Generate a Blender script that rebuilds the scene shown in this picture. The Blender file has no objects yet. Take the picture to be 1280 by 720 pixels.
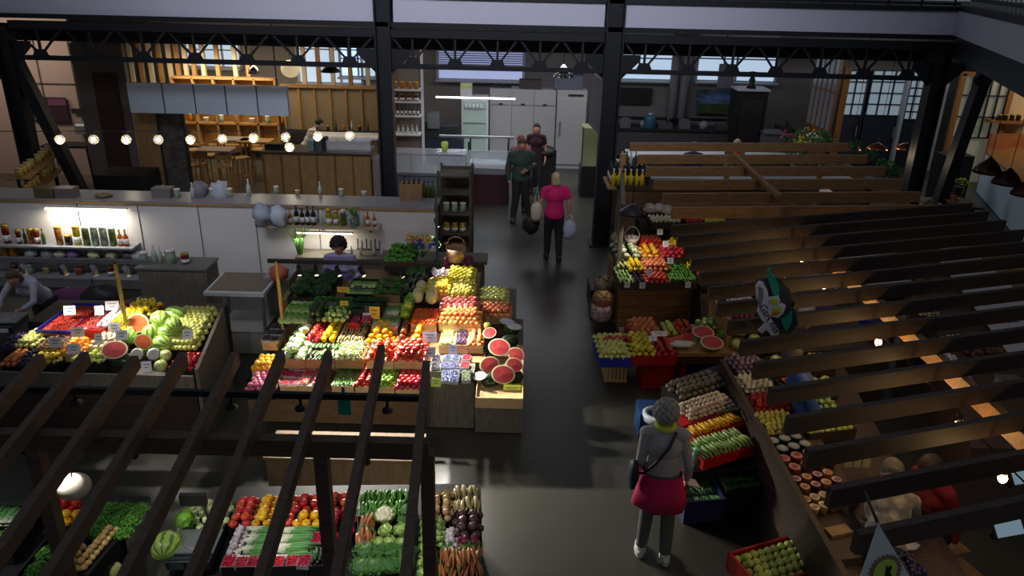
import bpy, bmesh, math, random
from mathutils import Vector, Matrix, noise
PI = math.pi
random.seed(11)
SC = bpy.context.scene
COL = SC.collection
# ------------------------------------------------------------------ camera, world, exposure
FPX = 960.0
TH = math.atan(395/960.0); ROLL = math.radians(1.35)
CAM = Vector((0, 0, 5.0))
FW = Vector((0, math.cos(TH), -math.sin(TH)))
_R0 = Vector((1, 0, 0)); _U0 = _R0.cross(FW)
RT = _R0*math.cos(ROLL) + _U0*math.sin(ROLL)
UP = -_R0*math.sin(ROLL) + _U0*math.cos(ROLL)
cd = bpy.data.cameras.new('camera'); cam = bpy.data.objects.new('camera', cd); COL.objects.link(cam)
cd.sensor_width = 36; cd.lens = 27.0; cd.clip_end = 100; cd.clip_start = .05
M4 = Matrix((RT, UP, -FW)).transposed().to_4x4(); M4.translation = CAM
cam.matrix_world = M4
SC.camera = cam
SC.view_settings.view_transform = 'Standard'; SC.view_settings.look = 'None'
SC.view_settings.gamma = 1; SC.view_settings.use_curve_mapping = False
SC.view_settings.exposure = 0.0
W = bpy.data.worlds.new('skylight'); SC.world = W; W.use_nodes = True
bg = W.node_tree.nodes['Background']; bg.inputs[0].default_value = (0.78, 0.86, 1.0, 1); bg.inputs[1].default_value = 0.12

def light(name, kind, loc, power, color=(1, 1, 1), size=.3, target=None, spot=70, blend=.6, sizey=None, spread=None):
    d = bpy.data.lights.new(name, kind); d.energy = power; d.color = color
    if kind == 'AREA':
        d.size = size
        if spread: d.spread = math.radians(spread)
        if sizey: d.shape = 'RECTANGLE'; d.size_y = sizey
    else: d.shadow_soft_size = size
    if kind == 'SPOT': d.spot_size = math.radians(spot); d.spot_blend = blend
    o = bpy.data.objects.new(name, d); COL.objects.link(o); o.location = loc
    if target is not None:
        o.rotation_euler = (Vector(target)-Vector(loc)).to_track_quat('-Z', 'Y').to_euler()
    return o
# daylight falling from the roof lights of the hall onto the aisle, the rear ceiling lamps and added wall fills
light('roof_daylight', 'AREA', (1, 7, 9), 22, (.85, .92, 1), 6, (1, 9, 0), sizey=4)
light('partition_fill', 'AREA', (-6, 4.5, 9), 15, (.9, .92, 1), 5, (-5, 11.7, .9), sizey=2, spread=36)  # added area light washing the white partition, not a roof light
light('gable_daylight', 'AREA', (-1, 3, 10.5), 95, (.86, .88, 1), 10, (-1, 14.6, 4.4), sizey=2, spread=42)
light('rear_ceiling_light', 'AREA', (1.5, 18.6, 3.9), 120, (.93, .95, 1), 7, (1.5, 18.6, 0), sizey=2.0)
light('cafe_ceiling_light', 'AREA', (-6.3, 19.2, 3.6), 75, (1, .80, .54), 3.6, (-6.3, 19.4, 0), sizey=1.6)
light('left_wall_fill', 'AREA', (-12, 17.0, 3.9), 85, (1, .84, .68), 3, (-12.4, 19, 1.5), sizey=1)  # added area light without a fixture, lifts the dark pinkish wall
light('shop_wall_fill', 'AREA', (15, 18.0, 3.9), 120, (1, .86, .66), 3, (15.5, 20.6, 1.5), sizey=1)  # unseen area light placed and aimed to brighten the cream wall
light('entrance_light', 'AREA', (9.5, 19.5, 3.9), 30, (.85, .92, 1), 3, (9.5, 19.5, 0), sizey=1)

# ------------------------------------------------------------------ helpers
def at(px, py, z):
    d = FW*FPX + RT*(px-640) + UP*(360-py)
    return CAM + d*((z-CAM.z)/d.z)
def atY(px, py, Y):
    d = FW*FPX + RT*(px-640) + UP*(360-py)
    return CAM + d*(Y/d.y)
def lin(c):
    return tuple(((v/255)/12.92 if v/255 <= .04045 else ((v/255+.055)/1.055)**2.4) for v in c)
MATS = {}
def mat(name, rgb, rough=.6, metal=0, var=0.0, scale=8, rgb2=None, emit=None, trans=0, orand=0.0, bump=0, kind='noise', stretch=(1, 1, 1), spec=.5, sss=0, alpha=1):
    if name in MATS: return MATS[name]
    m = bpy.data.materials.new(name); m.use_nodes = True; MATS[name] = m
    nt = m.node_tree; b = nt.nodes['Principled BSDF']
    c = (*lin(rgb), 1)
    b.inputs['Base Color'].default_value = c
    b.inputs['Roughness'].default_value = rough; b.inputs['Metallic'].default_value = metal
    b.inputs['Specular IOR Level'].default_value = spec
    b.inputs['Transmission Weight'].default_value = trans
    b.inputs['Alpha'].default_value = alpha
    if emit:
        b.inputs['Emission Color'].default_value = c; b.inputs['Emission Strength'].default_value = emit
    out = None
    if var or rgb2:
        tc = nt.nodes.new('ShaderNodeTexCoord'); mp = nt.nodes.new('ShaderNodeMapping')
        mp.inputs['Scale'].default_value = stretch
        nt.links.new(tc.outputs['Object'], mp.inputs[0])
        if kind == 'wave':
            t = nt.nodes.new('ShaderNodeTexWave'); t.inputs['Scale'].default_value = scale; t.inputs['Distortion'].default_value = 2.5; t.inputs['Detail'].default_value = 3
            if stretch[0] == 0: t.bands_direction = 'Z'; t.inputs['Distortion'].default_value = .6
        elif kind == 'voronoi':
            t = nt.nodes.new('ShaderNodeTexVoronoi'); t.inputs['Scale'].default_value = scale
        else:
            t = nt.nodes.new('ShaderNodeTexNoise'); t.inputs['Scale'].default_value = scale; t.inputs['Detail'].default_value = 5
        nt.links.new(mp.outputs[0], t.inputs['Vector'])
        r = nt.nodes.new('ShaderNodeValToRGB')
        r.color_ramp.elements[0].position = .35; r.color_ramp.elements[1].position = .65
        c2 = (*lin(rgb2), 1) if rgb2 else tuple([v*(1-var) for v in c[:3]]+[1])
        r.color_ramp.elements[0].color = c; r.color_ramp.elements[1].color = c2
        nt.links.new(t.outputs[0], r.inputs[0])
        out = r.outputs[0]
        if bump:
            bp = nt.nodes.new('ShaderNodeBump'); bp.inputs['Strength'].default_value = bump; bp.inputs['Distance'].default_value = .01
            nt.links.new(t.outputs[0], bp.inputs['Height']); nt.links.new(bp.outputs[0], b.inputs['Normal'])
    if orand:
        oi = nt.nodes.new('ShaderNodeObjectInfo'); hs = nt.nodes.new('ShaderNodeHueSaturation')
        m1 = nt.nodes.new('ShaderNodeMapRange'); m1.inputs['To Min'].default_value = 1-orand; m1.inputs['To Max'].default_value = 1+orand*.8
        m2 = nt.nodes.new('ShaderNodeMapRange'); m2.inputs['To Min'].default_value = .5-orand*.06; m2.inputs['To Max'].default_value = .5+orand*.06
        nt.links.new(oi.outputs['Random'], m1.inputs[0]); nt.links.new(oi.outputs['Random'], m2.inputs[0])
        nt.links.new(m1.outputs[0], hs.inputs['Value']); nt.links.new(m2.outputs[0], hs.inputs['Hue'])
        if out: nt.links.new(out, hs.inputs['Color'])
        else: hs.inputs['Color'].default_value = c
        out = hs.outputs[0]
    if out: nt.links.new(out, b.inputs['Base Color'])
    return m

class MB:
    def __init__(s): s.v = []; s.f = []; s.m = []; s.mats = []; s.sm = []
    def mi(s, m):
        if m not in s.mats: s.mats.append(m)
        return s.mats.index(m)
    def add(s, vs, fs, m=None, smooth=False):
        b = len(s.v); s.v += [tuple(v) for v in vs]
        k = s.mi(m) if m else 0
        for f in fs: s.f.append([b+i for i in f]); s.m.append(k); s.sm.append(smooth)
        return s
    def box(s, c, d, m=None, rz=0, M=None):
        hx, hy, hz = d[0]/2, d[1]/2, d[2]/2
        vs = [Vector((x*hx, y*hy, z*hz)) for x in (-1, 1) for y in (-1, 1) for z in (-1, 1)]
        if M is not None: vs = [M @ v for v in vs]
        elif rz: R = Matrix.Rotation(rz, 3, 'Z'); vs = [R @ v for v in vs]
        vs = [v+Vector(c) for v in vs]
        return s.add(vs, [(0, 1, 3, 2), (4, 6, 7, 5), (0, 4, 5, 1), (2, 3, 7, 6), (0, 2, 6, 4), (1, 5, 7, 3)], m)
    def beam(s, a, b, w, h, m=None, up=(0, 0, 1)):
        a, b = Vector(a), Vector(b); d = b-a; L = d.length; d.normalize(); u = Vector(up)
        x = d.cross(u)
        if x.length < 1e-4: x = d.cross(Vector((0, 1, 0)))
        x.normalize(); u = x.cross(d)
        M = Matrix((x, d, u)).transposed()
        return s.box((a+b)/2, (w, L, h), m, M=M)
    def tube(s, pts, rs, m=None, n=8, cap=True, smooth=True):
        pts = [Vector(p) for p in pts]
        if not isinstance(rs, (list, tuple)): rs = [rs]*len(pts)
        vs = []; fs = []
        pu = None
        for i, p in enumerate(pts):
            d = (pts[min(i+1, len(pts)-1)]-pts[max(i-1, 0)]).normalized()
            if pu is None:
                pu = d.orthogonal().normalized()
            pu = (pu-d*pu.dot(d)).normalized(); q = d.cross(pu)
            for k in range(n):
                a = 2*PI*k/n; vs.append(p+(pu*math.cos(a)+q*math.sin(a))*rs[i])
        for i in range(len(pts)-1):
            for k in range(n): fs.append((i*n+k, i*n+(k+1) % n, (i+1)*n+(k+1) % n, (i+1)*n+k))
        if cap: fs.append(tuple(reversed(range(n)))); fs.append(tuple(range((len(pts)-1)*n, len(pts)*n)))
        return s.add(vs, fs, m, smooth)
    def lathe(s, prof, m=None, n=12, c=(0, 0, 0), M=None, smooth=True):
        vs = []; fs = []
        for r, z in prof:
            for k in range(n):
                a = 2*PI*k/n; v = Vector((r*math.cos(a), r*math.sin(a), z))
                if M is not None: v = M @ v
                vs.append(v+Vector(c))
        for i in range(len(prof)-1):
            for k in range(n): fs.append((i*n+k, i*n+(k+1) % n, (i+1)*n+(k+1) % n, (i+1)*n+k))
        if prof[0][0] > 1e-5: fs.append(tuple(reversed(range(n))))
        if prof[-1][0] > 1e-5: fs.append(tuple(range((len(prof)-1)*n, len(prof)*n)))
        return s.add(vs, fs, m, smooth)
    def ell(s, c, r, m=None, n=12, k=8, M=None, nz=0, seed=0, fn=None):
        vs = []; fs = []
        if isinstance(r, (int, float)): r = (r, r, r)
        for j in range(1, k):
            t = PI*j/k
            for i in range(n):
                p = 2*PI*i/n; v = Vector((math.sin(t)*math.cos(p), math.sin(t)*math.sin(p), math.cos(t)))
                vs.append(v)
        vs.append(Vector((0, 0, 1))); vs.append(Vector((0, 0, -1)))
        out = []
        for v in vs:
            g = 1
            if nz: g += nz*noise.noise(v*2.2+Vector((seed*7.1, seed*3.3, 0)))
            w = Vector((v.x*r[0]*g, v.y*r[1]*g, v.z*r[2]*g))
            if fn: w = fn(v, w)
            if M is not None: w = M @ w
            out.append(w+Vector(c))
        for j in range(k-2):
            for i in range(n): fs.append((j*n+i, (j+1)*n+i, (j+1)*n+(i+1) % n, j*n+(i+1) % n))
        T = (k-1)*n
        for i in range(n): fs.append((T, i, (i+1) % n)); fs.append((T+1, (k-2)*n+(i+1) % n, (k-2)*n+i))
        return s.add(out, fs, m, True)
    def quad(s, a, b, c, d, m=None): return s.add([a, b, c, d], [(0, 1, 2, 3)], m)
    def prism(s, pts, o, ux, uy, t, m=None):
        """2-D outline pts in plane (ux,uy) at o, extruded by t along the normal"""
        o, ux, uy = Vector(o), Vector(ux), Vector(uy); nrm = ux.cross(uy).normalized()
        n = len(pts)
        vs = [o+ux*p[0]+uy*p[1] for p in pts]+[o+ux*p[0]+uy*p[1]+nrm*t for p in pts]
        fs = [tuple(reversed(range(n))), tuple(range(n, 2*n))]+[(i, (i+1) % n, n+(i+1) % n, n+i) for i in range(n)]
        return s.add(vs, fs, m)
    def mesh(s, name):
        me = bpy.data.meshes.new(name); me.from_pydata(s.v, [], s.f)
        for mm in s.mats: me.materials.append(mm)
        for p, k, sm in zip(me.polygons, s.m, s.sm): p.material_index = k; p.use_smooth = sm
        me.update(); return me
    def obj(s, name, parent=None, loc=None, rz=0, m=None):
        me = s.mesh(name)
        if m is not None and not s.mats: me.materials.append(m)
        return link(name, me, parent, loc, rz)
def link(name, me, parent=None, loc=None, rz=0):
    o = bpy.data.objects.new(name, me); COL.objects.link(o)
    if parent: o.parent = parent
    if loc is not None: o.location = loc
    if rz: o.rotation_euler = (0, 0, rz)
    return o
def tag(o, label=None, cat=None, group=None, kind=None):
    if label: o['label'] = label
    if cat: o['category'] = cat
    if group: o['group'] = group
    if kind: o['kind'] = kind
    return o
def thing(name, label, cat, loc=(0, 0, 0), rz=0, group=None):
    o = bpy.data.objects.new(name, None); COL.objects.link(o); o.empty_display_size = .1
    o.location = loc; o.rotation_euler = (0, 0, rz)
    return tag(o, label, cat, group)
def struct(name, mb, m=None):
    o = mb.obj(name, m=m); o['kind'] = 'structure'; return o
def dup(root, loc=None, rz=None, label=None, group=None, scale=None):
    r = root.copy(); COL.objects.link(r)
    if loc is not None: r.location = loc
    if rz is not None: r.rotation_euler = (0, 0, rz)
    if scale: r.scale = (scale,)*3
    if label: r['label'] = label
    if group: r['group'] = group
    for ch in list(root.children):
        c = ch.copy(); COL.objects.link(c); c.parent = r
        for g in ch.children:
            d = g.copy(); COL.objects.link(d); d.parent = c
    return r
def YBOX(mb, x0, y0, x1, y1, Y, t, m=None, z0=None, z1=None):
    """upright box whose front face, at depth Y, covers the given part of the picture plane"""
    xm, ym = (x0+x1)/2, (y0+y1)/2
    a, b = atY(x0, ym, Y), atY(x1, ym, Y)
    zt = atY(xm, y0, Y).z if z1 is None else z1
    zb = atY(xm, y1, Y).z if z0 is None else z0
    mb.box(((a.x+b.x)/2, Y+t/2, (zt+zb)/2), (b.x-a.x, t, zt-zb), m)
    return (a.x, b.x, zb, zt)

# ------------------------------------------------------------------ shared materials
m_floor = None
BLK = mat('black_steel', (26, 28, 34), .5, .3)
WHT = mat('white_paint', (205, 205, 208), .5)
DKW = mat('dark_stained_wood', (70, 55, 44), .6, rgb2=(54, 42, 34), scale=3, stretch=(1, 14, 14), kind='noise')
BRD = mat('pergola_dark_brown_wood', (66, 52, 44), .65, rgb2=(52, 41, 34), scale=4, stretch=(2, 14, 14))
BRW = mat('warm_brown_wood', (152, 112, 70), .6, rgb2=(126, 92, 56), scale=3, stretch=(2, 12, 12))
BRR = mat('pergola_brown_wood', (92, 74, 64), .65, rgb2=(74, 58, 49), scale=4, stretch=(2, 14, 14))
OAK = mat('oak_board', (168, 132, 86), .5, rgb2=(148, 112, 70), scale=3, stretch=(2, 12, 12))
PLY = mat('light_crate_wood', (206, 176, 128), .6, rgb2=(184, 152, 104), scale=4, stretch=(3, 14, 14))
GRY = mat('grey_wood_board', (112, 106, 96), .7, rgb2=(94, 88, 78), scale=3, stretch=(12, 12, 2))
BKP = mat('black_tray_plastic', (24, 24, 26), .5)
REDP = mat('red_crate_plastic', (176, 22, 28), .45)
BLUP = mat('blue_crate_plastic', (34, 44, 160), .45)
CARD = mat('cardboard', (150, 116, 78), .8, rgb2=(134, 100, 66), scale=6)
STL = mat('brushed_steel', (170, 172, 176), .35, .8)
GLS = mat('clear_glass', (235, 245, 245), .05, trans=.95)
PAPER = mat('white_card', (225, 225, 228), .7)
PAPD = mat('ink', (60, 58, 66), .7)
# ------------------------------------------------------------------ the hall
fm = mat('polished_concrete', (72, 70, 63), .33, rgb2=(56, 54, 48), scale=.55, spec=.45)
nt = fm.node_tree   # fine grain on top of the large damp patches
mb = MB(); mb.box((1.5, 12, -.05), (44, 30, .1)); struct('floor', mb, fm)
WALLG = mat('grey_wall_paint', (132, 128, 130), .8, var=.06, scale=1)
WALLP = mat('pinkish_wall_panel', (150, 132, 120), .7, var=.06, scale=1)
mb = MB(); mb.box((1.5, 23.4, 2.1), (44, .2, 4.2)); struct('wall_back', mb, WALLG)
mb = MB(); mb.box((-15.2, 16, 2.1), (.2, 15, 4.2)); struct('wall_left', mb, WALLP)
mb = MB(); mb.box((20.5, 16, 2.1), (.2, 15, 4.2)); struct('wall_right', mb, mat('cream_wall', (196, 168, 128), .8, var=.05))
# mezzanine slab behind the columns and its white fascia
SLAB = mat('mezzanine_soffit', (58, 56, 58), .8, var=.1)
mb = MB(); mb.box((-3.6, 19.1, 4.33), (23.0, 8.6, .36)); mb.box((14.6, 19.15, 4.33), (13.4, 8.5, .36))
mb.add([(8.1, 14.8, 4.15), (5.45, 7.1, 4.15), (21, 7.1, 4.15), (21, 14.8, 4.15), (8.1, 14.8, 4.5), (5.45, 7.1, 4.5), (21, 7.1, 4.5), (21, 14.8, 4.5)],
       [(3, 2, 1, 0), (4, 5, 6, 7), (0, 1, 5, 4), (1, 2, 6, 5), (2, 3, 7, 6), (3, 0, 4, 7)])
struct('ceiling', mb, SLAB)
FAS = mat('white_fascia_board', (196, 196, 214), .6, var=.05, scale=.6)
mb = MB()
for a, b in ((-16, -2.55), (-2.25, 1.55), (1.9, 7.86)):
    mb.box(((a+b)/2, 14.64, 4.32), (b-a, .06, .40))
struct('trim_1', mb, FAS)
mb = MB(); mb.beam((7.87, 14.6, 4.33), (5.0, 6.55, 4.33), .06, .42); struct('trim_2', mb, FAS)
mb = MB(); mb.box((-4, 14.62, 4.56), (23.8, .12, .08)); mb.beam((7.9, 14.6, 4.58), (5.0, 6.5, 4.58), .12, .1)
mb.box((-4, 14.62, 4.08), (23.8, .12, .08)); mb.beam((7.9, 14.6, 4.07), (5.0, 6.5, 4.07), .12, .1)
struct('trim_3', mb, BLK)
# railing of the upper floor
rl = thing('balcony_railing', 'dark steel railing of the upper floor above the white fascia', 'railing', (0, 14.9, 4.5))
mb = MB(); mb.box((-4, 0, .5), (24, .05, .05)); mb.box((-4, 0, .14), (24, .04, .04)); mb.obj('rail', rl, m=BLK)
mb = MB()
for i in range(40): mb.box((-15.5+i*.6, 0, .3), (.03, .03, .56))
mb.obj('baluster', rl, m=BLK)
rl = thing('corner_railing', 'dark barred railing above the angled fascia at the top right', 'railing', (0, 0, 0))
mb = MB(); mb.beam((8.2, 14.9, 4.72), (6.1, 8.9, 4.72), .05, .06); mb.beam((8.2, 14.9, 5.5), (6.1, 8.9, 5.5), .05, .06); mb.obj('rail', rl, m=BLK)
mb = MB()
for i in range(24):
    t = i/23; mb.box((8.2-2.1*t, 14.9-6*t, 5.0), (.03, .03, 1.0))
mb.obj('baluster', rl, m=STL)
mb = MB(); mb.box((-4, 17.5, 4.53), (24, 5, .04)); struct('trim_4', mb, mat('upper_floor_dark', (30, 32, 40), .8))

# steel columns: riveted H section with base plate
def column(x, label, w=.26, top=4.9):
    t = thing('steel_column', label, 'column', (x, 14.58, 0), group='riveted steel columns along the mezzanine')
    mb = MB()
    for s in (-1, 1): mb.box((s*w/2, 0, top/2), (.03, w, top))
    mb.box((0, 0, top/2), (w, .04, top)); mb.obj('shaft', t, m=BLK)
    mb = MB(); mb.box((0, 0, .02), (w+.16, w+.16, .04)); mb.obj('base_plate', t, m=BLK)
    mb = MB()
    for s in (-1, 1):
        mb.prism([(0, 0), (.35, .35), (.35, .45), (0, .45)], (s*w/2, -.02, 3.2), (s, 0, 0), (0, 0, 1), .04)
    mb.obj('bracket', t, m=BLK)
    return t
column(-2.44, 'dark steel column rising left of the wine shelf and the cooler')
column(1.74, 'dark steel column at the centre beside the white storage cabinets', .3)
column(-9.35, 'dark steel column at the far left by the tins shelf', top=3.9)
column(7.7, 'dark steel column under the corner of the white fascia', top=4.0)
t = thing('diagonal_brace', 'pair of dark slanting steel struts beside the corner column', 'brace', (8.3, 14.6, 0))
mb = MB(); mb.beam((.35, 0, 4.1), (-.1, 0, .0), .22, .2); mb.obj('strut', t, m=BLK)
mb = MB(); mb.beam((0.1, -.1, 3.3), (1.0, -.2, 4.1), .12, .12); mb.obj('strut', t, m=BLK)
t = thing('diagonal_brace', 'pair of dark slanting steel struts at the far left column', 'brace', (-8.6, 14.6, 0))
mb = MB(); mb.beam((-.7, 0, 3.5), (.35, 0, .0), .2, .2); mb.obj('strut', t, m=BLK)
mb = MB(); mb.beam((-.8, .3, 3.3), (-1.9, .3, 2.4), .08, .08); mb.obj('strut', t, m=BLK)
# lattice girders between columns
def truss(x0, x1, n, label, pat):
    t = thing('lattice_girder', label, 'girder', ((x0+x1)/2, 14.58, 0), group='lattice girders under the fascia')
    L = x1-x0; o = -L/2
    mb = MB(); mb.box((0, 0, 3.36), (L, .1, .07)); mb.box((0, 0, 3.33), (L, .2, .02)); mb.obj('bottom_chord', t, m=BLK)
    mb = MB(); mb.box((0, 0, 3.93), (L, .12, .14)); mb.obj('top_chord', t, m=BLK)
    for i in range(n):
        xa = o+L*i/n; xb = o+L*(i+1)/n; xm = (xa+xb)/2
        m1 = MB(); m1.beam((xa, 0, 3.9), (xm, 0, 3.4), .035, .035); m1.beam((xb, 0, 3.9), (xm, 0, 3.4), .035, .035); m1.obj('diagonal_bar', t, m=BLK)
        m2 = MB(); m2.box((xm, 0, 3.65), (.04, .04, .5)); m2.obj('vertical_bar', t, m=BLK)
        m3 = MB(); m3.prism([(-.15, 0), (.15, 0), (.09, .13), (-.09, .13)], (xm, -.03, 3.38), (1, 0, 0), (0, 0, 1), -.03); m3.obj('gusset_plate', t, m=BLK)
truss(-9.2, -2.6, 7, 'dark lattice girder left of the first column', 0)
truss(-2.3, 1.57, 5, 'dark lattice girder between the two middle columns', 0)
truss(1.92, 7.55, 7, 'dark lattice girder right of the central column', 0)
truss(-15.5, -9.5, 5, 'dark lattice girder at the far left edge', 0)
t = thing('steel_joist', 'long dark steel joist running behind the lattice girders', 'joist', (-3.5, 15.6, 0))
mb = MB(); mb.box((0, 0, 3.84), (23, .14, .07)); mb.box((0, 0, 3.6), (23, .14, .07)); mb.box((0, 0, 3.72), (23, .04, .2)); mb.obj('web', t, m=BLK)
t = thing('side_girder', 'dark girder below the angled fascia at the right', 'girder', (0, 0, 0))
mb = MB(); mb.beam((7.9, 14.5, 3.9), (5.0, 6.4, 3.9), .14, .26); mb.obj('web', t, m=BLK)

# back-wall windows
SKYG = mat('daylit_frosted_glass', (176, 186, 226), .4, emit=.62)
SKYB = mat('daylit_clear_glass', (186, 208, 232), .3, emit=.8)
SKYD = mat('daylit_door_glass', (150, 168, 178), .3, emit=.42)
FRM = mat('white_window_frame', (180, 184, 194), .5)
def window(n, x0, y0, x1, y1, Y=23.25, bars=(1, 0), pm=SKYB, sill=True):
    root = thing('window_%d' % n, 'bright window', 'window'); root['kind'] = 'structure'
    mb = MB(); a, b, z0, z1 = YBOX(mb, x0, y0, x1, y1, Y, .03); mb.obj('pane', root, m=pm)
    mb = MB()
    for x in (a, b): mb.box((x, Y-.03, (z0+z1)/2), (.07, .08, z1-z0+.07))
    for z in (z0, z1): mb.box(((a+b)/2, Y-.03, z), (b-a, .08, .07))
    for i in range(bars[0]): mb.box((a+(b-a)*(i+1)/(bars[0]+1), Y-.02, (z0+z1)/2), (.06, .05, z1-z0))
    for i in range(bars[1]): mb.box(((a+b)/2, Y-.02, z0+(z1-z0)*(i+1)/(bars[1]+1)), (b-a, .05, .04))
    mb.obj('window_frame', root, m=FRM)
    if sill: mb = MB(); mb.box(((a+b)/2, Y-.14, z0-.02), (b-a+.1, .3, .05)); mb.obj('window_sill', root, m=FRM)
window(1, 547, 45, 655, 100, bars=(0, 0), pm=SKYG)
t = thing('window_blind', 'pale slatted blind lowered over the window behind the fridge', 'blind', (0, 0, 0))
mb = MB()
a = atY(547, 80, 23.1); b = atY(655, 80, 23.1)
for i in range(16): mb.box(((a.x+b.x)/2, 23.1, 2.36+i*.062), (b.x-a.x, .012, .035), M=None)
mb.obj('slat', t, m=mat('blind_slat', (150, 156, 190), .6))
window(2, 772, 45, 846, 100, bars=(0, 1))
window(3, 872, 45, 972, 102, bars=(1, 1))
window(4, 232, 40, 300, 84, bars=(2, 1))
window(5, 372, 40, 452, 104, bars=(2, 2))
window(6, 425, 50, 470, 96, bars=(1, 1))
# glazed entrance on the right: frame, panes, doors
DRK = mat('dark_door_paint', (38, 42, 58), .5)
AMB = mat('amber_oak_frame', (150, 98, 48), .5, rgb2=(120, 76, 38), scale=3, stretch=(10, 10, 2))
def door(n, x0, y0, x1, y1, Y, cols, rows, split):
    root = thing('door_%d' % n, 'glazed door', 'door'); root['kind'] = 'structure'
    mb = MB(); a, b, z0, z1 = YBOX(mb, x0, y0, x1, y1, Y, .04, z0=0.0)
    zs = z0+(z1-z0)*split
    mb = MB(); mb.box(((a+b)/2, Y+.02, (z0+zs)/2), (b-a, .05, zs-z0)); mb.obj('lower_panel', root, m=DRK)
    mb = MB(); mb.box(((a+b)/2, Y+.02, (z1+zs)/2), (b-a, .02, z1-zs)); mb.obj('pane', root, m=SKYD)
    mb = MB()
    for i in range(cols+1): mb.box((a+(b-a)*i/cols, Y-.01, (z1+zs)/2), (.035, .05, z1-zs))
    for i in range(rows+1): mb.box(((a+b)/2, Y-.01, zs+(z1-zs)*i/rows), (b-a, .05, .035))
    for x in (a, b): mb.box((x, Y-.02, (z0+z1)/2), (.09, .08, z1-z0))
    mb.obj('door_frame', root, m=DRK)
    mb = MB(); mb.box((b-.12, Y-.08, 1.05), (.03, .05, .3)); mb.obj('door_handle', root, m=STL)
door(1, 1048, 88, 1078, 195, 21.9, 2, 4, .55)
door(2, 1080, 88, 1125, 195, 21.9, 3, 4, .55)
door(3, 1128, 90, 1166, 197, 21.9, 4, 6, .52)
mb = MB()
YBOX(mb, 1020, 66, 1032, 190, 21.8, .15, z0=0); YBOX(mb, 1048, 84, 1056, 190, 21.8, .15, z0=0)
YBOX(mb, 1000, 62, 1210, 70, 21.8, .15)
struct('trim_5', mb, AMB)
mb = MB(); YBOX(mb, 1168, 88, 1178, 200, 21.7, .15, z0=0); YBOX(mb, 1126, 88, 1130, 200, 21.7, .15, z0=0); struct('trim_6', mb, FRM)
# angled glazed partition left of the entrance
root = thing('window_7', 'w', 'window'); root['kind'] = 'structure'
A0 = atY(1018, 90, 21.6); B0 = atY(1050, 90, 20.2); 
mb = MB(); mb.beam((A0.x, 21.6, 2.3), (B0.x, 20.2, 2.3), .02, 2.0); mb.obj('pane', root, m=mat('dull_glass', (110, 112, 122), .2, emit=.12))
mb = MB()
for i in range(6):
    t_ = i/5; mb.box((A0.x+(B0.x-A0.x)*t_, 21.6-1.4*t_, 2.3), (.05, .05, 2.0))
for z in (1.3, 2.3, 3.3): mb.beam((A0.x, 21.6, z), (B0.x, 20.2, z), .06, .05)
mb.obj('window_frame', root, m=AMB)
# glass screen on the right with grid
root = thing('window_8', 'w', 'window'); root['kind'] = 'structure'
mb = MB(); a, b, z0, z1 = YBOX(mb, 1192, 92, 1250, 212, 20.5, .03, z0=0); mb.obj('pane', root, m=mat('frosted_screen', (150, 150, 134), .25, emit=.16))
mb = MB()
for i in range(6): mb.box((a+(b-a)*i/5, 20.46, (z0+z1)/2+.6), (.03, .05, (z1-z0)-1.2))
for i in range(4): mb.box(((a+b)/2, 20.46, 1.2+(z1-1.2)*i/3), (b-a, .05, .03))
mb.obj('window_frame', root, m=BLK)
mb = MB(); mb.box((b+.05, 20.45, z1/2), (.12, .1, z1)); mb.box((a-.05, 20.45, z1/2), (.12, .1, z1)); mb.box(((a+b)/2, 20.45, z1), (b-a+.2, .1, .1)); mb.obj('window_surround', root, m=AMB)
# cream wall and butcher's counter at the far right
mb = MB(); mb.box((b+3.2, 20.7, 1.95), (6.2, .2, 3.9)); struct('wall_shop', mb, mat('cream_wall', (196, 168, 128), .8, var=.05))
# ------------------------------------------------------------------ produce kit (one mesh per kind, shared by its copies)
LEAF = mat('leaf_green', (58, 122, 44), .6, rgb2=(92, 156, 60), scale=20)
STEM = mat('stem_brown', (96, 76, 44), .8)
def fr(name, rgb, rgb2=None, orand=.16, rough=.35, scale=14, **k): return mat(name, rgb, rough, rgb2=rgb2, orand=orand, scale=scale, **k)
PROT = {}
def reg(kind, name, mb, r, cat=None): PROT[kind] = (mb.mesh(name), r, name, cat or name.replace('_', ' '))
def dimple(v, w):
    rr = math.hypot(v.x, v.y)
    if v.z > 0: w.z -= .28*abs(w.z)*max(0, 1-rr*2.2)+0
    return w
def roundfruit(kind, name, r, m, squash=.9, stem='dot', nz=.04, n=12):
    mb = MB(); mb.ell((0, 0, 0), (r, r, r*squash), m, n, 8, nz=nz, seed=len(PROT), fn=dimple)
    if stem == 'calyx':
        for i in range(5):
            a = i*PI*.4; c, s = math.cos(a), math.sin(a)
            z = r*squash*.8
            mb.add([(c*r*.06-s*r*.08, s*r*.06+c*r*.08, z), (c*r*.06+s*r*.08, s*r*.06-c*r*.08, z), (c*r*.5, s*r*.5, z*1.02)], [(0, 1, 2)], LEAF)
        mb.tube([(0, 0, z*.8), (r*.1, 0, z*1.3)], r*.05, LEAF, 5)
    elif stem == 'dot': mb.tube([(0, 0, r*squash*.55), (r*.08, 0, r*squash*1.15)], r*.05, STEM, 5)
    reg(kind, name, mb, (r, r, r*squash))
roundfruit('tomato', 'tomato', .037, fr('tomato_red', (178, 38, 24)), .85, 'calyx')
roundfruit('tomato_orange', 'tomato', .037, fr('tomato_orange_red', (214, 70, 26)), .85, 'calyx')
roundfruit('tomato_big', 'tomato', .05, fr('tomato_pink', (206, 52, 44)), .8, 'calyx')
roundfruit('tomato_yellow', 'tomato', .042, fr('tomato_yellow', (240, 178, 22)), .85, 'calyx')
roundfruit('tomato_brown', 'tomato', .042, fr('tomato_brown', (134, 62, 38), (110, 74, 40)), .82, 'calyx')
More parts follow.
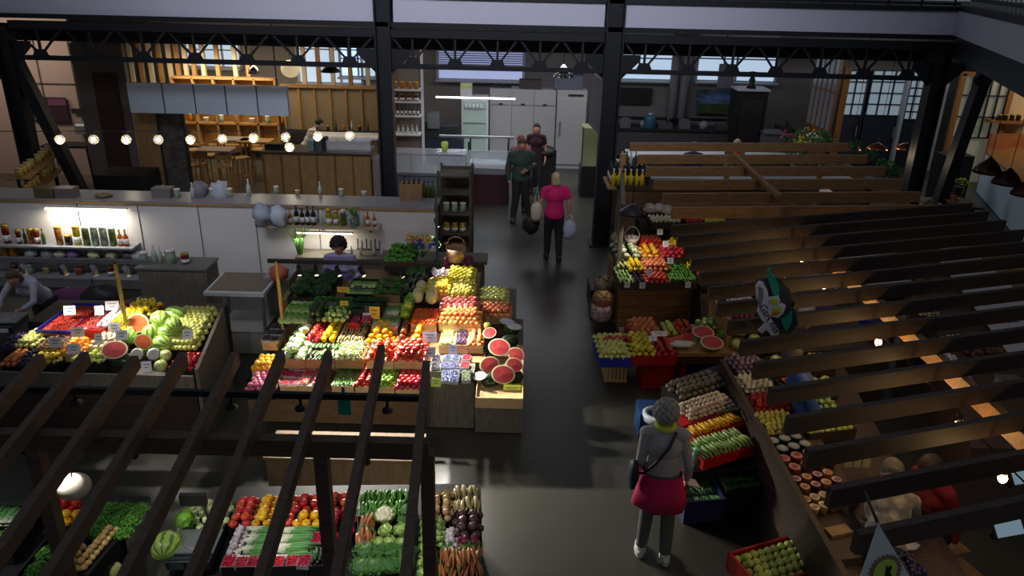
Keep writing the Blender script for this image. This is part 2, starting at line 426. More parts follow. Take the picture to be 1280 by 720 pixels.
roundfruit('plum_red', 'plum', .033, fr('plum_crimson', (178, 26, 44)), .95)
roundfruit('cherry_tomato', 'cherry_tomato', .02, fr('cherry_orange', (222, 96, 34)), .95, 'none')
roundfruit('lime', 'lime', .028, fr('lime_green', (128, 168, 40)), 1.0, 'none')
roundfruit('apple_green', 'apple', .037, fr('apple_green', (184, 200, 82), (206, 206, 110)), .9)
roundfruit('apple_yellow', 'apple', .038, fr('apple_yellow', (222, 206, 60), (200, 190, 50)), .9)
roundfruit('apple_pale', 'apple', .036, fr('apple_pale', (214, 212, 132), (190, 200, 90)), .92)
roundfruit('apple_red', 'apple', .037, fr('apple_red', (168, 28, 34), (190, 60, 48)), .9)
roundfruit('pear_round', 'pear', .036, fr('pear_yellow_green', (214, 212, 132), (190, 200, 90)), .92)
roundfruit('plum_yellow', 'plum', .031, fr('plum_yellow', (226, 200, 70), (206, 176, 60)), .95)
roundfruit('peach', 'peach', .038, fr('peach_pink', (226, 130, 120), (206, 84, 84), scale=9), .95)
roundfruit('apricot', 'apricot', .03, fr('apricot_orange', (236, 160, 84), (222, 110, 60), scale=9), .95)
roundfruit('nectarine', 'nectarine', .036, fr('nectarine_red', (192, 70, 52), (222, 160, 90), scale=9), .95)
roundfruit('lemon', 'lemon', .034, fr('lemon_yellow', (240, 206, 40)), 1.25, 'none')
roundfruit('orange', 'orange', .038, fr('orange_peel', (240, 150, 26)), .95, 'none')
roundfruit('potato', 'potato', .036, fr('potato_skin', (196, 164, 108), (176, 140, 88)), .8, 'none', nz=.3)
roundfruit('potato_red', 'potato', .032, fr('potato_pink', (196, 104, 128), (172, 78, 100)), .85, 'none', nz=.3)
roundfruit('potato_grey', 'potato', .045, fr('potato_earth', (112, 104, 88), (96, 88, 74)), .85, 'none', nz=.25)
roundfruit('beet', 'beetroot', .048, fr('beet_skin', (92, 58, 64), (74, 48, 52)), .9, 'dot', nz=.15)
roundfruit('mango', 'melon', .075, fr('honeydew', (226, 222, 150), (210, 208, 130)), 1.1, 'none')
roundfruit('melon_small', 'melon', .085, fr('melon_pale', (196, 204, 128), (176, 186, 108)), .95, 'dot')
roundfruit('avocado', 'avocado', .034, fr('avocado_skin', (48, 62, 38)), 1.3, 'none')
roundfruit('mushroom', 'mushroom', .032, fr('mushroom_cap', (206, 186, 160)), .7, 'none')
roundfruit('pear', 'pear', .036, fr('pear_green', (186, 192, 84), (206, 176, 90)), 1.0)
m_, r_, n_, c_ = PROT['pear']
for v in m_.vertices:
    if v.co.z > 0: f_ = 1-.55*min(1, v.co.z/.036); v.co.x *= f_; v.co.y *= f_; v.co.z *= 1.55
def onion(kind, name, r, m, roots=True):
    mb = MB(); mb.lathe([(0, -r*.8), (r*.5, -r*.72), (r*.9, -r*.3), (r, 0), (r*.86, r*.42), (r*.45, r*.8), (r*.14, r*1.05), (r*.08, r*1.4), (0, r*1.45)], m, 10)
    reg(kind, name, mb, (r, r, r*.9))
#HEAPS
onion('onion', 'onion', .036, fr('onion_skin', (204, 172, 112), (186, 146, 86)))
onion('onion_red', 'onion', .034, fr('onion_purple', (132, 34, 74), (110, 26, 60)))
onion('onion_white', 'onion', .034, fr('onion_white', (222, 216, 190), (204, 196, 160)))
onion('garlic', 'garlic_bulb', .028, fr('garlic_white', (224, 218, 222), (200, 180, 196)))
onion('garlic_purple', 'garlic_bulb', .03, fr('garlic_purple', (150, 128, 142), (118, 92, 112)))
def bumpy(kind, name, r, m, m2=None, leaves=6, nb=26):
    mb = MB(); mb.ell((0, 0, 0), (r*.8, r*.8, r*.6), m, 12, 8)
    for i in range(nb):
        t = math.acos(1-1.15*(i+.5)/nb); p = i*2.399
        mb.ell((math.sin(t)*math.cos(p)*r*.72, math.sin(t)*math.sin(p)*r*.72, math.cos(t)*r*.55), (r*.24, r*.24, r*.2), m, 7, 5, nz=.3, seed=i)
    for i in range(leaves):
        a = i*2*PI/leaves; c, s = math.cos(a), math.sin(a)
        vs = []
        for j in range(4):
            q = j/3; ww = r*.42*math.sin(PI*(.25+.6*q)); R_ = r*(.55+.5*math.sin(q*1.8)); z = -r*.55+q*r*.95
            vs += [(c*R_-s*ww, s*R_+c*ww, z), (c*R_*1.06, s*R_*1.06, z-.004), (c*R_+s*ww, s*R_-c*ww, z)]
        fs = []
        for j in range(3): fs += [(j*3, j*3+1, j*3+4, j*3+3), (j*3+1, j*3+2, j*3+5, j*3+4)]
        mb.add(vs, fs, m2 or LEAF, True)
    reg(kind, name, mb, (r, r, r*.75))
bumpy('cauliflower', 'cauliflower', .085, fr('cauliflower_white', (232, 228, 204), (214, 208, 176)), mat('pale_leaf', (150, 182, 104), .6, rgb2=(120, 160, 84)))
bumpy('broccoli', 'broccoli', .08, fr('broccoli_green', (84, 124, 66), (62, 98, 50)), leaves=3, nb=34)
def leafball(kind, name, r, m, m2, n=16, frill=.1, core=True):
    mb = MB(); random.seed(n+len(PROT))
    if core: mb.ell((0, 0, 0), (r*.8, r*.8, r*.72), m, 12, 8, nz=.12)
    for i in range(n):
        a = i*2.399; el = .15+1.1*(i/n); w = r*(.75-.25*i/n)
        c, s = math.cos(a), math.sin(a); vs = []
        for j in range(5):
            q = j/4; rad = r*(.35+.72*math.sin(q*1.5))*(1-.42*i/n); z = -r*.6+q*r*(.7+.8*i/n)
            for k in range(-2, 3):
                ww = w*k/2*math.sin(PI*(.2+.62*q)); fz = random.uniform(-frill, frill)*r*q
                curl = -abs(k)*.06*r
                vs.append((c*(rad+curl)-s*ww, s*(rad+curl)+c*ww, z+fz))
        fs = [(j*5+k, j*5+k+1, j*5+k+6, j*5+k+5) for j in range(4) for k in range(4)]
        mb.add(vs, fs, m2 if i % 2 else m, True)
    reg(kind, name, mb, (r, r, r*.8))
leafball('cabbage', 'cabbage', .09, fr('cabbage_green', (170, 198, 118), (150, 184, 100)), mat('cabbage_leaf', (190, 210, 140), .55), 12, .04)
leafball('cabbage_pale', 'cabbage', .08, fr('cabbage_pale', (196, 206, 152)), mat('cabbage_leaf_pale', (212, 218, 172), .55), 10, .03)
leafball('lettuce', 'lettuce', .09, fr('lettuce_green', (128, 186, 62)), mat('lettuce_leaf', (156, 206, 84), .5), 18, .3)
leafball('kohlrabi', 'kohlrabi', .05, fr('kohlrabi_green', (176, 204, 128)), mat('kohlrabi_leaf', (120, 166, 80), .5), 5, .1)
# long things: length along y
def longveg(kind, name, L, prof, m, bend=.1, tip=None, n=8, top=None):
    mb = MB(); k = len(prof)
    pts = [(bend*L*math.sin(PI*i/(k-1)), -L/2+L*i/(k-1), 0) for i in range(k)]
    mb.tube(pts, prof, m, n)
    if tip: mb.tube([pts[-1], (pts[-1][0], pts[-1][1]+L*.08, .004)], [prof[-1]*.6, prof[-1]*.4], tip, 5)
    if top:
        for i in range(5):
            mb.tube([(0, L*.47, 0), ((i-2)*.01, L*.62, .008), ((i-2)*.024, L*.8, 0)], [.003, .003, .001], top, 4)
    r = max(prof); reg(kind, name, mb, (r*1.15, L/2, r))
longveg('cucumber', 'cucumber', .17, [.008, .02, .023, .023, .02, .008], fr('cucumber_green', (36, 62, 26), (56, 90, 36)), .06, STEM)
longveg('zucchini', 'zucchini', .18, [.012, .024, .027, .024, .018, .012], fr('zucchini_pale', (160, 190, 110), (136, 170, 88)), .06, LEAF)
longveg('zucchini_yellow', 'zucchini', .18, [.01, .022, .024, .02, .015, .01], fr('zucchini_yellow', (236, 180, 24)), .1, LEAF)
longveg('zucchini_dark', 'zucchini', .19, [.012, .024, .026, .024, .018, .012], fr('zucchini_dark', (44, 72, 40)), .06, LEAF)
longveg('eggplant', 'eggplant', .17, [.012, .03, .036, .034, .024, .014], fr('eggplant_black', (34, 20, 36), rough=.2), .05, LEAF)
longveg('carrot', 'carrot', .17, [.002, .007, .011, .014, .017, .014], fr('carrot_orange', (180, 116, 70), (156, 96, 56)), .04, top=LEAF)
longveg('corn', 'corn_cob', .18, [.01, .022, .025, .025, .02, .008], fr('corn_husk', (150, 180, 84), (206, 200, 110)), .03)
longveg('pea_pod', 'pea_pod', .085, [.002, .006, .0075, .006, .002], fr('pea_green', (84, 140, 60), (64, 118, 48)), .12, n=6)
longveg('green_pepper', 'chili_pepper', .12, [.002, .01, .014, .016, .014], fr('chili_green', (70, 128, 40), (92, 150, 56)), .16, LEAF, n=7)
longveg('green_bean', 'green_bean', .13, [.002, .005, .006, .005, .002], fr('bean_green', (58, 104, 44), (44, 84, 36)), .15, n=5)
longveg('radish_white', 'parsnip', .16, [.002, .008, .014, .02, .022, .016], fr('parsnip_cream', (214, 196, 140), (190, 170, 116)), .05)
longveg('banana', 'banana', .16, [.006, .014, .017, .016, .012, .005], fr('banana_yellow', (236, 196, 40)), .22, STEM)
longveg('strawberry', 'strawberry', .034, [.004, .01, .014, .013, .006], fr('strawberry_red', (206, 48, 36)), 0, LEAF)
longveg('radish', 'radish', .045, [.001, .004, .012, .014, .008], fr('radish_pink', (196, 34, 84)), 0, LEAF)
def pepper(kind, m):
    mb = MB()
    def lobes(v, w):
        a = math.atan2(v.y, v.x); g = 1+.1*math.cos(3*a); w.x *= g; w.y *= g
        if v.z > .7: w.z -= .02*(v.z-.7)/.3
        return w
    mb.ell((0, 0, 0), (.04, .04, .048), m, 15, 9, fn=lobes)
    mb.tube([(0, 0, .022), (.004, 0, .06)], [.008, .005], LEAF, 6)
    reg(kind, 'bell_pepper', mb, (.042, .042, .045))
pepper('pepper_red', fr('pepper_red', (190, 24, 26), rough=.2)); pepper('pepper_yellow', fr('pepper_yellow', (240, 196, 30), rough=.2)); pepper('pepper_orange', fr('pepper_orange', (232, 120, 26), rough=.2))
# watermelons
def wmm(name, a, b):
    m = bpy.data.materials.new(name); m.use_nodes = True; nt = m.node_tree; bs = nt.nodes['Principled BSDF']
    tc = nt.nodes.new('ShaderNodeTexCoord'); sp = nt.nodes.new('ShaderNodeSeparateXYZ'); nt.links.new(tc.outputs['Object'], sp.inputs[0])
    at2 = nt.nodes.new('ShaderNodeMath'); at2.operation = 'ARCTAN2'; nt.links.new(sp.outputs[0], at2.inputs[0]); nt.links.new(sp.outputs[2], at2.inputs[1])
    nz = nt.nodes.new('ShaderNodeTexNoise'); nz.inputs['Scale'].default_value = 22; nt.links.new(tc.outputs['Object'], nz.inputs['Vector'])
    ad = nt.nodes.new('ShaderNodeMath'); ad.operation = 'MULTIPLY_ADD'; nt.links.new(nz.outputs[0], ad.inputs[0]); ad.inputs[1].default_value = .55; nt.links.new(at2.outputs[0], ad.inputs[2])
    mu = nt.nodes.new('ShaderNodeMath'); mu.operation = 'MULTIPLY'; mu.inputs[1].default_value = 10; nt.links.new(ad.outputs[0], mu.inputs[0])
    sn = nt.nodes.new('ShaderNodeMath'); sn.operation = 'SINE'; nt.links.new(mu.outputs[0], sn.inputs[0])
    r = nt.nodes.new('ShaderNodeValToRGB'); r.color_ramp.elements[0].position = .25; r.color_ramp.elements[1].position = .6
    r.color_ramp.elements[0].color = (*lin(a), 1); r.color_ramp.elements[1].color = (*lin(b), 1)
    nt.links.new(sn.outputs[0], r.inputs[0]); nt.links.new(r.outputs[0], bs.inputs['Base Color']); bs.inputs['Roughness'].default_value = .3
    return m
WML = wmm('watermelon_light', (168, 196, 92), (84, 128, 50)); WMD = wmm('watermelon_dark', (34, 62, 32), (22, 40, 22))
RIND = mat('watermelon_rind', (206, 194, 154), .5); FLESH = mat('watermelon_flesh', (190, 74, 70), .35, rgb2=(168, 50, 54), scale=18); FLESHO = mat('melon_orange_flesh', (240, 122, 70), .35, rgb2=(226, 104, 58), scale=18); FLESHP = mat('melon_pale_flesh', (216, 206, 222), .4)
mb = MB(); mb.ell((0, 0, 0), (.115, .135, .11), WML, 20, 12); mb.tube([(0, .13, 0), (.01, .16, .01)], .006, STEM, 5); reg('watermelon', 'watermelon', mb, (.115, .135, .11))
mb = MB(); mb.ell((0, 0, 0), (.11, .15, .105), WMD, 20, 12); mb.tube([(0, .145, 0), (.01, .17, .01)], .006, STEM, 5); reg('watermelon_dark', 'watermelon', mb, (.11, .15, .105))
def half(kind, rx, ry, skin, flesh, depth=.09, name='watermelon_half'):
    mb = MB(); n = 24; vs = []; fs = []
    ring = lambda sx, sy, z: [(sx*math.cos(2*PI*i/n), sy*math.sin(2*PI*i/n), z) for i in range(n)]
    lv = [(1, 0), (.96, -.3), (.8, -.62), (.5, -.88), (.05, -1)]
    for f, z in lv: vs += ring(rx*f, ry*f, z*depth)
    for j in range(4): fs += [(j*n+i, (j+1)*n+i, (j+1)*n+(i+1) % n, j*n+(i+1) % n) for i in range(n)]
    fs.append(tuple((4*n+i) for i in range(n)))
    mb.add(vs, [tuple(reversed(f)) for f in fs], skin, True)
    v2 = ring(rx, ry, 0)+ring(rx*.87, ry*.89, .002)
    mb.add(v2, [(i, (i+1) % n, n+(i+1) % n, n+i) for i in range(n)], RIND)
    mb.add(ring(rx*.87, ry*.89, .002)+[(0, 0, .006)], [(i, (i+1) % n, n) for i in range(n)], flesh)
    reg(kind, name, mb, (rx, ry, depth), 'watermelon')
half('wm_half', .12, .1, WMD, FLESH); half('wm_half_light', .12, .1, WML, FLESHO, .05, 'melon_slice'); half('wm_half_pale', .11, .06, WMD, FLESHP, .05, 'melon_slice')
half('wm_half_green', .13, .105, WML, FLESH, .09)
def wedge(kind, skin, flesh, r=.1, name='melon_wedge'):
    mb = MB(); n = 12; vs = []; 
    for i in range(n+1):
        a = -PI/2+PI*i/n
        vs.append((math.sin(a)*r, 0, (1-math.cos(a))*r*.7))
    A = [(v[0], -.035*math.cos(-PI/2+PI*i/n), v[2]) for i, v in enumerate(vs)]; B = [(v[0], .035*math.cos(-PI/2+PI*i/n), v[2]) for i, v in enumerate(vs)]
    mb.add(A+B, [(i, i+1, n+2+i, n+1+i) for i in range(n)], skin, True)
    c = (0, 0, r*.72)
    mb.add(A+[c], [(i+1, i, n+1) for i in range(n)], flesh); mb.add(B+[c], [(i, i+1, n+1) for i in range(n)], flesh)
    for v in range(len(mb.v)): x, y, z = mb.v[v]; mb.v[v] = (x, y, z-r*.35)
    reg(kind, name, mb, (r, .04, r*.35), 'melon')
wedge('melon_wedge', fr('cantaloupe_skin', (196, 166, 110)), mat('cantaloupe_flesh', (226, 140, 84), .4)); wedge('wm_wedge', WMD, FLESH)
# leafy bunches
def leaves(mb, n, R, H, size, mats_, base=(0, 0, 0), droop=.3):
    for i in range(n):
        a = random.uniform(0, 2*PI); rr = R*math.sqrt(random.random()); z = H*(1-droop*(rr/R)**2)*random.uniform(.72, 1.05)
        p = Vector((base[0]+rr*math.cos(a), base[1]+rr*math.sin(a), base[2]+z))
        s = size*random.uniform(.6, 1.3); nrm = Vector((random.uniform(-.8, .8), random.uniform(-.8, .8), 1)).normalized()
        x = nrm.orthogonal().normalized(); y = nrm.cross(x)
        t = random.uniform(0, 6.28); x, y = x*math.cos(t)+y*math.sin(t), -x*math.sin(t)+y*math.cos(t)
        mb.add([p-x*s, p-y*s*.6+nrm*s*.2, p+x*s, p+y*s*.6+nrm*s*.2], [(0, 1, 2, 3)], random.choice(mats_))
LG = [mat('herb_green_a', (60, 116, 40), .6), mat('herb_green_b', (88, 150, 52), .6), mat('herb_green_c', (44, 90, 34), .6)]
LB = [mat('herb_bright_a', (96, 168, 52), .6), mat('herb_bright_b', (128, 190, 70), .6), mat('herb_bright_c', (70, 136, 44), .6)]
LD = [mat('herb_dark_a', (38, 78, 34), .6), mat('herb_dark_b', (54, 100, 42), .6), mat('herb_dark_c', (28, 58, 28), .6)]
def bunch(kind, name, ms, R=.09, H=.09, n=260, size=.012, stems=14, fine=False):
    mb = MB(); random.seed(len(PROT)*3+1)
    for i in range(stems):
        a = 2.4*i; mb.tube([(0.02*math.cos(a), .02*math.sin(a), 0), (R*.7*math.cos(a), R*.7*math.sin(a), H*.85)], .0025, ms[1], 4)
    mb.ell((0, 0, H*.55), (R*.7, R*.7, H*.38), ms[2], 9, 6, nz=.4)
    leaves(mb, n, R, H, size*(.5 if fine else 1), ms)
    if fine:
        for i in range(160):
            a = random.uniform(0, 6.28); r0 = R*random.random()*.7; e = random.uniform(.6, 1.3)
            p = Vector((r0*math.cos(a), r0*math.sin(a), H*.6)); q = p+Vector((math.cos(a)*R*.5*e, math.sin(a)*R*.5*e, H*.5*random.random()))
            s = Vector((-math.sin(a), math.cos(a), 0))*.0025
            mb.add([p-s, p+s, q], [(0, 1, 2)], random.choice(ms))
    reg(kind, name, mb, (R, R, 0))
bunch('parsley', 'parsley_bunch', LB); bunch('parsley_dark', 'parsley_bunch', LD, .1, .1, 300); bunch('dill', 'dill_bunch', LG, .1, .08, 200, fine=True); bunch('basil', 'herb_bunch', LG, .08, .08, 160, .018)
bunch('salad', 'salad_bunch', LB, .1, .07, 160, .024)
def shafts(kind, name, n, L, w, white, green, spread=.6, r=.006):
    mb = MB(); random.seed(5)
    for i in range(n):
        x = w*(i/(n-1)-.5); z = random.uniform(0, .02); j = random.uniform(-.02, .02); sp = random.uniform(-.3, .3)*spread
        mb.tube([(x*.8, -L*.5+j, z), (x, -L*.12+j, z+.005)], [r*1.2, r], white, 5)
        mb.tube([(x, -L*.12+j, z+.005), (x+sp*.05, L*.2, z+.012), (x*1.2+sp*.12, L*.5+j, z*.6)], [r, r*.8, r*.2], green, 5)
    reg(kind, name, mb, (w/2, L/2, 0))
WHS = mat('leek_white', (226, 232, 206), .5); SPG = mat('spring_onion_green', (96, 158, 84), .5)
shafts('spring_onion', 'spring_onion_bunch', 16, .3, .11, WHS, SPG); shafts('celery', 'celery_bunch', 10, .34, .1, mat('celery_pale', (180, 204, 128), .5), mat('celery_green', (110, 160, 60), .5), 1, .012)
shafts('spring_onion_side', 'spring_onion_bunch', 16, .3, .11, WHS, SPG)
for v in PROT['spring_onion_side'][0].vertices: v.co.y *= -1
mb = MB(); random.seed(9)
for i in range(46):
    a = random.uniform(0, 6.28); e = random.uniform(.05, .5); L_ = random.uniform(.26, .4)
    mb.tube([(.03*math.cos(a), .03*math.sin(a), 0), (.06*math.cos(a), .06*math.sin(a), L_*.6), (L_*e*math.cos(a), L_*e*math.sin(a), L_)], [.005, .004, .001], random.choice([SPG, LG[1], mat('chive_pale', (150, 190, 96), .5)]), 4)
reg('chives', 'chive_bunch', mb, (.12, .12, 0))
# small berries: a punnet with its heap
def heap(kind, name, rgb, rgb2, w=.1, d=.13, r=.009, n=70, box=True, hh=.04, cat='punnet', ms=None):
    mb = MB(); random.seed(len(PROT))
    m = ms or fr('berry_'+kind, rgb, rgb2, scale=60)
    mb.box((0, 0, hh*.4), (w*.94, d*.94, hh*.8), m)
    for i in range(n):
        x, y = random.uniform(-.46, .46)*w, random.uniform(-.46, .46)*d
        mb.ell((x, y, hh*.8+random.uniform(0, r)), r*random.uniform(.85, 1.15), m, 6, 4)
    if box:
        for s in (-1, 1): mb.box((s*w/2, 0, hh/2), (.003, d, hh), CLR); mb.box((0, s*d/2, hh/2), (w, .003, hh), CLR)
    reg(kind, name, mb, (w/2+.003, d/2+.003, 0), cat)
CLR = mat('clear_plastic', (200, 205, 210), .15, alpha=.45)
heap('raspberry', 'berry_punnet', (196, 30, 66), (170, 22, 50)); heap('strawberry_p', 'berry_punnet', (208, 74, 54), (186, 50, 40), r=.013, n=50)
heap('blueberry', 'berry_punnet', (44, 50, 92), (90, 96, 140)); heap('blackberry', 'berry_punnet', (30, 26, 38), (56, 50, 60)); heap('gooseberry', 'berry_punnet', (96, 110, 60), (70, 80, 50))
heap('grape_green', 'grape_bunch', (190, 206, 104), (164, 186, 80), w=.15, d=.2, r=.013, n=90, box=False, cat='grapes', hh=.06)
heap('grape_dark', 'grape_bunch', (64, 34, 60), (44, 24, 46), w=.14, d=.2, r=.013, n=90, box=False, cat='grapes', hh=.06)
# packaged: jar with lid, bottle, cup with lid
def jar(kind, name, r, h, glass, lid, lidr=1.0, neck=False, label=None):
    mb = MB()
    if neck: mb.lathe([(r, 0), (r, h*.5), (r*.9, h*.6), (r*.35, h*.74), (r*.33, h*.94)], glass, 12)
    else: mb.lathe([(r*.92, 0), (r, .004), (r, h*.8), (r*.9, h*.86)], glass, 14)
    if neck: mb.lathe([(r*.38, h*.9), (r*.38, h)], lid, 10)
    else: mb.lathe([(r*lidr, h*.84), (r*lidr, h), (r*lidr*.9, h+.002)], lid, 14)
    if label: mb.lathe([(r*1.01, h*.15), (r*1.01, h*.45)], label, 14)
    reg(kind, name, mb, (r, r, 0))
LIDW = mat('white_lid', (214, 208, 206), .4); LIDG = mat('gold_lid', (190, 160, 80), .3, .6); LIDK = mat('black_lid', (34, 32, 34), .4)
for k, c in (('honey', (176, 112, 24)), ('oil', (190, 170, 30)), ('pickle', (96, 110, 40)), ('jam', (110, 26, 26)), ('mint', (150, 176, 150)), ('darkjar', (52, 34, 26))):
    jar('jar_'+k, 'preserve_jar', .045, .13, mat('jar_'+k, c, .12, rgb2=tuple(int(v*.7) for v in c), scale=20), LIDW if k in ('mint', 'pickle') else LIDG, label=PAPER if k in ('oil', 'jam') else None)
for k, c in (('oil', (190, 170, 30)), ('honey', (170, 104, 26)), ('pickle', (96, 110, 40)), ('red', (120, 30, 26)), ('mint', (140, 160, 140))):
    jar('tall_'+k, 'preserve_jar', .042, .25, mat('tall_jar_'+k, c, .12, rgb2=tuple(int(v*.65) for v in c), scale=20), LIDW if k in ('mint', 'pickle') else LIDG, label=PAPER if k in ('oil', 'red') else None)
jar('bottle_dark', 'bottle', .036, .27, mat('dark_glass', (22, 24, 26), .12), LIDK, neck=True, label=PAPER)
jar('bottle_yellow', 'bottle', .036, .25, mat('yellow_juice', (206, 176, 30), .15), LIDW, neck=True)
jar('bottle_amber', 'bottle', .036, .25, mat('amber_juice', (176, 84, 24), .15), mat('red_cap', (170, 60, 30), .4), neck=True, label=PAPER)
jar('bottle_clear', 'bottle', .034, .25, mat('pale_glass', (180, 190, 186), .1), LIDW, neck=True)
jar('bottle_olive', 'bottle', .03, .26, mat('olive_glass', (70, 84, 30), .12), LIDK, neck=True)
def cup(kind, body, lid, swirl, r=.05, h=.075):
    mb = MB(); mb.lathe([(r*.8, 0), (r, h*.9), (r*1.06, h), (r*.98, h+.003)], body, 16)
    mb.lathe([(r*.95, h+.003), (r*.9, h+.0035)], lid, 16); mb.lathe([(r*.62, h+.004), (r*.6, h+.007), (.0, h+.008)], swirl, 14)
    reg(kind, 'lidded_tub', mb, (r*1.06, r*1.06, 0), 'tub')
CUPG = mat('tub_grey_lid', (150, 158, 156), .25)
cup('cup_dark', mat('tub_dark', (44, 62, 50), .4), CUPG, mat('tub_badge', (176, 170, 166), .5), .055)
cup('cup_red', mat('tub_red', (176, 84, 64), .4), mat('tub_lid_red', (196, 130, 122), .3), mat('tub_badge_red', (150, 76, 76), .5), .055, .085)
cup('cup_orange', mat('tub_orange', (190, 122, 66), .4), mat('tub_lid_orange', (200, 160, 124), .3), mat('tub_badge_or', (176, 120, 76), .5), .042, .08)
cup('cup_cream', mat('tub_cream', (196, 172, 104), .4), mat('tub_lid_cream', (206, 190, 160), .3), mat('tub_badge_cr', (170, 140, 112), .5), .042, .08)
cup('cup_plum', mat('tub_plum', (96, 30, 66), .4), mat('tub_lid_plum', (196, 160, 164), .3), mat('tub_badge_pl', (150, 90, 100), .5), .042, .08)

cup('cup_dairy', WHT, mat('dairy_lid',(220,224,226),.4), mat('dairy_badge',(150,170,190),.5), .05,.08); cup('cup_blue', mat('dairy_blue',(40,120,190),.4), mat('dairy_blue_lid',(60,150,210),.4), mat('dairy_badge',(150,170,190),.5), .05,.08)
jar('tin_yellow','tin',.06,.16,mat('tin_yellow',(176,160,70),.4,rgb2=(120,100,60),scale=12),mat('tin_lid',(170,150,110),.4))

# ------------------------------------------------------------------ bins
def put(kind, loc, label, group, rot=(0, 0, 0), s=1):
    me, r, nm, cat = PROT[kind]
    o = bpy.data.objects.new(nm, me); COL.objects.link(o); o.location = loc; o.rotation_euler = rot; o.scale = (s, s, s)
    o['label'] = label; o['category'] = cat
    if group: o['group'] = group
    return o
HEAPS = {'cherry': ((150, 30, 34), (96, 20, 26), .013, .05, 'cherry_heap', 'cherries'), 'lingon': ((176, 44, 30), (146, 30, 24), .009, .04, 'berry_heap', 'berries'),
         'cranberry': ((166, 66, 54), (140, 46, 40), .009, .04, 'berry_heap', 'berries'), 'nuts': ((134, 100, 66), (104, 74, 48), .013, .05, 'nut_heap', 'nuts'), 'plum_dark': ((66, 62, 92), (48, 40, 66), .02, .06, 'plum_heap', 'plums')}
for k_, v_ in HEAPS.items(): PROT[k_] = (None, (.1, .1, 0), v_[4], v_[5])
CR = {}
def crate(kind, w, d, h, fl, c, rz, label):
    """open box: rim at h, its floor panel at fl below the rim"""
    m, nm = {'wood': (PLY, 'wooden_crate'), 'red': (REDP, 'plastic_crate'), 'blue': (BLUP, 'plastic_crate'), 'navy': (mat('navy_plastic', (22, 26, 74), .5), 'plastic_crate'), 'black': (BKP, 'display_tray'), 'dark': (DKW, 'display_tray'), 'card': (CARD, 'cardboard_tray'), 'oak': (OAK, 'display_tray')}[kind]
    t = thing(nm, label, 'crate' if 'crate' in nm else 'tray', c, rz)
    b = MB(); b.box((0, 0, (h-fl)/2), (w-.01, d-.01, h-fl)); b.obj('base', t, m=m)
    th = .012
    for s in (-1, 1):
        a = MB()
        if kind == 'wood':
            for k in range(2): a.box((0, s*(d/2-th/2), h*(.27+.48*k)), (w, th, h*.4))
        else: a.box((0, s*(d/2-th/2), h/2), (w, th, h))
        if kind in ('red', 'blue'): a.box((0, s*(d/2), h-.01), (w+.02, .02, .02))
        a.obj('side_panel', t, m=m)
        a = MB(); a.box((s*(w/2-th/2), 0, h/2), (th, d-2*th, h))
        if kind in ('red', 'blue'): a.box((s*(w/2), 0, h-.01), (.02, d, .02))
        a.obj('end_panel', t, m=m)
    return t
NOBJ = [0]
def fill(o, ang, w, d, kind, label, group, layers=2, s=1.0, jit=.12, seed=0, crowd=1.0):
    """hex-pack copies of a kind on the rectangle w x d centred at o (on its surface)"""
    me, r, nm, cat = PROT[kind]
    rnd = random.Random(hash((round(o[0], 2), round(o[1], 2), kind)) if False else int(abs(o[0]*971+o[1]*577+len(kind)*31)*10)+seed)
    rx, ry, rz = r[0]*s, r[1]*s, r[2]*s
    ca, sa = math.cos(ang), math.sin(ang)
    if kind in HEAPS:
        rgb, rgb2, br, hh, hn, hc = HEAPS[kind]; b = MB(); m = fr('berry_'+kind, rgb, rgb2, scale=60)
        b.box((0, 0, hh*.35), (w*.98, d*.98, hh*.7), m)
        for i in range(int(min(900, w*d/(br*br*2.6)))):
            x, y = rnd.uniform(-.48, .48)*w, rnd.uniform(-.48, .48)*d; b.ell((x, y, hh*.7+rnd.uniform(0, br)+.5*hh*(1-(2*x/w)**2)*(1-(2*y/d)**2)), br*rnd.uniform(.85, 1.15), m, 6, 4)
        ho = b.obj(hn, loc=o, rz=ang); tag(ho, label, hc, kind='stuff'); return
    round_ = abs(rx-ry) < 1e-6
    for L in range(layers if rz > 0 else 1):
        ins = L*rx*.9
        W_, D_ = w-2*ins, d-2*ins*(1 if round_ else .3)
        px, py = 2*rx*.97*crowd, (2*ry*.88 if round_ and rz > 0 else 2*ry*1.0)*crowd
        nx, ny = max(1, int(W_/px+.15)), max(1, int(D_/py+.15))
        sx, sy = W_/nx, D_/ny
        top_ = L == (layers if rz > 0 else 1)-1
        for j in range(ny):
            for i in range(nx):
                if not top_ and 0 < i < nx-1 and 0 < j < ny-1: continue    # buried inside the pile, nothing of it shows
                off = (.25 if j % 2 else -.25) if round_ and nx > 2 and rz > 0 else 0
                x = (i+.5+off)*sx-W_/2+rnd.uniform(-1, 1)*rx*jit; y = (j+.5)*sy-D_/2+rnd.uniform(-1, 1)*rx*jit
                if round_: x = max(-W_/2+rx*.8, min(W_/2-rx*.8, x))
                z = (rz*.96 if rz > 0 else 0)+L*rz*1.45
                sc = s*rnd.uniform(.93, 1.05)
                if rz == 0: rot = (0, 0, ang+(rnd.uniform(-.1, .1) if not round_ or kind in ('raspberry',) else 0) + (rnd.uniform(0, 6) if nm.endswith('bunch') and round_ else 0))
                elif round_: rot = (rnd.uniform(-.5, .5), rnd.uniform(-.5, .5), rnd.uniform(0, 6.28))
                else: rot = (rnd.uniform(-.06, .06), rnd.uniform(-3, 3), ang+rnd.uniform(-.22, .22)+(PI if rnd.random() < .1 else 0))
                put(kind, (o[0]+x*ca-y*sa, o[1]+x*sa+y*ca, o[2]+z), label, group, rot, sc); NOBJ[0] += 1
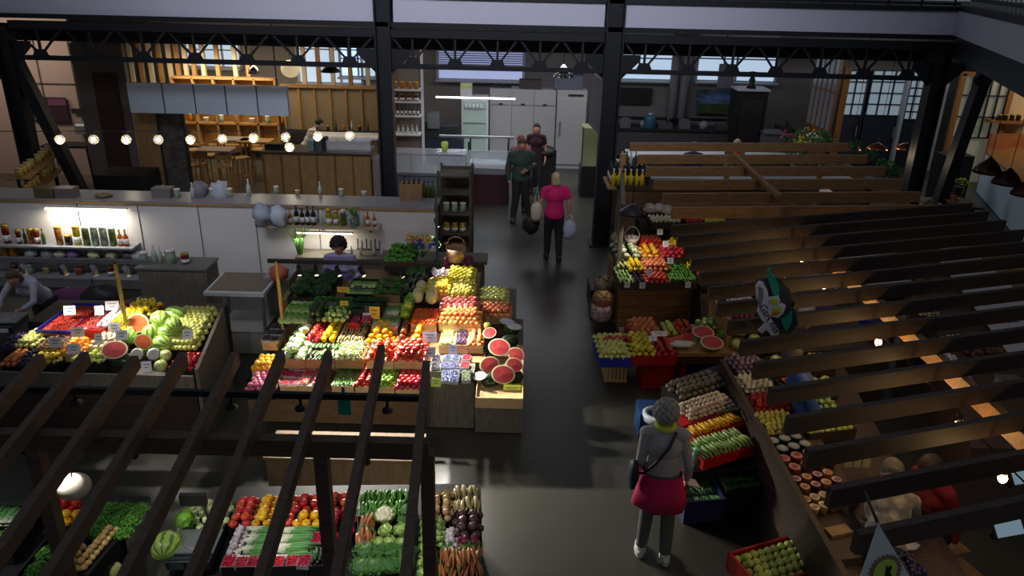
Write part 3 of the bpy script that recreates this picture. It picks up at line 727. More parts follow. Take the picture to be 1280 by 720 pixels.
def rect(x0, y0, x1, y1, z, ang):
    """rectangle on the level z that shows at the given picture box -> centre, width, depth"""
    bl, br = at(x0, y1, z), at(x1, y1, z); tp = at((x0+x1)/2, y0, z)
    u = Vector((math.cos(ang), math.sin(ang), 0)); v = Vector((-math.sin(ang), math.cos(ang), 0))
    m = (bl+br)/2; w = (br-bl).dot(u); d = (tp-m).dot(v)
    c = bl+(br-bl)/2; c = Vector((c.x, c.y, z)); c = m+v*d/2
    return c, w, d
def bin_(x0, y0, x1, y1, z, kind, what, place, cr='wood', ang=0, layers=2, s=1, h=.12, fl=None, rot90=False, crowd=1.0, gap=-.012):
    c, w, d = rect(x0, y0, x1, y1, z, ang)
    r = PROT[kind][1]
    if fl is None: fl = min(h-.02, max(.02, r[2]*s*1.1 if r[2] else .03))
    lab = what+' '+place
    words = {'wood': 'light wooden crate', 'red': 'red plastic crate', 'blue': 'blue plastic crate', 'navy': 'navy plastic crate', 'black': 'black display tray', 'dark': 'dark wooden tray', 'card': 'cardboard tray', 'oak': 'brown wooden tray'}
    if cr: crate(cr, w-.004, d-.004, h, fl, (c.x, c.y, z-h), ang, ' '.join((words[cr]+' of the '+what+' '+place).split()[:16]))
    zz = z-fl if cr else z
    fill((c.x, c.y, zz), ang+(PI/2 if rot90 else 0), (d if rot90 else w)-2*gap-.01, (w if rot90 else d)-2*gap-.01, kind, lab, lab.replace(' the ', ' ')+' group' if False else what+'s '+place, layers, s, crowd=crowd)
    return c, w, d
CARDM = {}
def card(px, py, z, label, w=.09, h=.07, m=None, lean=.35, ang=0, group=None):
    p = at(px, py, z)
    t = thing('price_card', label, 'price card', (p.x, p.y, p.z-h/2), ang, group)
    b = MB(); M = Matrix.Rotation(-lean, 3, 'X')
    b.box((0, 0, h/2), (w, .003, h), M=M); b.obj('card', t, m=m or PAPER)
    b = MB()
    for i in range(2): b.box(M @ Vector((0, -.003, h*(.2-.3*i)))+Vector((0, 0, h/2)), (w*(.6-.2*i), .001, h*.07), M=M)
    b.obj('writing', t, m=PAPD)
    return t
# ------------------------------------------------------------------ market stalls
def plinth(t, x0, y0, x1, y1, z, ang, m, name='plinth', lo=0.02, ex=0):
    c, w, d = rect(x0, y0, x1, y1, z, ang)
    b = MB(); b.box((c.x, c.y, (z+lo)/2), (w+ex, d+ex, z-lo), m, rz=ang); return b.obj(name, t)
def rectq(fl, fr, bl, z):
    a, b, c = at(*fl, z), at(*fr, z), at(*bl, z)
    u = b-a; w = u.length; u.normalize(); v = Vector((-u.y, u.x, 0)); d = (c-a).dot(v)
    return a+u*w/2+v*d/2, w, d, math.atan2(u.y, u.x)
def binq(fl, fr, bl, z, kind, what, place, cr='black', layers=2, s=1, h=.12, fl_=None, rot90=False, ang=None):
    c, w, d, a = rectq(fl, fr, bl, z)
    if ang is not None: a = ang
    r = PROT[kind][1]; f = fl_ or min(h-.02, max(.02, r[2]*s*1.1 if r[2] else .03))
    words = {'wood': 'light wooden crate', 'red': 'red plastic crate', 'blue': 'blue plastic crate', 'navy': 'navy plastic crate', 'black': 'black display tray', 'dark': 'dark wooden tray', 'card': 'cardboard tray', 'oak': 'brown wooden tray'}
    if cr: crate(cr, w-.004, d-.004, h, f, (c.x, c.y, z-h), a, ' '.join((words[cr]+' of the '+what+' '+place).split()[:16]))
    fill((c.x, c.y, z-f if cr else z), a+(PI/2 if rot90 else 0), (d if rot90 else w)-.01, (w if rot90 else d)-.01, kind, what+' '+place, what+'s '+place, layers, s)

# ---- middle stall, brightly lit
MA = math.atan2((at(652, 497, .72)-at(308, 488, .72)).y, (at(652, 497, .72)-at(308, 488, .72)).x)
SP = 'on the bright middle stall'
t = thing('market_counter', 'stepped timber counter carrying the brightly lit middle fruit stall', 'counter')
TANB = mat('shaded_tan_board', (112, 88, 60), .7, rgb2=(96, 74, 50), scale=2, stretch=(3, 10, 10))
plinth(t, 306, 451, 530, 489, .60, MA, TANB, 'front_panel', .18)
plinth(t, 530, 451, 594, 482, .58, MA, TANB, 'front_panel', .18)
plinth(t, 343, 404, 606, 450, .77, MA, BRW, 'step')
plinth(t, 350, 376, 606, 404, .89, MA, BRW, 'step')
plinth(t, 432, 338, 596, 376, 1.0, MA, BRW, 'step')
plinth(t, 350, 342, 432, 376, 1.0, MA, BRW, 'step')
plinth(t, 306, 455, 594, 478, .18, MA, BLK, 'toe_kick', 0)
z = .72
bin_(306, 462, 343, 488, z, 'potato_red', 'small pink potato', 'at the front left of the middle stall', 'black', MA)
bin_(349, 455, 371, 482, z, 'raspberry', 'punnet of raspberries', 'front row of the middle stall', 'wood', MA)
bin_(371, 455, 402, 482, z, 'strawberry_p', 'punnet of strawberries', 'front row of the middle stall', 'wood', MA)
bin_(414, 457, 442, 482, z, 'pea_pod', 'green pea pod', 'front row of the middle stall', 'wood', MA, layers=3)
bin_(443, 454, 467, 482, z, 'tomato', 'dark red tomato', 'beside the pea pods, middle stall', 'wood', MA, s=.9)
bin_(468, 457, 493, 482, z, 'lime', 'small green lime', 'front row of the middle stall', 'wood', MA)
bin_(494, 454, 529, 485, z, 'plum_red', 'crimson plum', 'front row of the middle stall', 'wood', MA)
bin_(534, 446, 552, 464, .76, 'blackberry', 'punnet of blackberries', 'above the yellow-green card', None, MA)
bin_(552, 446, 572, 464, .76, 'blueberry', 'punnet of blueberries', 'between the blackberries and raspberries', None, MA)
bin_(572, 446, 590, 464, .76, 'raspberry', 'punnet of raspberries', 'beside the blueberries, middle stall', None, MA)
bin_(552, 466, 572, 480, .74, 'blueberry', 'punnet of blueberries', 'in the very front line of the middle stall', None, MA)
bin_(573, 465, 591, 479, .74, 'gooseberry', 'punnet of green gooseberries', 'right of the blueberries', None, MA)
plinth(t, 531, 445, 593, 465, .76, MA, GRY, 'step')
bin_(314, 446, 343, 461, .8, 'tomato_yellow', 'orange-yellow tomato', 'above the pink potatoes', 'wood', MA, s=.85)
bin_(327, 405, 346, 427, .9, 'blackberry', 'punnet of dark berries', 'at the left end of the middle stall', 'wood', MA)
z = .9
bin_(346, 402, 381, 449, z, 'cauliflower', 'white cauliflower', 'at the left of the middle stall', 'oak', MA, layers=2, s=.88)
bin_(382, 404, 400, 429, z, 'pepper_red', 'red bell pepper', 'beside the cauliflowers', None, MA, s=.9)
bin_(400, 406, 419, 429, z, 'pepper_yellow', 'yellow bell pepper', 'between red peppers and white asparagus', None, MA, s=.9)
bin_(381, 430, 418, 449, z, 'cucumber', 'short dark cucumber', 'in front of the yellow peppers', 'oak', MA, layers=2, s=.8)
bin_(418, 429, 454, 449, z, 'cabbage_pale', 'small pale cabbage', 'right of the cucumbers', 'oak', MA, layers=2, s=.42)
bin_(420, 403, 453, 428, z, 'radish_white', 'white asparagus-like root', 'behind the pale cabbages', 'card', MA, layers=3, s=.7)
bin_(457, 407, 492, 428, z, 'tomato_yellow', 'yellow tomato', 'in the top left of the tomato display', 'wood', MA, layers=3)
bin_(492, 407, 512, 428, z, 'tomato_brown', 'brown tomato', 'in the middle of the tomato display', 'wood', MA, layers=3)
bin_(512, 407, 530, 428, z, 'orange', 'round orange fruit', 'in the top right of the tomato display', 'wood', MA, layers=3)
bin_(457, 429, 492, 450, z, 'tomato_orange', 'orange-red tomato', 'in the lower left of the tomato display', 'wood', MA, layers=3)
bin_(492, 429, 530, 450, z, 'tomato', 'red tomato', 'in the lower right of the tomato display', 'wood', MA, layers=3)
bin_(548, 404, 567, 431, z, 'grape_green', 'bunch of green grapes', 'on the middle stall', 'wood', MA, s=.9)
bin_(567, 404, 585, 431, z, 'grape_dark', 'bunch of dark grapes', 'between green grapes and apricots', 'wood', MA, s=.9)
bin_(585, 404, 604, 431, z, 'apricot', 'yellow apricot', 'right of the dark grapes', 'wood', MA, s=.9)
z = 1.02
bin_(350, 370, 383, 402, z, 'celery', 'bunch of celery', 'at the back left of the middle stall', None, MA, s=1.0, crowd=.8)
bin_(384, 386, 402, 404, z, 'avocado', 'dark avocado', 'behind the red peppers', None, MA)
bin_(402, 386, 434, 404, z, 'kohlrabi', 'pale green kohlrabi', 'behind the yellow peppers', None, MA, s=.85)
bin_(435, 387, 449, 404, z, 'raspberry', 'box of pink radishes', 'behind the white roots', 'red', MA, s=.8)
bin_(450, 387, 464, 404, z, 'radish', 'pink radish', 'beside the radish box', None, MA, layers=3)
bin_(464, 378, 497, 407, z, 'spring_onion', 'bunch of spring onions', 'behind the yellow tomatoes', 'wood', MA, s=.95)
bin_(497, 380, 513, 400, z, 'lettuce', 'bright green lettuce', 'right of the spring onions', None, MA, s=.8)
bin_(513, 388, 545, 405, z, 'cherry_tomato', 'orange cherry tomato', 'behind the oranges', 'wood', MA, layers=2)
bin_(548, 390, 601, 404, z, 'apricot', 'blushed apricot', 'behind the grapes', 'wood', MA, layers=3, s=1.05)
bin_(548, 375, 598, 389, z+.03, 'peach', 'pink peach', 'behind the blushed apricots', 'wood', MA, layers=2)
z = 1.1
bin_(358, 344, 412, 372, z, 'parsley_dark', 'dark green herb bunch', 'in front of the striped-shirt seller', 'black', MA, s=1.5, crowd=.8)
bin_(386, 372, 436, 387, z, 'basil', 'potted leafy herb', 'behind the kohlrabi', 'black', MA, s=.8)
bin_(438, 372, 478, 387, z, 'parsley_dark', 'low dark herb bunch', 'behind the radishes', 'black', MA, s=.7)
bin_(468, 348, 500, 369, z, 'basil', 'bright basil plant', 'in the basket right of the seller', 'card', MA, s=1.0)
bin_(500, 345, 530, 370, z, 'zucchini_dark', 'dark courgette', 'beside the basil basket', 'black', MA, layers=3)
bin_(514, 362, 546, 381, z, 'mango', 'round pale melon', 'in front of the lemons', None, MA, s=1, layers=1)
bin_(531, 350, 561, 366, z+.06, 'lemon', 'yellow lemon', 'behind the pale melons', 'wood', MA)
bin_(562, 355, 592, 374, z, 'pear', 'russet green pear', 'behind the pink peaches', 'wood', MA)
bin_(557, 336, 593, 354, z+.02, 'apple_yellow', 'yellow apple', 'at the back right of the middle stall', 'wood', MA)
bin_(535, 338, 557, 352, z+.04, 'garlic', 'white garlic bulb', 'left of the yellow apples', 'card', MA)
bin_(553, 322, 590, 335, z+.02, 'onion_red', 'purple onion', 'below the wicker basket', 'card', MA, s=.8)
bin_(480, 306, 515, 330, z+.1, 'salad', 'bushy green salad', 'behind the seller\'s bench at the back', 'black', MA, s=1.0)
bin_(505, 330, 552, 345, z+.02, 'basil', 'light green herb bunch', 'under the light rail at the back', 'black', MA, s=1.0)
bin_(430, 348, 466, 368, 1.06, 'celery', 'leafy celery stalk bunch', 'right in front of the seller', 'black', MA, s=.7)
# right wing of the middle stall
t = thing('market_counter', 'short grey-wood counter at the aisle end of the middle stall', 'counter')
plinth(t, 594, 398, 654, 494, .52, MA, GRY, 'plinth')
plinth(t, 597, 360, 645, 398, .80, MA, GRY, 'plinth')
bin_(596, 362, 636, 379, .95, 'pear_round', 'pale green pear', 'at the aisle corner of the middle stall', 'wood', MA, layers=2)
bin_(598, 381, 640, 395, .93, 'nectarine', 'red nectarine', 'at the aisle side of the middle stall', 'wood', MA, layers=2)
c, w, d = rect(594, 430, 654, 497, .66, MA); crate('wood', w, d, .14, .05, (c.x, c.y, .52), MA, 'slatted wooden crate with watermelon halves at the stall corner')
def single(kind, px, py, z, label, rot=(0, 0, 0), s=1.0, group=None):
    p = at(px, py, z); return put(kind, p, label, group, rot, s)
wmh = [(612, 416, .95, .7, 'small watermelon half at the top of the melon pile', 'wm_half'),
       (624, 434, .92, 1.1, 'pink watermelon half in the middle of the melon pile', 'wm_half'),
       (645, 443, .86, .85, 'watermelon half at the aisle edge, upper one of the two', 'wm_half'),
       (612, 456, .82, 1.0, 'tilted watermelon half at the left of the melon pile', 'wm_half'),
       (643, 456, .82, .85, 'watermelon half at the aisle edge, lower one of the two', 'wm_half'),
       (629, 468, .76, 1.15, 'deep red watermelon half at the very front of the pile', 'wm_half'),
       (599, 470, .74, .9, 'pale lilac melon slice at the front left of the pile', 'wm_half_pale')]
for i, (x, y, z_, s_, lb, k) in enumerate(wmh):
    single(k, x, y, z_, lb, (.75, (-.25, .1, .3, -.2, .3, .05, -.3)[i], (.2, -.1, -.3, .35, -.25, .02, -.5)[i]), s_)
for i, (x, y, z_, lb) in enumerate([(640, 410, .86, 'dark watermelon at the back of the melon pile'), (600, 440, .72, 'dark watermelon at the left edge of the melon pile'), (636, 428, .80, 'dark watermelon behind the pink halves'), (612, 440, .70, 'dark watermelon under the tilted half'), (640, 470, .66, 'dark watermelon under the front half'), (614, 474, .66, 'dark watermelon beside the lilac slice')]):
    single('watermelon_dark', x, y, z_, lb, (0, 0, i*1.1), .9)
single('apple_green', 609, 407, .98, 'bright green apple above the melon pile', s=1.3)
for i, (x, y) in enumerate([(634, 402), (643, 408)]): single('wm_half_pale', x, y, .98, ('whole-looking pale squash slice behind the melons', 'pale squash slice at the aisle edge')[i], (.5, .2, .3), .9)
YG = mat('yellow_green_card', (186, 214, 90), .7)
card(545, 478, .68, 'yellow-green price card under the blackberries', .11, .1, YG, ang=MA)
p = at(640, 486, .62); card(640, 487, .62, 'large yellow-green price card on the melon crate', .2, .12, YG, ang=MA, lean=.05)
for i, (x, y, z_, w_, lb) in enumerate([(537, 421, .98, .17, 'grey sign card left of the green grapes'), (537, 440, .88, .14, 'small grey sign under the grape display'), (566, 437, .85, .1, 'dark scale label under the dark grapes'), (458, 397, 1.06, .09, 'small white card beside the radishes')]):
    card(x, y, z_, lb, w_, .12, mat('grey_card', (176, 178, 196), .6), ang=MA)
YEL = mat('yellow_card', (232, 190, 50), .6)
card(429, 362, 1.18, 'yellow price card held up before the seller', .16, .07, YEL, ang=MA, lean=.1)
card(430, 381, 1.14, 'small yellow card below the seller', .1, .1, YEL, ang=MA)
card(468, 391, 1.1, 'yellow framed price board among the spring onions', .13, .15, YEL, ang=MA)
for i, (x, y) in enumerate([(448, 360), (461, 386), (401, 380), (414, 381), (487, 356)]):
    card(x, y, 1.14, 'small dark slate price card ' + ('right of the seller', 'beside the yellow framed board', 'behind the kohlrabi', 'beside the small yellow card', 'by the basil basket')[i], .1, .07, mat('slate_card', (50, 52, 62), .6), ang=MA)
# flowers at the back of the middle stall
t = thing('flower_bouquet', 'mixed bouquet with blue and orange blossoms behind the light rail', 'flowers', at(528, 322, 1.1))
mb = MB(); random.seed(4)
for i in range(16): a = random.uniform(0, 6.28); mb.tube([(0, 0, 0), (.22*math.cos(a), .1*math.sin(a), random.uniform(.2, .35))], .005, LG[0], 4)
leaves(mb, 160, .28, .32, .025, LG+LB); mb.obj('foliage', t)
for nm, c, xs in (('blue_blossom', (58, 64, 200), (-.05, .16)), ('orange_blossom', (226, 156, 60), (-.12, .1))):
    mb = MB()
    for i in range(24):
        mb.ell((random.choice(xs)+random.uniform(-.09, .09), -.12+random.uniform(-.05, .05), .24+random.uniform(-.05, .07)+(.08 if 'orange' in nm else 0)), .022, mat(nm, c, .6), 6, 4)
    mb.obj(nm, t)
t = thing('wicker_basket', 'pinkish wicker basket standing on the crates at the back', 'basket', at(570, 326, 1.2))
mb = MB(); mb.lathe([(.11, 0), (.15, .2), (.14, .2), (.1, .02), (0, .02)], mat('wicker', (190, 150, 120), .8, rgb2=(150, 112, 86), kind='wave', scale=30, stretch=(1, 1, 4)), 16); mb.obj('bowl', t)
mb = MB(); mb.tube([(-.14*math.cos(a*PI/8), 0, .2+.16*math.sin(a*PI/8)) for a in range(9)], .008, MATS['wicker'], 6); mb.obj('basket_handle', t)
# ---- left stall
LP = 'on the left stall'
LA = 0.0
t = thing('market_counter', 'sloping grey-boarded counter of the left fruit stall', 'counter')
plinth(t, -60, 434, 246, 470, .72, LA, DKW, 'front_panel')
plinth(t, -60, 405, 240, 436, .86, LA, DKW, 'step')
a0 = at(243, 462, .95); a1 = at(277, 392, 1.1)
b = MB(); b.add([(a0.x, a0.y, 0), (a0.x+.04, a0.y, 0), (a1.x+.04, a1.y, 0), (a1.x, a1.y, 0), (a0.x, a0.y, .95), (a0.x+.04, a0.y, .95), (a1.x+.04, a1.y, 1.18), (a1.x, a1.y, 1.18)], [(3, 2, 1, 0), (4, 5, 6, 7), (0, 1, 5, 4), (1, 2, 6, 5), (2, 3, 7, 6), (3, 0, 4, 7)], GRY); b.obj('side_panel', t)
b = MB(); c, w, d = rect(30, 376, 262, 405, 1.0, LA); b.box((c.x, c.y, .5), (w, d, 1.0), DKW); b.obj('step', t)
b = MB(); c, w, d = rect(-60, 466, 243, 471, .86, LA); b.box((c.x, c.y, .8), (w, .03, .16), GRY); b.obj('front_edge', t)
bin_(44, 378, 88, 413, 1.1, 'lingon', 'heap of red berries', 'in the blue crate', 'blue', .0, 1, h=.1, fl=.07, crowd=.95)
bin_(89, 378, 133, 412, 1.1, 'cranberry', 'heap of brownish berries', 'in the long red crate', 'red', .0, 1, h=.1, fl=.07, crowd=.95)
bin_(134, 378, 170, 411, 1.1, 'pepper_yellow', 'yellow pepper', 'in the short red crate', 'red', .0, 2, h=.12)
bin_(2, 419, 17, 434, 1.0, 'plum_dark', 'heap of blue plums', 'at the left edge of the left stall', 'black', LA, 1)
bin_(17, 414, 44, 433, 1.0, 'pear_round', 'yellowish pear', 'below the blue crate', 'black', LA, s=.9)
bin_(45, 415, 79, 436, 1.0, 'nuts', 'heap of brown dates', 'left of the big white card', 'black', LA, 1)
bin_(0, 437, 22, 456, .92, 'apricot', 'orange apricot', 'at the lower left corner of the left stall', 'black', LA)
bin_(22, 437, 36, 456, .92, 'plum_dark', 'heap of dark plums', 'between the apricots and yellow plums', 'black', LA, 1)
bin_(36, 437, 72, 453, .92, 'plum_yellow', 'small yellow plum', 'in the front row of the left stall', 'black', LA)
bin_(80, 413, 109, 425, 1.0, 'tomato_big', 'pink tomato', 'under the red crates', 'wood', LA)
bin_(74, 426, 104, 441, .97, 'orange', 'round orange', 'in front of the pink tomatoes', 'wood', LA)
bin_(84, 443, 102, 458, .9, 'grape_green', 'bunch of pale grapes', 'at the front of the left stall', None, LA, s=.8)
bin_(103, 437, 130, 452, .92, 'apple_green', 'green apple', 'left of the cut red melon', 'black', LA)
bin_(110, 419, 146, 434, 1.0, 'mushroom', 'pale mushroom', 'in the middle of the left stall', 'wood', LA, layers=3)
bin_(120, 386, 134, 410, 1.12, 'garlic', 'white garlic bulb', 'beside the yellow peppers', None, LA)
for (x, y, z_, k, lb, r, s_) in [
    (200, 400, 1.14, 'watermelon', 'round light striped watermelon at the back of the left stall', (0, .3, .4), 1.0),
    (219, 394, 1.12, 'watermelon', 'striped watermelon furthest back beside the pears', (.3, 0, 1.5), 1.0),
    (217, 407, 1.14, 'watermelon', 'striped watermelon second from the back', (.2, .4, .7), .85),
    (189, 418, 1.05, 'watermelon', 'pale striped watermelon in the middle of the pile', (1.2, 0, .1), .9),
    (208, 417, 1.05, 'watermelon', 'light watermelon right of the pale striped one', (0, 0, 1.3), .9),
    (203, 430, .98, 'watermelon', 'light green watermelon at the front of the pile', (0, .2, 1.0), .95),
    (162, 420, 1.02, 'watermelon', 'striped watermelon left of the orange slice', (0, 1, .3), .85),
    (173, 398, 1.1, 'watermelon', 'small striped watermelon behind the cut slice', (0, .2, .9), .8),
    (152, 450, .9, 'watermelon_dark', 'dark green watermelon at the front of the left stall', (0, 0, 1.4), .9),
    (185, 436, .92, 'watermelon', 'striped watermelon behind the paper rosettes', (0, .7, 1.0), .8),
    (207, 444, .93, 'melon_small', 'netted pale melon beside the rosettes', (0, 0, 0), .8),
    (201, 457, .88, 'melon_small', 'green-brown melon at the front edge', (0, 0, 0), .85)]:
    single(k, x, y, z_, lb, r, s_)
single('wm_half_light', 172, 404, 1.16, 'long orange melon slice on top of the pile', (1.1, 0, 0), 1.1)
single('wm_half_light', 179, 427, 1.06, 'orange melon slice leaning at the pile', (1.0, .6, .6), .85)
single('wm_half', 143, 437, 1.05, 'flat dark-pink watermelon half on the left stall', (.6, .1, .15), 1.15)
for i, (x, y) in enumerate([(171, 443), (192, 443)]):
    t = thing('paper_rosette', ('round white paper rosette left one on the melons', 'round white paper rosette right one on the melons')[i], 'rosette', at(x, y, 1.02))
    mb = MB(); mb.lathe([(.075, 0), (.05, .012), (.03, .004), (0, .01)], mat('rosette_paper', (196, 196, 186), .7), 18, M=Matrix.Rotation(.9, 3, 'X')); mb.obj('disc', t)
c, w, d = rect(208, 392, 268, 438, 1.02, 0.0)
b0 = at(212, 436, .96); b1 = at(248, 436, .96); b2 = at(272, 390, 1.14)
t = thing('display_tray', 'dark sloping tray of yellow-green pears at the end of the left stall', 'tray')
b = MB(); L0, R0, R1, L1 = at(207, 440, .9), at(247, 440, .9), at(274, 390, 1.08), at(228, 388, 1.08)
b.add([L0, R0, R1, L1]+[Vector((v.x, v.y, .7)) for v in (L0, R0, R1, L1)], [(0, 1, 2, 3), (7, 6, 5, 4), (0, 4, 5, 1), (1, 5, 6, 2), (2, 6, 7, 3), (3, 7, 4, 0)], BKP); b.obj('base', t)
random.seed(3)
for L in range(2):
    nx, ny = 7-L, 13-L
    for j in range(ny):
        for i in range(nx):
            u_, v_ = (i+.5+(.25 if j % 2 else -.2))/nx, (j+.5)/ny
            if L: u_, v_ = .08+u_*.84, .05+v_*.9
            p = L0.lerp(R0, u_).lerp(L1.lerp(R1, u_), v_)
            put('pear_round' if (i+j) % 5 else 'pear', (p.x, p.y, p.z+.034+L*.05), 'yellow-green pear piled at the end of the left stall', 'yellow-green pears at the left stall end', (random.uniform(-.5, .5), random.uniform(-.5, .5), random.uniform(0, 6)), random.uniform(.9, 1.05))
bin_(210, 444, 244, 461, .9, 'plum_red', 'red plum', 'in front of the yellow-green pears', 'black', LA)
for i, (x, y, z_, w_) in enumerate([(87, 388, 1.2, .13), (124, 388, 1.2, .1), (140, 382, 1.22, .15), (69, 428, 1.1, .13), (97, 415, 1.14, .14), (92, 436, 1.06, .13), (143, 409, 1.16, .13), (152, 419, 1.14, .13), (123, 423, 1.1, .08), (234, 418, 1.2, .1), (183, 458, 1.0, .1)]):
    card(x, y, z_, 'white price card ' + ('in the blue crate', 'in the long red crate', 'behind the yellow peppers', 'over the brown dates', 'over the pink tomatoes', 'over the round oranges', 'below the short red crate', 'beside the mushrooms', 'stuck in the mushrooms', 'stuck in the pears', 'below the rosettes')[i], w_, .11, ang=.2)
def scale_(px, py, z, ang, label, pole=False, s=1):
    t = thing('weighing_scale', label, 'scale', at(px, py, z), ang)
    b = MB(); b.box((0, 0, .045), (.36*s, .34*s, .07)); b.prism([(-.18*s, 0), (.18*s, 0), (.18*s, .09), (-.18*s, .09)], (0, -.17*s, 0), (1, 0, 0), (0, -.25, 1), .02); b.obj('body', t, m=mat('scale_dark', (48, 54, 62), .4))
    b = MB(); b.box((0, .02, .1), (.38*s, .3*s, .014)); b.lathe([(.11*s, 0), (.1*s, .003), (0, .004)], c=(0, .02, .107)); b.obj('pan', t, m=STL)
    b = MB(); b.box((-.09*s, -.215*s, .045), (.12*s, .006, .05)); b.obj('screen', t, m=mat('scale_screen', (60, 84, 84), .3))
    b = MB(); b.box((.09*s, -.215*s, .045), (.09*s, .006, .05)); b.obj('label_plate', t, m=PAPER)
    if pole:
        b = MB(); b.tube([(.1, .16, .05), (.03, .17, .34)], .011); b.box((-.03, .17, .38), (.2, .04, .1)); b.obj('display_pole', t, m=BKP)
    return t
scale_(8, 408, 1.02, .1, 'grey shop scale at the left edge of the left stall')
b = MB()
# ---- shelves and wall behind the stalls
t = None
PANEL = mat('white_wall_panel', (212, 208, 208), .45, var=.04, scale=.6)
WY = 11.7
x_l, x_r = -11.5, atY(546, 250, WY).x
b = MB(); b.box(((x_l+x_r)/2, WY+.08, .74), (x_r-x_l, .12, 1.48)); struct('wall_partition', b, PANEL)
b = MB()
for px in (104, 178, 252, 322, 400): q = atY(px, 300, WY); b.box((q.x, WY+.017, .74), (.012, .01, 1.44))
struct('trim_7', b, mat('panel_joint', (70, 66, 64), .8))
b = MB(); b.box(((x_l+x_r)/2, WY+.02, 1.475), (x_r-x_l, .05, .03)); struct('trim_8', b, OAK)
t = thing('bar_ledge', 'long pale ledge on top of the white partition wall', 'ledge', ((x_l+x_r)/2, WY+.42, 1.5))
b = MB(); b.box((0, -.12, 0), (x_r-x_l, .6, .04)); b.obj('top', t, m=mat('pale_ledge', (140, 136, 138), .4))
b = MB(); b.box((0, .16, -.75), (x_r-x_l, .05, 1.42)); b.obj('back_panel', t, m=DKW)
def row(x0, x1, y, z, kinds, label, group, step=None, sc=1.0, dy=0, jit=0, Y=None):
    """a row of jars, bottles ... standing from picture column x0 to x1 on level z"""
    a, b_ = at(x0, y, z), at(x1, y, z)
    if Y: a, b_ = atY(x0, y, Y), atY(x1, y, Y); a.z = b_.z = z
    L = (b_-a).length; r = PROT[kinds[0]][1][0]*sc
    n = max(1, int(L/(step or 2.15*r)))
    for i in range(n):
        p = a.lerp(b_, (i+.5)/n); put(kinds[i % len(kinds)], (p.x, p.y+random.uniform(-jit, jit), z), label, group, (0, 0, random.uniform(0, 6)), sc*random.uniform(.93, 1.05))
def shelf(x0, x1, y, z, d, label, m, th=.03, br=True):
    a, b_ = at(x0, y, z), at(x1, y, z)
    t = thing('wall_shelf', label, 'shelf', ((a.x+b_.x)/2, WY+.02-d/2, z))
    L = b_.x-a.x; dd = d
    b = MB(); b.box((0, 0, -th/2), (L, dd, th)); b.obj('board', t, m=m)
    if br:
        for s in (-.4, 0, .4): b = MB(); b.prism([(0, 0), (-dd*.8, 0), (0, -.14)], (s*L, dd/2, -th), (0, 1, 0), (0, 0, 1), .02); b.obj('bracket', t, m=STL)
    return t
SHM = mat('pale_shelf', (150, 152, 158), .3)
shelf(-60, 166, 310, .82, .3, 'white upper wall shelf with preserves behind the left stall', SHM)
row(2, 20, 307, .82, ['tall_red', 'tall_red'], 'red packet jar at the left of the preserves shelf', 'red packets on the left upper shelf', sc=1.3, Y=11.55)
row(22, 60, 307, .82, ['tall_red', 'bottle_olive', 'tall_honey'], 'dark jar or bottle on the left upper shelf', 'dark jars on the left upper shelf', sc=1.0, Y=11.55)
row(70, 104, 306, .82, ['tall_honey', 'jar_darkjar', 'tall_oil', 'tall_honey'], 'honey-brown preserve jar on the left upper shelf', 'brown preserve jars on the left upper shelf', sc=1.25, Y=11.55)
row(104, 148, 306, .82, ['tall_pickle', 'tall_mint', 'tall_mint'], 'white-lidded pickle jar on the left upper shelf', 'pickle jars on the left upper shelf', sc=1.3, Y=11.55)
row(148, 162, 306, .82, ['bottle_amber'], 'slim red bottle at the end of the left upper shelf', 'red bottles on the left upper shelf', sc=1.05, Y=11.55)
shelf(-60, 190, 326, .59, .3, 'glass middle wall shelf behind the left stall', mat('glass_shelf', (120, 124, 130), .15), br=False)
row(4, 24, 323, .59, ['jar_honey'], 'honey jar on the middle shelf behind the left stall', 'honey jars on the left middle shelf', sc=1.3, Y=11.55)
for i, (x, k, lb) in enumerate([(40, (186, 190, 192), 'crumpled pale plastic bag on the middle shelf'), (60, (160, 164, 170), 'silvery plastic bag on the middle shelf'), (76, (206, 200, 176), 'bundle of clear bags on the middle shelf'), (92, (150, 110, 170), 'bag with a violet ribbon on the middle shelf'), (118, (214, 212, 170), 'pale wrapped parcel on the middle shelf'), (140, (176, 190, 140), 'green-tinted wrapped herbs on the middle shelf'), (160, (92, 84, 84), 'dark round tin on the middle shelf'), (172, (170, 172, 180), 'grey bowl at the end of the middle shelf')]):
    p = atY(x, 322, 11.55); p.z = .59; mb = MB(); mb.ell((0, 0, .06), (.1, .07, .07), mat('bag_%d' % i, k, .4), 12, 8, nz=.5, seed=i); o = mb.obj(('plastic_bag', 'plastic_bag', 'plastic_bag', 'plastic_bag', 'wrapped_parcel', 'wrapped_parcel', 'round_tin', 'bowl')[i], loc=p); tag(o, lb, ('bag', 'bag', 'bag', 'bag', 'parcel', 'parcel', 'tin', 'bowl')[i])
shelf(-60, 176, 346, .31, .3, 'white lower wall shelf behind the left stall', SHM)
row(10, 170, 343, .31, ['jar_jam', 'jar_mint', 'cup_cream', 'jar_darkjar', 'cup_red', 'jar_mint'], 'small jar or tub on the lower shelf behind the left stall', 'jars and tubs on the left lower shelf', step=.24, sc=1.3, Y=11.55)
LED = mat('led_tube', (255, 240, 205), .5, emit=9)
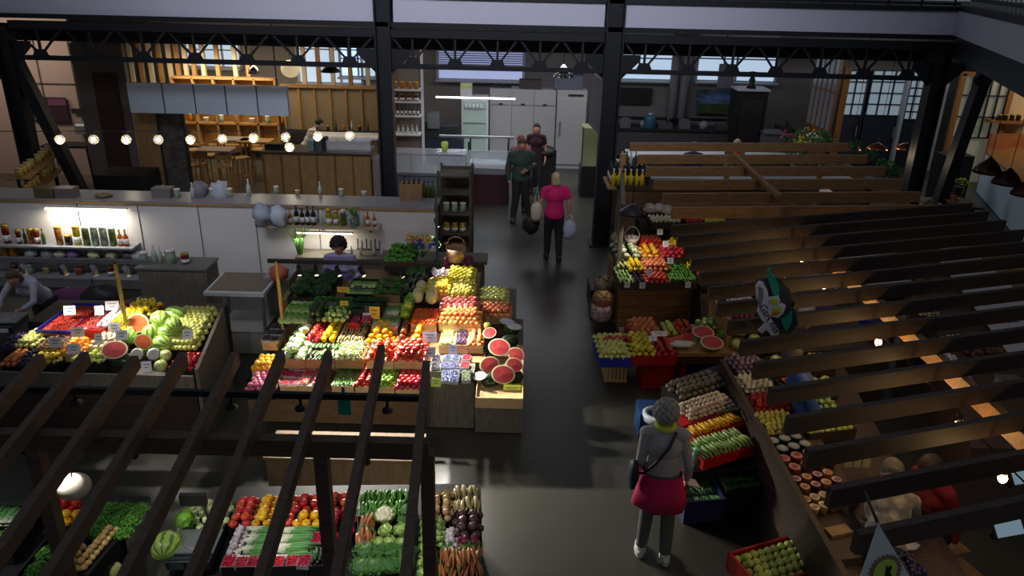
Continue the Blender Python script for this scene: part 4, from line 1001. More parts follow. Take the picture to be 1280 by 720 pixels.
def tube_lamp(x0, x1, y, Y, label, m=None, power=14, color=(1, .92, .75), aim=(0, -1, -1.4), r=.018, light_=True):
    a, b_ = atY(x0, y, Y), atY(x1, y, Y)
    t = thing('tube_lamp', label, 'lamp', (a+b_)/2)
    L = (b_-a).length
    b = MB(); b.tube([(-L/2, 0, 0), (L/2, 0, 0)], r, m or LED, 8); b.obj('tube', t)
    b = MB(); b.box((0, .02, .02), (L+.04, .03, .02)); b.obj('housing', t, m=STL)
    if light_: o = light('tube_light', 'AREA', (a+b_)/2+Vector((0, -.16, -.04)), power, color, L, (a+b_)/2+Vector((0, -.16, 0))+Vector(aim), sizey=.05)
tube_lamp(57, 157, 262, WY-.03, 'bright warm LED strip under the ledge above the preserves', power=12, aim=(0, .1, -1))
tube_lamp(370, 440, 292, WY-.12, 'short LED strip under the oil bottle shelf', power=4.5, aim=(0, .12, -1), r=.01)
# shelf of the middle stall with oils and jars
x0, x1 = 318, 470
shelf(320, 474, 284, 1.24, .27, 'pale wall shelf with oil bottles behind the middle stall', mat('pale_wood_shelf', (176, 160, 136), .5))
row(368, 396, 281, 1.24, ['bottle_dark'], 'black bottle with a white label on the oil shelf', 'black bottles on the oil shelf', sc=1.1, Y=11.57)
row(398, 406, 281, 1.24, ['bottle_clear'], 'clear bottle right of the black bottles', 'clear bottles on the oil shelf', sc=1.0, Y=11.57)
row(407, 434, 281, 1.24, ['tall_oil', 'tall_oil', 'tall_pickle', 'tall_honey'], 'yellow oil jar on the oil shelf', 'yellow oil jars on the oil shelf', sc=1.0, Y=11.57)
row(434, 456, 281, 1.24, ['bottle_clear', 'tall_mint'], 'pale bottle on the oil shelf', 'pale bottles on the oil shelf', sc=1.0, Y=11.57)
row(456, 472, 281, 1.24, ['bottle_amber'], 'red-capped amber bottle on the oil shelf', 'amber bottles on the oil shelf', sc=.9, Y=11.57)
row(360, 367, 281, 1.24, ['bottle_amber'], 'tall amber bottle at the left of the black bottles', None, sc=.9, Y=11.57)
for i, (x, c, s_, lb) in enumerate([(330, (160, 166, 184), 1.3, 'large crumpled grey-blue bag at the end of the oil shelf'), (350, (190, 200, 216), 1.2, 'pale blue plastic bag on the oil shelf'), (328, (170, 90, 60), .7, 'reddish bag peeking from under the grey bags')]):
    p = atY(x, 278, 11.5); p.z = 1.24; mb = MB(); mb.ell((0, -.05, .13*s_), (.11*s_, .09*s_, .14*s_), mat('shelfbag_%d' % i, c, .5), 14, 9, nz=.6, seed=i+4); tag(mb.obj('plastic_bag', loc=p), lb, 'bag')
t = thing('potted_plant', 'small bright green plant in a glass on the oil shelf', 'plant', Vector((atY(442, 270, 11.55).x, 11.5, 1.37)))
mb = MB(); mb.lathe([(.05, -.12), (.06, 0), (.055, 0)], GLS, 12); mb.obj('glass_pot', t)
mb = MB(); leaves(mb, 90, .07, .2, .02, LB); leaves(mb, 50, .05, .12, .02, LG); mb.obj('foliage', t)
# chives in a vase, red bag, knives on the back wall
a = atY(377, 336, 11.4)
o = put('chives', (a.x, 11.4, .81), 'tall bunch of green chives standing behind the middle stall', None, s=1.25)
t = thing('side_cabinet', 'pale grey cabinet at the left end behind the middle stall', 'cabinet'); b = MB(); a_, b2, z0, z1 = YBOX(b, 334, 352, 364, 400, 10.0, .6, z0=0, z1=.93); b.obj('body', t, m=GRY); b = MB(); b.box(((a_+b2)/2, 10.29, .945), (b2-a_+.03, .64, .03)); b.obj('top', t, m=SHM)
mb = MB(); mb.ell((0, 0, .1), (.13, .1, .11), mat('red_orange_bag', (186, 92, 74), .5), 12, 8, nz=.5, seed=3); tag(mb.obj('plastic_bag', loc=at(350, 349, .96)), 'red-orange plastic bag behind the left end of the middle stall', 'bag')
t = thing('work_bench', 'grey-brown work bench along the white partition wall', 'bench', (-1.7, 11.45, 0))
b = MB(); b.box((-.2, 0, .78), (3.0, .42, .05)); b.obj('top', t, m=GRY); b = MB(); b.box((-.2, .03, .38), (2.9, .34, .75)); b.obj('body', t, m=mat('bench_body', (108, 98, 90), .7))
t = thing('knife_rack', 'magnetic rack with knives on the wall right of the seller', 'rack', atY(462, 312, WY-.03))
b = MB(); b.box((0, 0, 0), (.42, .02, .03)); b.obj('bar', t, m=BLK)
for i in range(6): b = MB(); b.box((-.18+.07*i, -.02, .06-.03*(i % 2)), (.025, .008, .26)); b.obj('knife', t, m=mat('knife_steel', (90, 80, 78), .4))
for i, x in enumerate((440, 452, 468, 478)):
    p = atY(x, 330, 11.4); p.z = .81; tag(put('bottle_clear', p, 'small clear bottle on the bench %s' % ('right of the seller', 'below the knives', 'below the right-hand knives', 'beside the salad')[i], None, s=.7), cat='bottle')
# grey counter, tray rack between the two stalls
t = thing('side_cabinet', 'grey wooden cabinet behind the melons of the left stall', 'cabinet')
b = MB(); a_, b2, z0, z1 = YBOX(b, 178, 348, 262, 400, 10.3, .45, z0=0, z1=.92); b.obj('body', t, m=GRY)
b = MB(); b.box(((a_+b2)/2, 10.525, .935), (b2-a_+.04, .5, .03)); b.obj('worktop', t, m=mat('grey_top', (112, 108, 106), .5))
for i, (x, k, lb, s_) in enumerate([(196, 'bottle_clear', 'blue-labelled bottle on the grey cabinet', .9), (203, 'bottle_clear', 'second clear bottle on the grey cabinet', .8), (216, 'jar_mint', 'round glass jar on the grey cabinet', 1.3), (234, 'jar_jam', 'small red jar on the grey cabinet', 1), (183, 'jar_mint', 'jar at the left end of the grey cabinet', 1)]):
    p = atY(x, 340, 10.5); put(k, (p.x, 10.5, .95), lb, None, s=s_*1.25)
t = thing('tray_table', 'white-edged tray table standing between the two stalls', 'table')
TRB = mat('tray_brown', (126, 112, 98), .6)
c, w, d = rect(253, 340, 330, 366, .95, 0.0)
b = MB(); b.box((c.x, c.y, .92), (w, d, .05)); b.obj('frame', t, m=WHT)
b = MB(); b.box((c.x, c.y+.02, .952), (w-.08, d-.1, .012)); b.obj('tray', t, m=TRB)
for sx in (-1, 1):
    for sy in (-1, 1): b = MB(); b.box((c.x+sx*(w/2-.04), c.y+sy*(d/2-.04), .45), (.035, .035, .9)); b.obj('leg', t, m=STL)
t = thing('storage_box', 'low pale box on the floor under the tray table', 'box')
c, w, d = rect(272, 390, 330, 415, .35, 0.0)
b = MB(); b.box((c.x, c.y, .19), (w, d, .34)); b.obj('body', t, m=mat('pale_box', (150, 148, 144), .6)); b = MB(); b.box((c.x, c.y, .365), (w+.03, d+.03, .02)); b.obj('lid', t, m=mat('pale_lid', (172, 170, 166), .6))
# light rails with spot heads
YPO = mat('yellow_pole_wood', (196, 164, 84), .5)
def rail(p, q, label, heads, aim, power, pole=None, color=(1, .95, .86), spot=80, m=BLK, hr=.028):
    t = thing('light_rail', label, 'light rail', p); p, q = Vector(p), Vector(q); d = q-p
    b = MB(); b.beam((0, 0, 0), d, .035, .045); b.obj('rail', t, m=m)
    if pole:
        for pz in pole:
            b = MB(); v = Vector(pz); b.beam((v.x-p.x, v.y-p.y, 0), (v.x-p.x, v.y-p.y, .9-p.z), .03, .035); b.obj('pole', t, m=YPO)
    for i, h in enumerate(heads):
        v = d*h; g = (Vector(aim[i]) if isinstance(aim, list) else Vector(aim)); g2 = (g-(p+v)).normalized()
        b = MB(); b.tube([v+Vector((0, 0, -.03)), v+Vector((0, 0, -.1))], .012, m, 6); st = v+Vector((0, 0, -.11)); b.tube([st-g2*hr*2.2, st+g2*hr*2.2], hr, m, 10, cap=True); b.obj('spot_head', t)
        b = MB(); b.lathe([(hr*.85, 0), (0, .002)], mat('spot_lens', (255, 240, 214), .4, emit=1.5), 12, c=st+g2*(hr*2.2+.002), M=g2.to_track_quat('Z', 'Y').to_matrix()); b.obj('lens', t)
        if power: light('spot_light', 'SPOT', p+st+g2*.13, power, color, .03, g, spot=spot)
    return t
yb = 8.45
pL, pR = atY(335, 329, yb), atY(547, 328, yb)
pL.z = pR.z = (pL.z+pR.z)/2
rail(pL, pR, 'black light rail with spot heads over the middle stall', [.18, .28, .41, .55, .78, .95], [(-2.3, 7.8, .9), (-2.0, 7.5, .9), (-1.5, 7.6, .9), (-1.0, 7.6, .9), (-.7, 8.0, .9), (-.3, 7.8, .8)], 180, [(pL.x+.1, yb, pL.z)])
q0 = Vector((pR.x, yb, pR.z)); q1 = Vector((atY(546, 262, 11.4).x, 11.3, pR.z+.1))
rail(q0, q1, 'black light rail running back along the aisle end of the middle stall', [.1, .35, .62, .85], [(-.6, 8.6, .9), (-.6, 9.0, .9), (-.7, 9.6, 1), (-1.1, 10.6, 1)], 55, spot=60)
g0 = atY(-60, 325, 8.0); g1 = atY(190, 325, 8.0); g0.z = g1.z = (g0.z+g1.z)/2
rail(g0, g1, 'pale light rail on a yellow pole over the left stall', [.35, .55, .7, .86], [(-5.2, 8, 1), (-4.7, 8, 1), (-4.4, 8, 1), (-3.9, 7.9, 1)], 48, [(atY(143, 325, 8.0).x, 8.0, g1.z)], m=mat('pale_rail', (130, 132, 138), .4, .4))
f0 = Vector((-3.7, 4.72, 2.2)); f1 = Vector((-.62, 4.72, 2.2))
rail(f0, f1, 'black light rail hanging under the far ends of the left pergola beams', [.03, .2, .56, .92, .72], [(-3.6, 7.4, .9), (-3.2, 7.4, .9), (-1.9, 7.2, .7), (-.6, 7.2, .7), (-1.2, 7.2, .7)], 24, spot=60, hr=.026)
rail(Vector((-4.6, 4.22, 2.15)), Vector((-.66, 4.22, 2.15)), 'added black light rail hidden along the cross rail of the left pergola', [.1, .36, .54, .72, .93], [(-4.0, 4.7, .85), (-2.6, 4.7, .85), (-2.0, 4.75, .85), (-1.3, 4.75, .85), (-.75, 4.7, .85)], 24, spot=62, hr=.026)  # added rail that lights the near stall, kept behind the cross rail
t = thing('hanging_tag', 'teal cloth tag hanging from the black light rail', 'tag', atY(430, 505, 4.72))
b = MB(); b.prism([(-.045, -.09), (.045, -.09), (.045, .02), (.015, .07), (-.015, .07), (-.045, .02)], (0, 0, 0), (1, 0, 0), (0, 0, 1), -.012); b.obj('body', t, m=mat('teal_cloth', (20, 150, 128), .6))
b = MB(); b.tube([(0, 0, .06), (0, 0, .13)], .012); b.obj('strap', t, m=mat('blue_strap', (30, 100, 170), .6))

# ---- near stall at the bottom, and its left block
NA = math.atan2(.28, 2.45)
t = thing('market_counter', 'black counter of the near stall under the left pergola', 'counter')
c, w, d = rect(205, 618, 604, 730, .72, .06)
b = MB(); b.box((c.x, c.y, .37), (w, d+.25, .70), rz=.06); b.obj('body', t, m=BKP)
z = .85; NP = 'on the near stall'
NQ = .06
def nb(x0, y0, x1, y1, kind, what, pl, cr='black', **k): bin_(x0, y0, x1, y1, z, kind, what, pl, cr, NQ, **k)
nb(222, 628, 280, 662, 'cabbage_pale', 'small pale cauliflower', 'behind the scale', s=.5)
nb(284, 624, 314, 657, 'tomato_big', 'red tomato', 'left of the yellow tomatoes, near stall', s=.75)
nb(314, 622, 338, 657, 'tomato_yellow', 'yellow tomato', 'between red tomatoes, near stall', s=.9)
nb(338, 622, 366, 656, 'tomato_big', 'large pink tomato', 'right of the yellow tomatoes, near stall', s=.75)
nb(366, 620, 404, 640, 'tomato', 'scarlet tomato', 'in the upper middle of the near stall')
nb(366, 641, 404, 658, 'tomato_yellow', 'orange-yellow tomato', 'before the scarlet tomatoes')
nb(404, 618, 440, 640, 'apple_red', 'dark red tomato', 'beside the pergola post')
nb(404, 641, 440, 672, 'plum_red', 'raspberry-red plum', 'beside the pergola post')
nb(447, 617, 516, 645, 'green_pepper', 'long green chili', 'at the back of the near stall', layers=3)
nb(300, 660, 386, 693, 'spring_onion_side', 'bunch of spring onions', 'in the middle of the near stall', rot90=True, crowd=.62, s=1.25)
nb(386, 662, 404, 682, 'raspberry', 'punnet of raspberries', 'right of the spring onions', s=.9)
nb(276, 694, 384, 709, 'raspberry', 'punnet of raspberries', 'in the front row of the near stall', s=.9)
nb(282, 660, 300, 692, 'garlic', 'white garlic bulb', 'left of the spring onions')
nb(386, 684, 410, 708, 'zucchini_dark', 'dark courgette', 'front row of the near stall', s=.7)
nb(443, 648, 465, 685, 'carrot', 'thin carrot with green top', 'left of the white cauliflower', layers=3)
nb(468, 640, 492, 662, 'cauliflower', 'large white cauliflower', 'in the near stall', layers=1, cr=None)
nb(492, 642, 516, 662, 'broccoli', 'broccoli head', 'in the near stall', s=.75, cr=None)
nb(466, 663, 515, 690, 'cabbage', 'leafy green cabbage', 'below the white cauliflower', s=.62, cr=None, layers=2)
nb(440, 686, 515, 722, 'dill', 'feathery dill bunch', 'at the front edge of the near stall', s=1.0, cr=None, crowd=.6)
nb(520, 640, 536, 722, 'cabbage', 'loose green cabbage', 'behind the right pergola post', s=.6)
nb(536, 617, 566, 650, 'onion', 'yellow onion', 'at the right end of the near stall', s=.9)
nb(566, 612, 600, 640, 'radish_white', 'pale parsnip', 'at the far right corner of the near stall')
nb(566, 641, 603, 671, 'beet', 'dark beetroot', 'at the right edge of the near stall', s=.8)
nb(536, 651, 556, 684, 'kohlrabi', 'pale kohlrabi', 'in front of the yellow onions', s=.7)
nb(556, 662, 573, 684, 'garlic', 'white garlic bulb', 'beside the beetroots')
nb(573, 672, 600, 686, 'onion_red', 'red onion', 'in front of the beetroots', s=.8)
nb(548, 687, 603, 724, 'carrot', 'brown-orange carrot', 'at the front right corner', layers=4)
nb(530, 686, 547, 722, 'green_bean', 'yellow-green bean', 'left of the carrots')
single('lettuce', 231, 650, .93, 'bright green lettuce left of the scale display', s=.9)
single('watermelon', 209, 683, .87, 'striped watermelon left of the near scale', (0, 0, .2), 1.0)
scale_(246, 692, .78, NQ, 'digital scale with a display pole on the near stall', True, s=.9)
# left block
t = thing('market_counter', 'dark counter block at the bottom left corner', 'counter')
c, w, d = rect(-40, 628, 110, 735, .72, .02)
b = MB(); b.box((c.x, c.y, .37), (w, d+.2, .70), rz=.02); b.obj('body', t, m=BKP)
LQ = .02
def lb_(x0, y0, x1, y1, kind, what, pl, cr='black', **k): bin_(x0, y0, x1, y1, .85, kind, what, pl, cr, LQ, **k)
lb_(-30, 630, 22, 655, 'spring_onion', 'bunch of leeks', 'in the bottom left corner')
lb_(14, 634, 36, 656, 'radish', 'dark red radish', 'beside the leeks', layers=4, s=1.4)
lb_(58, 630, 108, 640, 'pepper_red', 'red pepper', 'in the bottom left block')
lb_(66, 641, 104, 655, 'tomato_yellow', 'orange tomato', 'in the bottom left block')
lb_(-30, 657, 15, 690, 'salad', 'pale green salad', 'in the bottom left corner', s=.9)
lb_(15, 668, 62, 724, 'parsley', 'parsley bunch', 'in the bottom left corner', s=.9)
lb_(72, 656, 100, 680, 'parsley', 'curly parsley bunch', 'below the orange tomatoes', s=.7)
lb_(64, 682, 92, 724, 'potato', 'pale potato', 'in the bottom left block')
t = thing('display_tray', 'slanting black tray of small apples beside the parsley', 'tray')
c, w, d, a = rectq((92, 715), (104, 716), (112, 660), .82)
b = MB(); b.box((c.x, c.y, .42), (w+.1, d+.05, .8), rz=a); b.obj('base', t, m=BKP)
fill((c.x, c.y, .82), a, w+.06, d, 'onion', 'small yellow onion in the slanting tray', 'small yellow onions in the slanting tray', 2, .8)
t = thing('plastic_crate', 'black crate full of parsley at the left pergola', 'crate')
c, w, d, a = rectq((116, 672), (156, 672), (122, 636), .78)
b = MB(); b.box((c.x, c.y, .38), (w, d, .74), rz=a); b.obj('body', t, m=BKP)
for i in range(3):
    for j in range(3):
        put('parsley', (c.x-.13+.12*i, c.y-.16+.14*j, .76), 'bright parsley bunch in the black crate', 'parsley in the black crate', (0, 0, i+j*2), 1.0)
single('melon_small', 141, 714, .6, 'yellow melon at the bottom edge beside the dark counter', s=.9)
t = thing('plastic_crate', 'black crate holding the yellow melon at the bottom edge', 'crate')
p = at(141, 716, .52); b = MB(); b.box((p.x, p.y, .26), (.34, .34, .5)); b.obj('body', t, m=BKP)
# white lamp shade seen from above
t = thing('pendant_lamp', 'white round lamp shade hanging under the left pergola', 'lamp', at(93, 608, 1.7))
b = MB(); b.lathe([(.02, .035), (.05, .03), (.105, 0), (.1, 0)], mat('lamp_white', (226, 218, 200), .5), 20, M=Matrix.Rotation(.45, 3, 'X') @ Matrix.Rotation(.3, 3, 'Y')); b.obj('shade', t)
b = MB(); b.tube([(0, 0, .08), (-.0, 0, .62)], .004); b.obj('cord', t, m=BLK)
t = thing('wooden_bench', 'low pale wooden box bench in the aisle before the middle stall', 'bench')
p0, p1 = at(336, 613, 0), at(526, 611, 0)
TAN = mat('dull_tan_board', (132, 108, 76), .7, rgb2=(116, 94, 66), scale=2, stretch=(10, 4, 2))
b = MB(); b.box(((p0.x+p1.x)/2, p0.y+.24, .195), (p1.x-p0.x, .45, .37), rz=.0); b.obj('body', t, m=TAN)
b = MB(); b.box(((p0.x+p1.x)/2, p0.y+.24, .395), (p1.x-p0.x+.04, .5, .03)); b.obj('top', t, m=TAN)
# ---- left pergola
def pergola_beam(p, q, w, h, label, group, m, name='pergola_beam'):
    t_ = MB(); p, q = Vector(p), Vector(q); t_.beam((0, 0, 0), q-p, w, h); o = t_.obj(name, loc=p, m=m); return tag(o, label, 'beam', group)
ends = [(-14, 452), (52, 450), (108, 447), (170, 452), (230, 447), (295, 447), (352, 445), (411, 446), (477, 438), (533, 458)]
bd = (FW*FPX+RT*(593-640)+UP*(360+150)).normalized()      # the beams rise slightly away from the gallery
for k in range(-2, 10):
    e = at(*ends[max(k, 0)], 2.4) - Vector((.37*max(0, -k), 0, 0)); q_ = e-bd*3.7
    pergola_beam(q_, e, .05, .1, 'dark brown beam of the left pergola running towards the camera', 'beams of the left pergola', BRR)
c0 = at(537, 561, 2.2)
pergola_beam((-5, c0.y, 2.2), (c0.x, c0.y, 2.2), .08, .12, 'thick dark cross rail carrying the left pergola beams', None, BRR, 'pergola_rail')
for i, (x, lb) in enumerate([(400, 'dark wooden post of the left pergola right of centre'), (30, 'dark wooden post of the left pergola at the left'), (533, 'dark wooden corner post of the left pergola beside the aisle')]):
    e = at(x, 560, 2.2); b = MB(); b.box((0, 0, 1.43 if i < 2 else 1.07), (.085, .085, 2.14-(.72 if i < 2 else 0.0))); 
    tag(b.obj('pergola_post', loc=(e.x, c0.y+ (0 if i < 2 else .05), 0), m=BRR), lb, 'post')
# ------------------------------------------------------------------ right side stalls
RA = .05
t = thing('market_counter', 'brown plank counter with drawers carrying the corner vegetable display', 'counter')
z = .9
plinth(t, 777, 318, 898, 353, .78, RA, BRW, 'body'); plinth(t, 777, 300, 898, 320, .95, RA, BRW, 'step')
c, w, d = rect(777, 318, 898, 353, .78, RA)
for i in range(4): b = MB(); b.box((c.x-.0, c.y-d/2-.012, .12+i*.18), (w-.02, .02, .17), rz=RA); b.obj('drawer_front', t, m=BRW)
for s in (-.2, .36): b = MB(); b.box((c.x+s*w, c.y-d/2-.035, .62), (.22, .02, .02), rz=RA); b.obj('drawer_handle', t, m=mat('brass_handle', (190, 160, 100), .4, .6))
c1, w1, d1 = rect(770, 300, 860, 353, .9, RA)
def rb(x0, y0, x1, y1, zz, kind, what, pl, cr='dark', **k): bin_(x0, y0, x1, y1, zz, kind, what, pl, cr, RA, **k)
rb(775, 334, 793, 353, .92, 'zucchini', 'pale courgette', 'at the front left of the corner display', s=.8)
rb(793, 337, 808, 353, .92, 'eggplant', 'black aubergine', 'in the front row of the corner display', s=.7)
rb(808, 337, 838, 353, .92, 'apple_red', 'red apple', 'in the front row of the corner display', s=.9)
rb(838, 328, 872, 352, .92, 'green_pepper', 'green bean-like chili', 'at the front right of the corner display', layers=3, s=.9)
rb(773, 322, 787, 335, 1.0, 'corn', 'green corn cob', 'at the left of the corner display', s=.9)
rb(787, 323, 805, 337, 1.0, 'pepper_yellow', 'yellow pepper', 'in the middle of the corner display', s=.8)
rb(805, 322, 838, 337, 1.0, 'nectarine', 'red-orange nectarine', 'in the middle of the corner display')
rb(770, 305, 804, 321, 1.08, 'cauliflower', 'white cauliflower', 'at the back left of the corner display', s=.7)
rb(804, 308, 828, 321, 1.08, 'tomato_yellow', 'orange-yellow tomato', 'at the back of the corner display')
rb(828, 310, 862, 321, 1.08, 'tomato_big', 'large red tomato', 'at the back of the corner display', s=.8)
rb(800, 298, 830, 307, 1.12, 'pepper_red', 'deep red pepper', 'in the last row of the corner display', s=.8)
rb(768, 294, 784, 304, 1.12, 'potato', 'small pale potato', 'in the last row of the corner display')
rb(840, 301, 856, 309, 1.12, 'pepper_yellow', 'orange-yellow pepper', 'in the last row of the corner display', s=.8)
t = thing('wire_basket', 'round white wire basket of garlic at the corner display', 'basket', at(789, 304, 1.14))
b = MB(); b.lathe([(.08, 0), (.12, .1), (.115, .1), (.07, .01), (0, .01)], mat('white_wicker', (204, 196, 178), .7), 14); b.obj('bowl', t)
b = MB(); b.tube([(-.12*math.cos(a*PI/8), 0, .1+.17*math.sin(a*PI/8)) for a in range(9)], .008, MATS['white_wicker'], 6); b.obj('basket_handle', t)
for i in range(5): put('garlic', at(789, 304, 1.14)+Vector((.05*math.cos(i*1.3), .05*math.sin(i*1.3), .1)), 'white garlic bulb in the round wire basket', 'garlic in the wire basket', (0, 0, i), 1)
for i, (x, y) in enumerate([(784, 356), (803, 357), (860, 356)]):
    card(x, y, .92, 'white card hanging on the corner display edge, ' + ('left one', 'middle one', 'right one')[i], .08, .09, lean=.05, ang=RA)
for i, (x, y, z_) in enumerate([(832, 305, 1.25), (812, 340, 1.05), (838, 326, 1.1), (825, 290, 1.3)]):
    card(x, y, z_, 'white card ' + ('at the deep red peppers', 'over the black aubergines', 'over the green chilies', 'hung above the corner display')[i], .09, .09, ang=RA)
# brown panelled wall of the booth
t = thing('booth_wall', 'brown plywood screen behind the corner vegetable display', 'screen')
BW = atY(770, 236, 12.6)
b = MB(); x0_, x1_, z0, z1 = YBOX(b, 770, 236, 1010, 330, 12.6, .06, z0=0); b.obj('panel', t, m=mat('brown_plywood', (124, 92, 72), .6, rgb2=(106, 76, 58), scale=2, stretch=(1, 1, 5)))
b = MB(); b.box(((x0_+x1_)/2, 12.6, z1), (x1_-x0_+.1, .14, .05)); b.obj('top_cap', t, m=DKW)
t = thing('timber_screen', 'narrow light post and side board at the left of the corner booth', 'board')
pa, pb_ = atY(764, 215, 12.9), atY(757, 300, 10.9)
b = MB(); b.beam((1.83, 12.9, .95), (1.6, 10.85, .95), .06, 1.9, GRY); b.obj('side_board', t)
b = MB(); b.box((1.83, 12.9, 1.1), (.09, .09, 2.2)); b.obj('post', t, m=OAK)
t = thing('bottle_rack', 'rack of dark and yellow bottles on top of the brown screen', 'rack')
c, w, d = rect(767, 212, 812, 238, z1+.05, 0.0)
b = MB(); b.box((c.x, 12.95, z1-.03), (w+.1, .75, .04)); b.obj('shelf_board', t, m=OAK)
b = MB(); b.box((c.x+w/2+.05, 12.95, z1+.12), (.03, .75, .3)); b.obj('side_board', t, m=mat('navy_board', (32, 38, 56), .5))
for j in range(4):
    for i in range(6):
        put('bottle_yellow' if j == 0 else 'bottle_dark', (c.x-w/2+.05+i*w/6.2, 12.66+j*.17, z1-.01), ('yellow bottle in the front line of the bottle rack', 'dark bottle in the bottle rack')[j > 0], ('yellow bottles of the rack', 'dark bottles of the rack')[j > 0], (0, 0, i), 1.2)
# potato sacks at the aisle side of the booth
for i, (x, y, zz, s_, c_, lb) in enumerate([(757, 352, .55, 1.0, (150, 132, 110), 'open net sack of potatoes at the aisle side of the booth'), (754, 372, .55, .95, (150, 100, 70), 'net sack of onions below the potato sack'), (752, 385, .42, .9, (206, 176, 176), 'white and pink bag of carrots on the black crate')]):
    p = at(x, y, zz)
    t = thing(('vegetable_sack', 'vegetable_sack', 'carrot_bag')[i], lb, ('sack', 'sack', 'bag')[i], (p.x, p.y, zz-.2))
    b = MB(); b.lathe([(.1*s_, 0), (.17*s_, .05), (.18*s_, .18), (.15*s_, .26), (.12*s_, .25), (.1*s_, .18), (0, .18)], mat('sack_%d' % i, c_, .8, rgb2=tuple(int(v*.7) for v in c_), scale=30, kind='voronoi'), 14); b.obj('sack', t)
    for k in range(9):
        a = k*2.4; r_ = .035*math.sqrt(k)
        put(('potato', 'onion', 'carrot')[i], (p.x+r_*math.cos(a), p.y+r_*math.sin(a), zz+.03+(.03 if k < 4 else 0)), ('pale potato in the open net sack', 'brown onion in the lower net sack', 'orange carrot in the white and pink bag')[i], ('potatoes in the net sack', 'onions in the net sack', 'carrots in the bag')[i], (0, 0, k if i < 2 else .3*k), .95)
t = thing('plastic_crate', 'black crate under the carrot bag at the booth', 'crate'); p = at(755, 402, .0)
b = MB(); b.box((p.x, p.y+.2, .12), (.42, .36, .23)); b.obj('body', t, m=BKP)
t = thing('plastic_crate', 'stacked black crates under the net sacks', 'crate')
b = MB(); b.box((p.x+.02, p.y+.72, .18), (.42, .62, .35)); b.obj('body', t, m=BKP)
# dome lamps
def dome(px, py, Y, label, col, r=.17, h=.12, wire=1.2, glow=None, group=None, name='pendant_lamp'):
    p = atY(px, py, Y); t = thing(name, label, 'lamp', p, 0, group)
    b = MB(); b.lathe([(.03, h), (.05, h*.9), (r*.55, h*.66), (r*.9, h*.25), (r, 0), (r*.97, 0), (r*.5, h*.6)], n=18); b.obj('shade', t, m=col)
    b = MB(); b.tube([(0, 0, h), (0, 0, h+wire)], .006, BLK, 5); b.obj('cord', t)
    if glow:
        b = MB(); b.ell((0, 0, h*.35), .035, mat('warm_bulb', (255, 214, 150), .4, emit=14), 10, 6); b.obj('bulb', t)
    return t
DK = mat('dark_enamel', (44, 38, 46), .3)
dome(790, 267, 10.7, 'dark dome lamp above the corner vegetable display', DK, .2, .14, .6)
q = atY(790, 272, 10.7); light('dome_light', 'SPOT', (q.x, q.y, q.z-.02), 20, (1, .93, .82), .05, (q.x+.35, q.y+.05, .9), spot=110)
COP = mat('copper_shade', (196, 120, 84), .25, .8)
for i, (x, lb) in enumerate([(1063, 'small copper lamp, left of three by the entrance'), (1096, 'small copper lamp, middle of three by the entrance'), (1131, 'small copper lamp, right of three by the entrance')]):
    dome(x, 186, 15.2, lb, COP, .2, .12, 2.3, glow=True); q = atY(x, 190, 15.2); light('copper_light', 'POINT', (q.x, q.y, q.z-.06), 5, (1, .8, .55), .04)
# booth interior rows seen between the beams
rows = [(866, 299, 930, 305, 'lemon', 'small yellow lemon', 'in the line above the dark beam', 1.12, 1),
        (815, 270, 852, 277, 'onion_white', 'white onion', 'beside the packets on the booth counter', 1.3, 1),
        (882, 268, 908, 277, 'apple_yellow', 'yellow-green apple', 'on the high booth counter', 1.3, 1),
        (858, 268, 880, 277, 'apple_red', 'red apple', 'on the high booth counter', 1.3, 1),
        (862, 322, 890, 334, 'banana', 'yellow banana', 'behind the green chilies', 1.0, 2), (890, 321, 925, 333, 'onion_red', 'purple onion', 'behind the green chilies', 1.0, 2), (925, 319, 965, 331, 'peach', 'pink peach', 'in the second booth line', 1.0, 2), (965, 317, 1010, 329, 'lime', 'green lime', 'in the second booth line', 1.0, 2),
        (878, 340, 912, 352, 'tomato', 'small red tomato', 'right of the green chilies', .95, 2), (912, 338, 946, 350, 'plum_red', 'red plum', 'in the third booth line', .95, 2), (946, 336, 985, 348, 'cherry_tomato', 'orange cherry tomato', 'in the third booth line', .95, 2),
        (900, 352, 930, 362, 'avocado', 'dark avocado', 'in the fourth booth line', .9, 2), (930, 352, 960, 362, 'potato_red', 'pink potato', 'in the fourth booth line', .9, 2),
        (915, 368, 948, 384, 'garlic', 'white garlic bulb', 'in the tray left of the bird sign', .9, 2),
        (905, 388, 948, 402, 'onion_red', 'small red onion', 'in the tray below the bird sign', .88, 2)]
t = thing('market_counter', 'long dark counter inside the right booth under the beams', 'counter')
plinth(t, 862, 318, 1010, 350, .83, RA, DKW, 'body'); plinth(t, 862, 299, 1010, 317, .97, RA, DKW, 'step')
plinth(t, 900, 352, 962, 402, .77, RA, DKW, 'body'); plinth(t, 800, 268, 915, 279, 1.18, RA, DKW, 'ledge')
for (x0, y0, x1, y1, k, wh, pl, zz, ly) in rows: bin_(x0, y0, x1, y1, zz, k, wh, pl, 'dark', RA, layers=ly)
t = thing('oak_panel', 'pale wooden board edge at the left of the bird sign', 'board')
a, b2 = at(890, 372, .95), at(914, 404, .95)
b = MB(); b.beam((a.x, a.y, .5), (b2.x, b2.y, .5), .05, .95); b.obj('board', t, m=OAK)
for i, (x, y) in enumerate([(823, 266), (834, 268), (812, 266)]):
    p = at(x, y, 1.3); b = MB(); b.ell((0, 0, .07), (.12, .1, .09), mat('clear_bag', (176, 160, 150), .3), 12, 8, nz=.5, seed=i+30); tag(b.obj('plastic_bag', loc=p), 'clear plastic bag on the booth counter, ' + ('middle one', 'right one', 'left one')[i], 'bag')

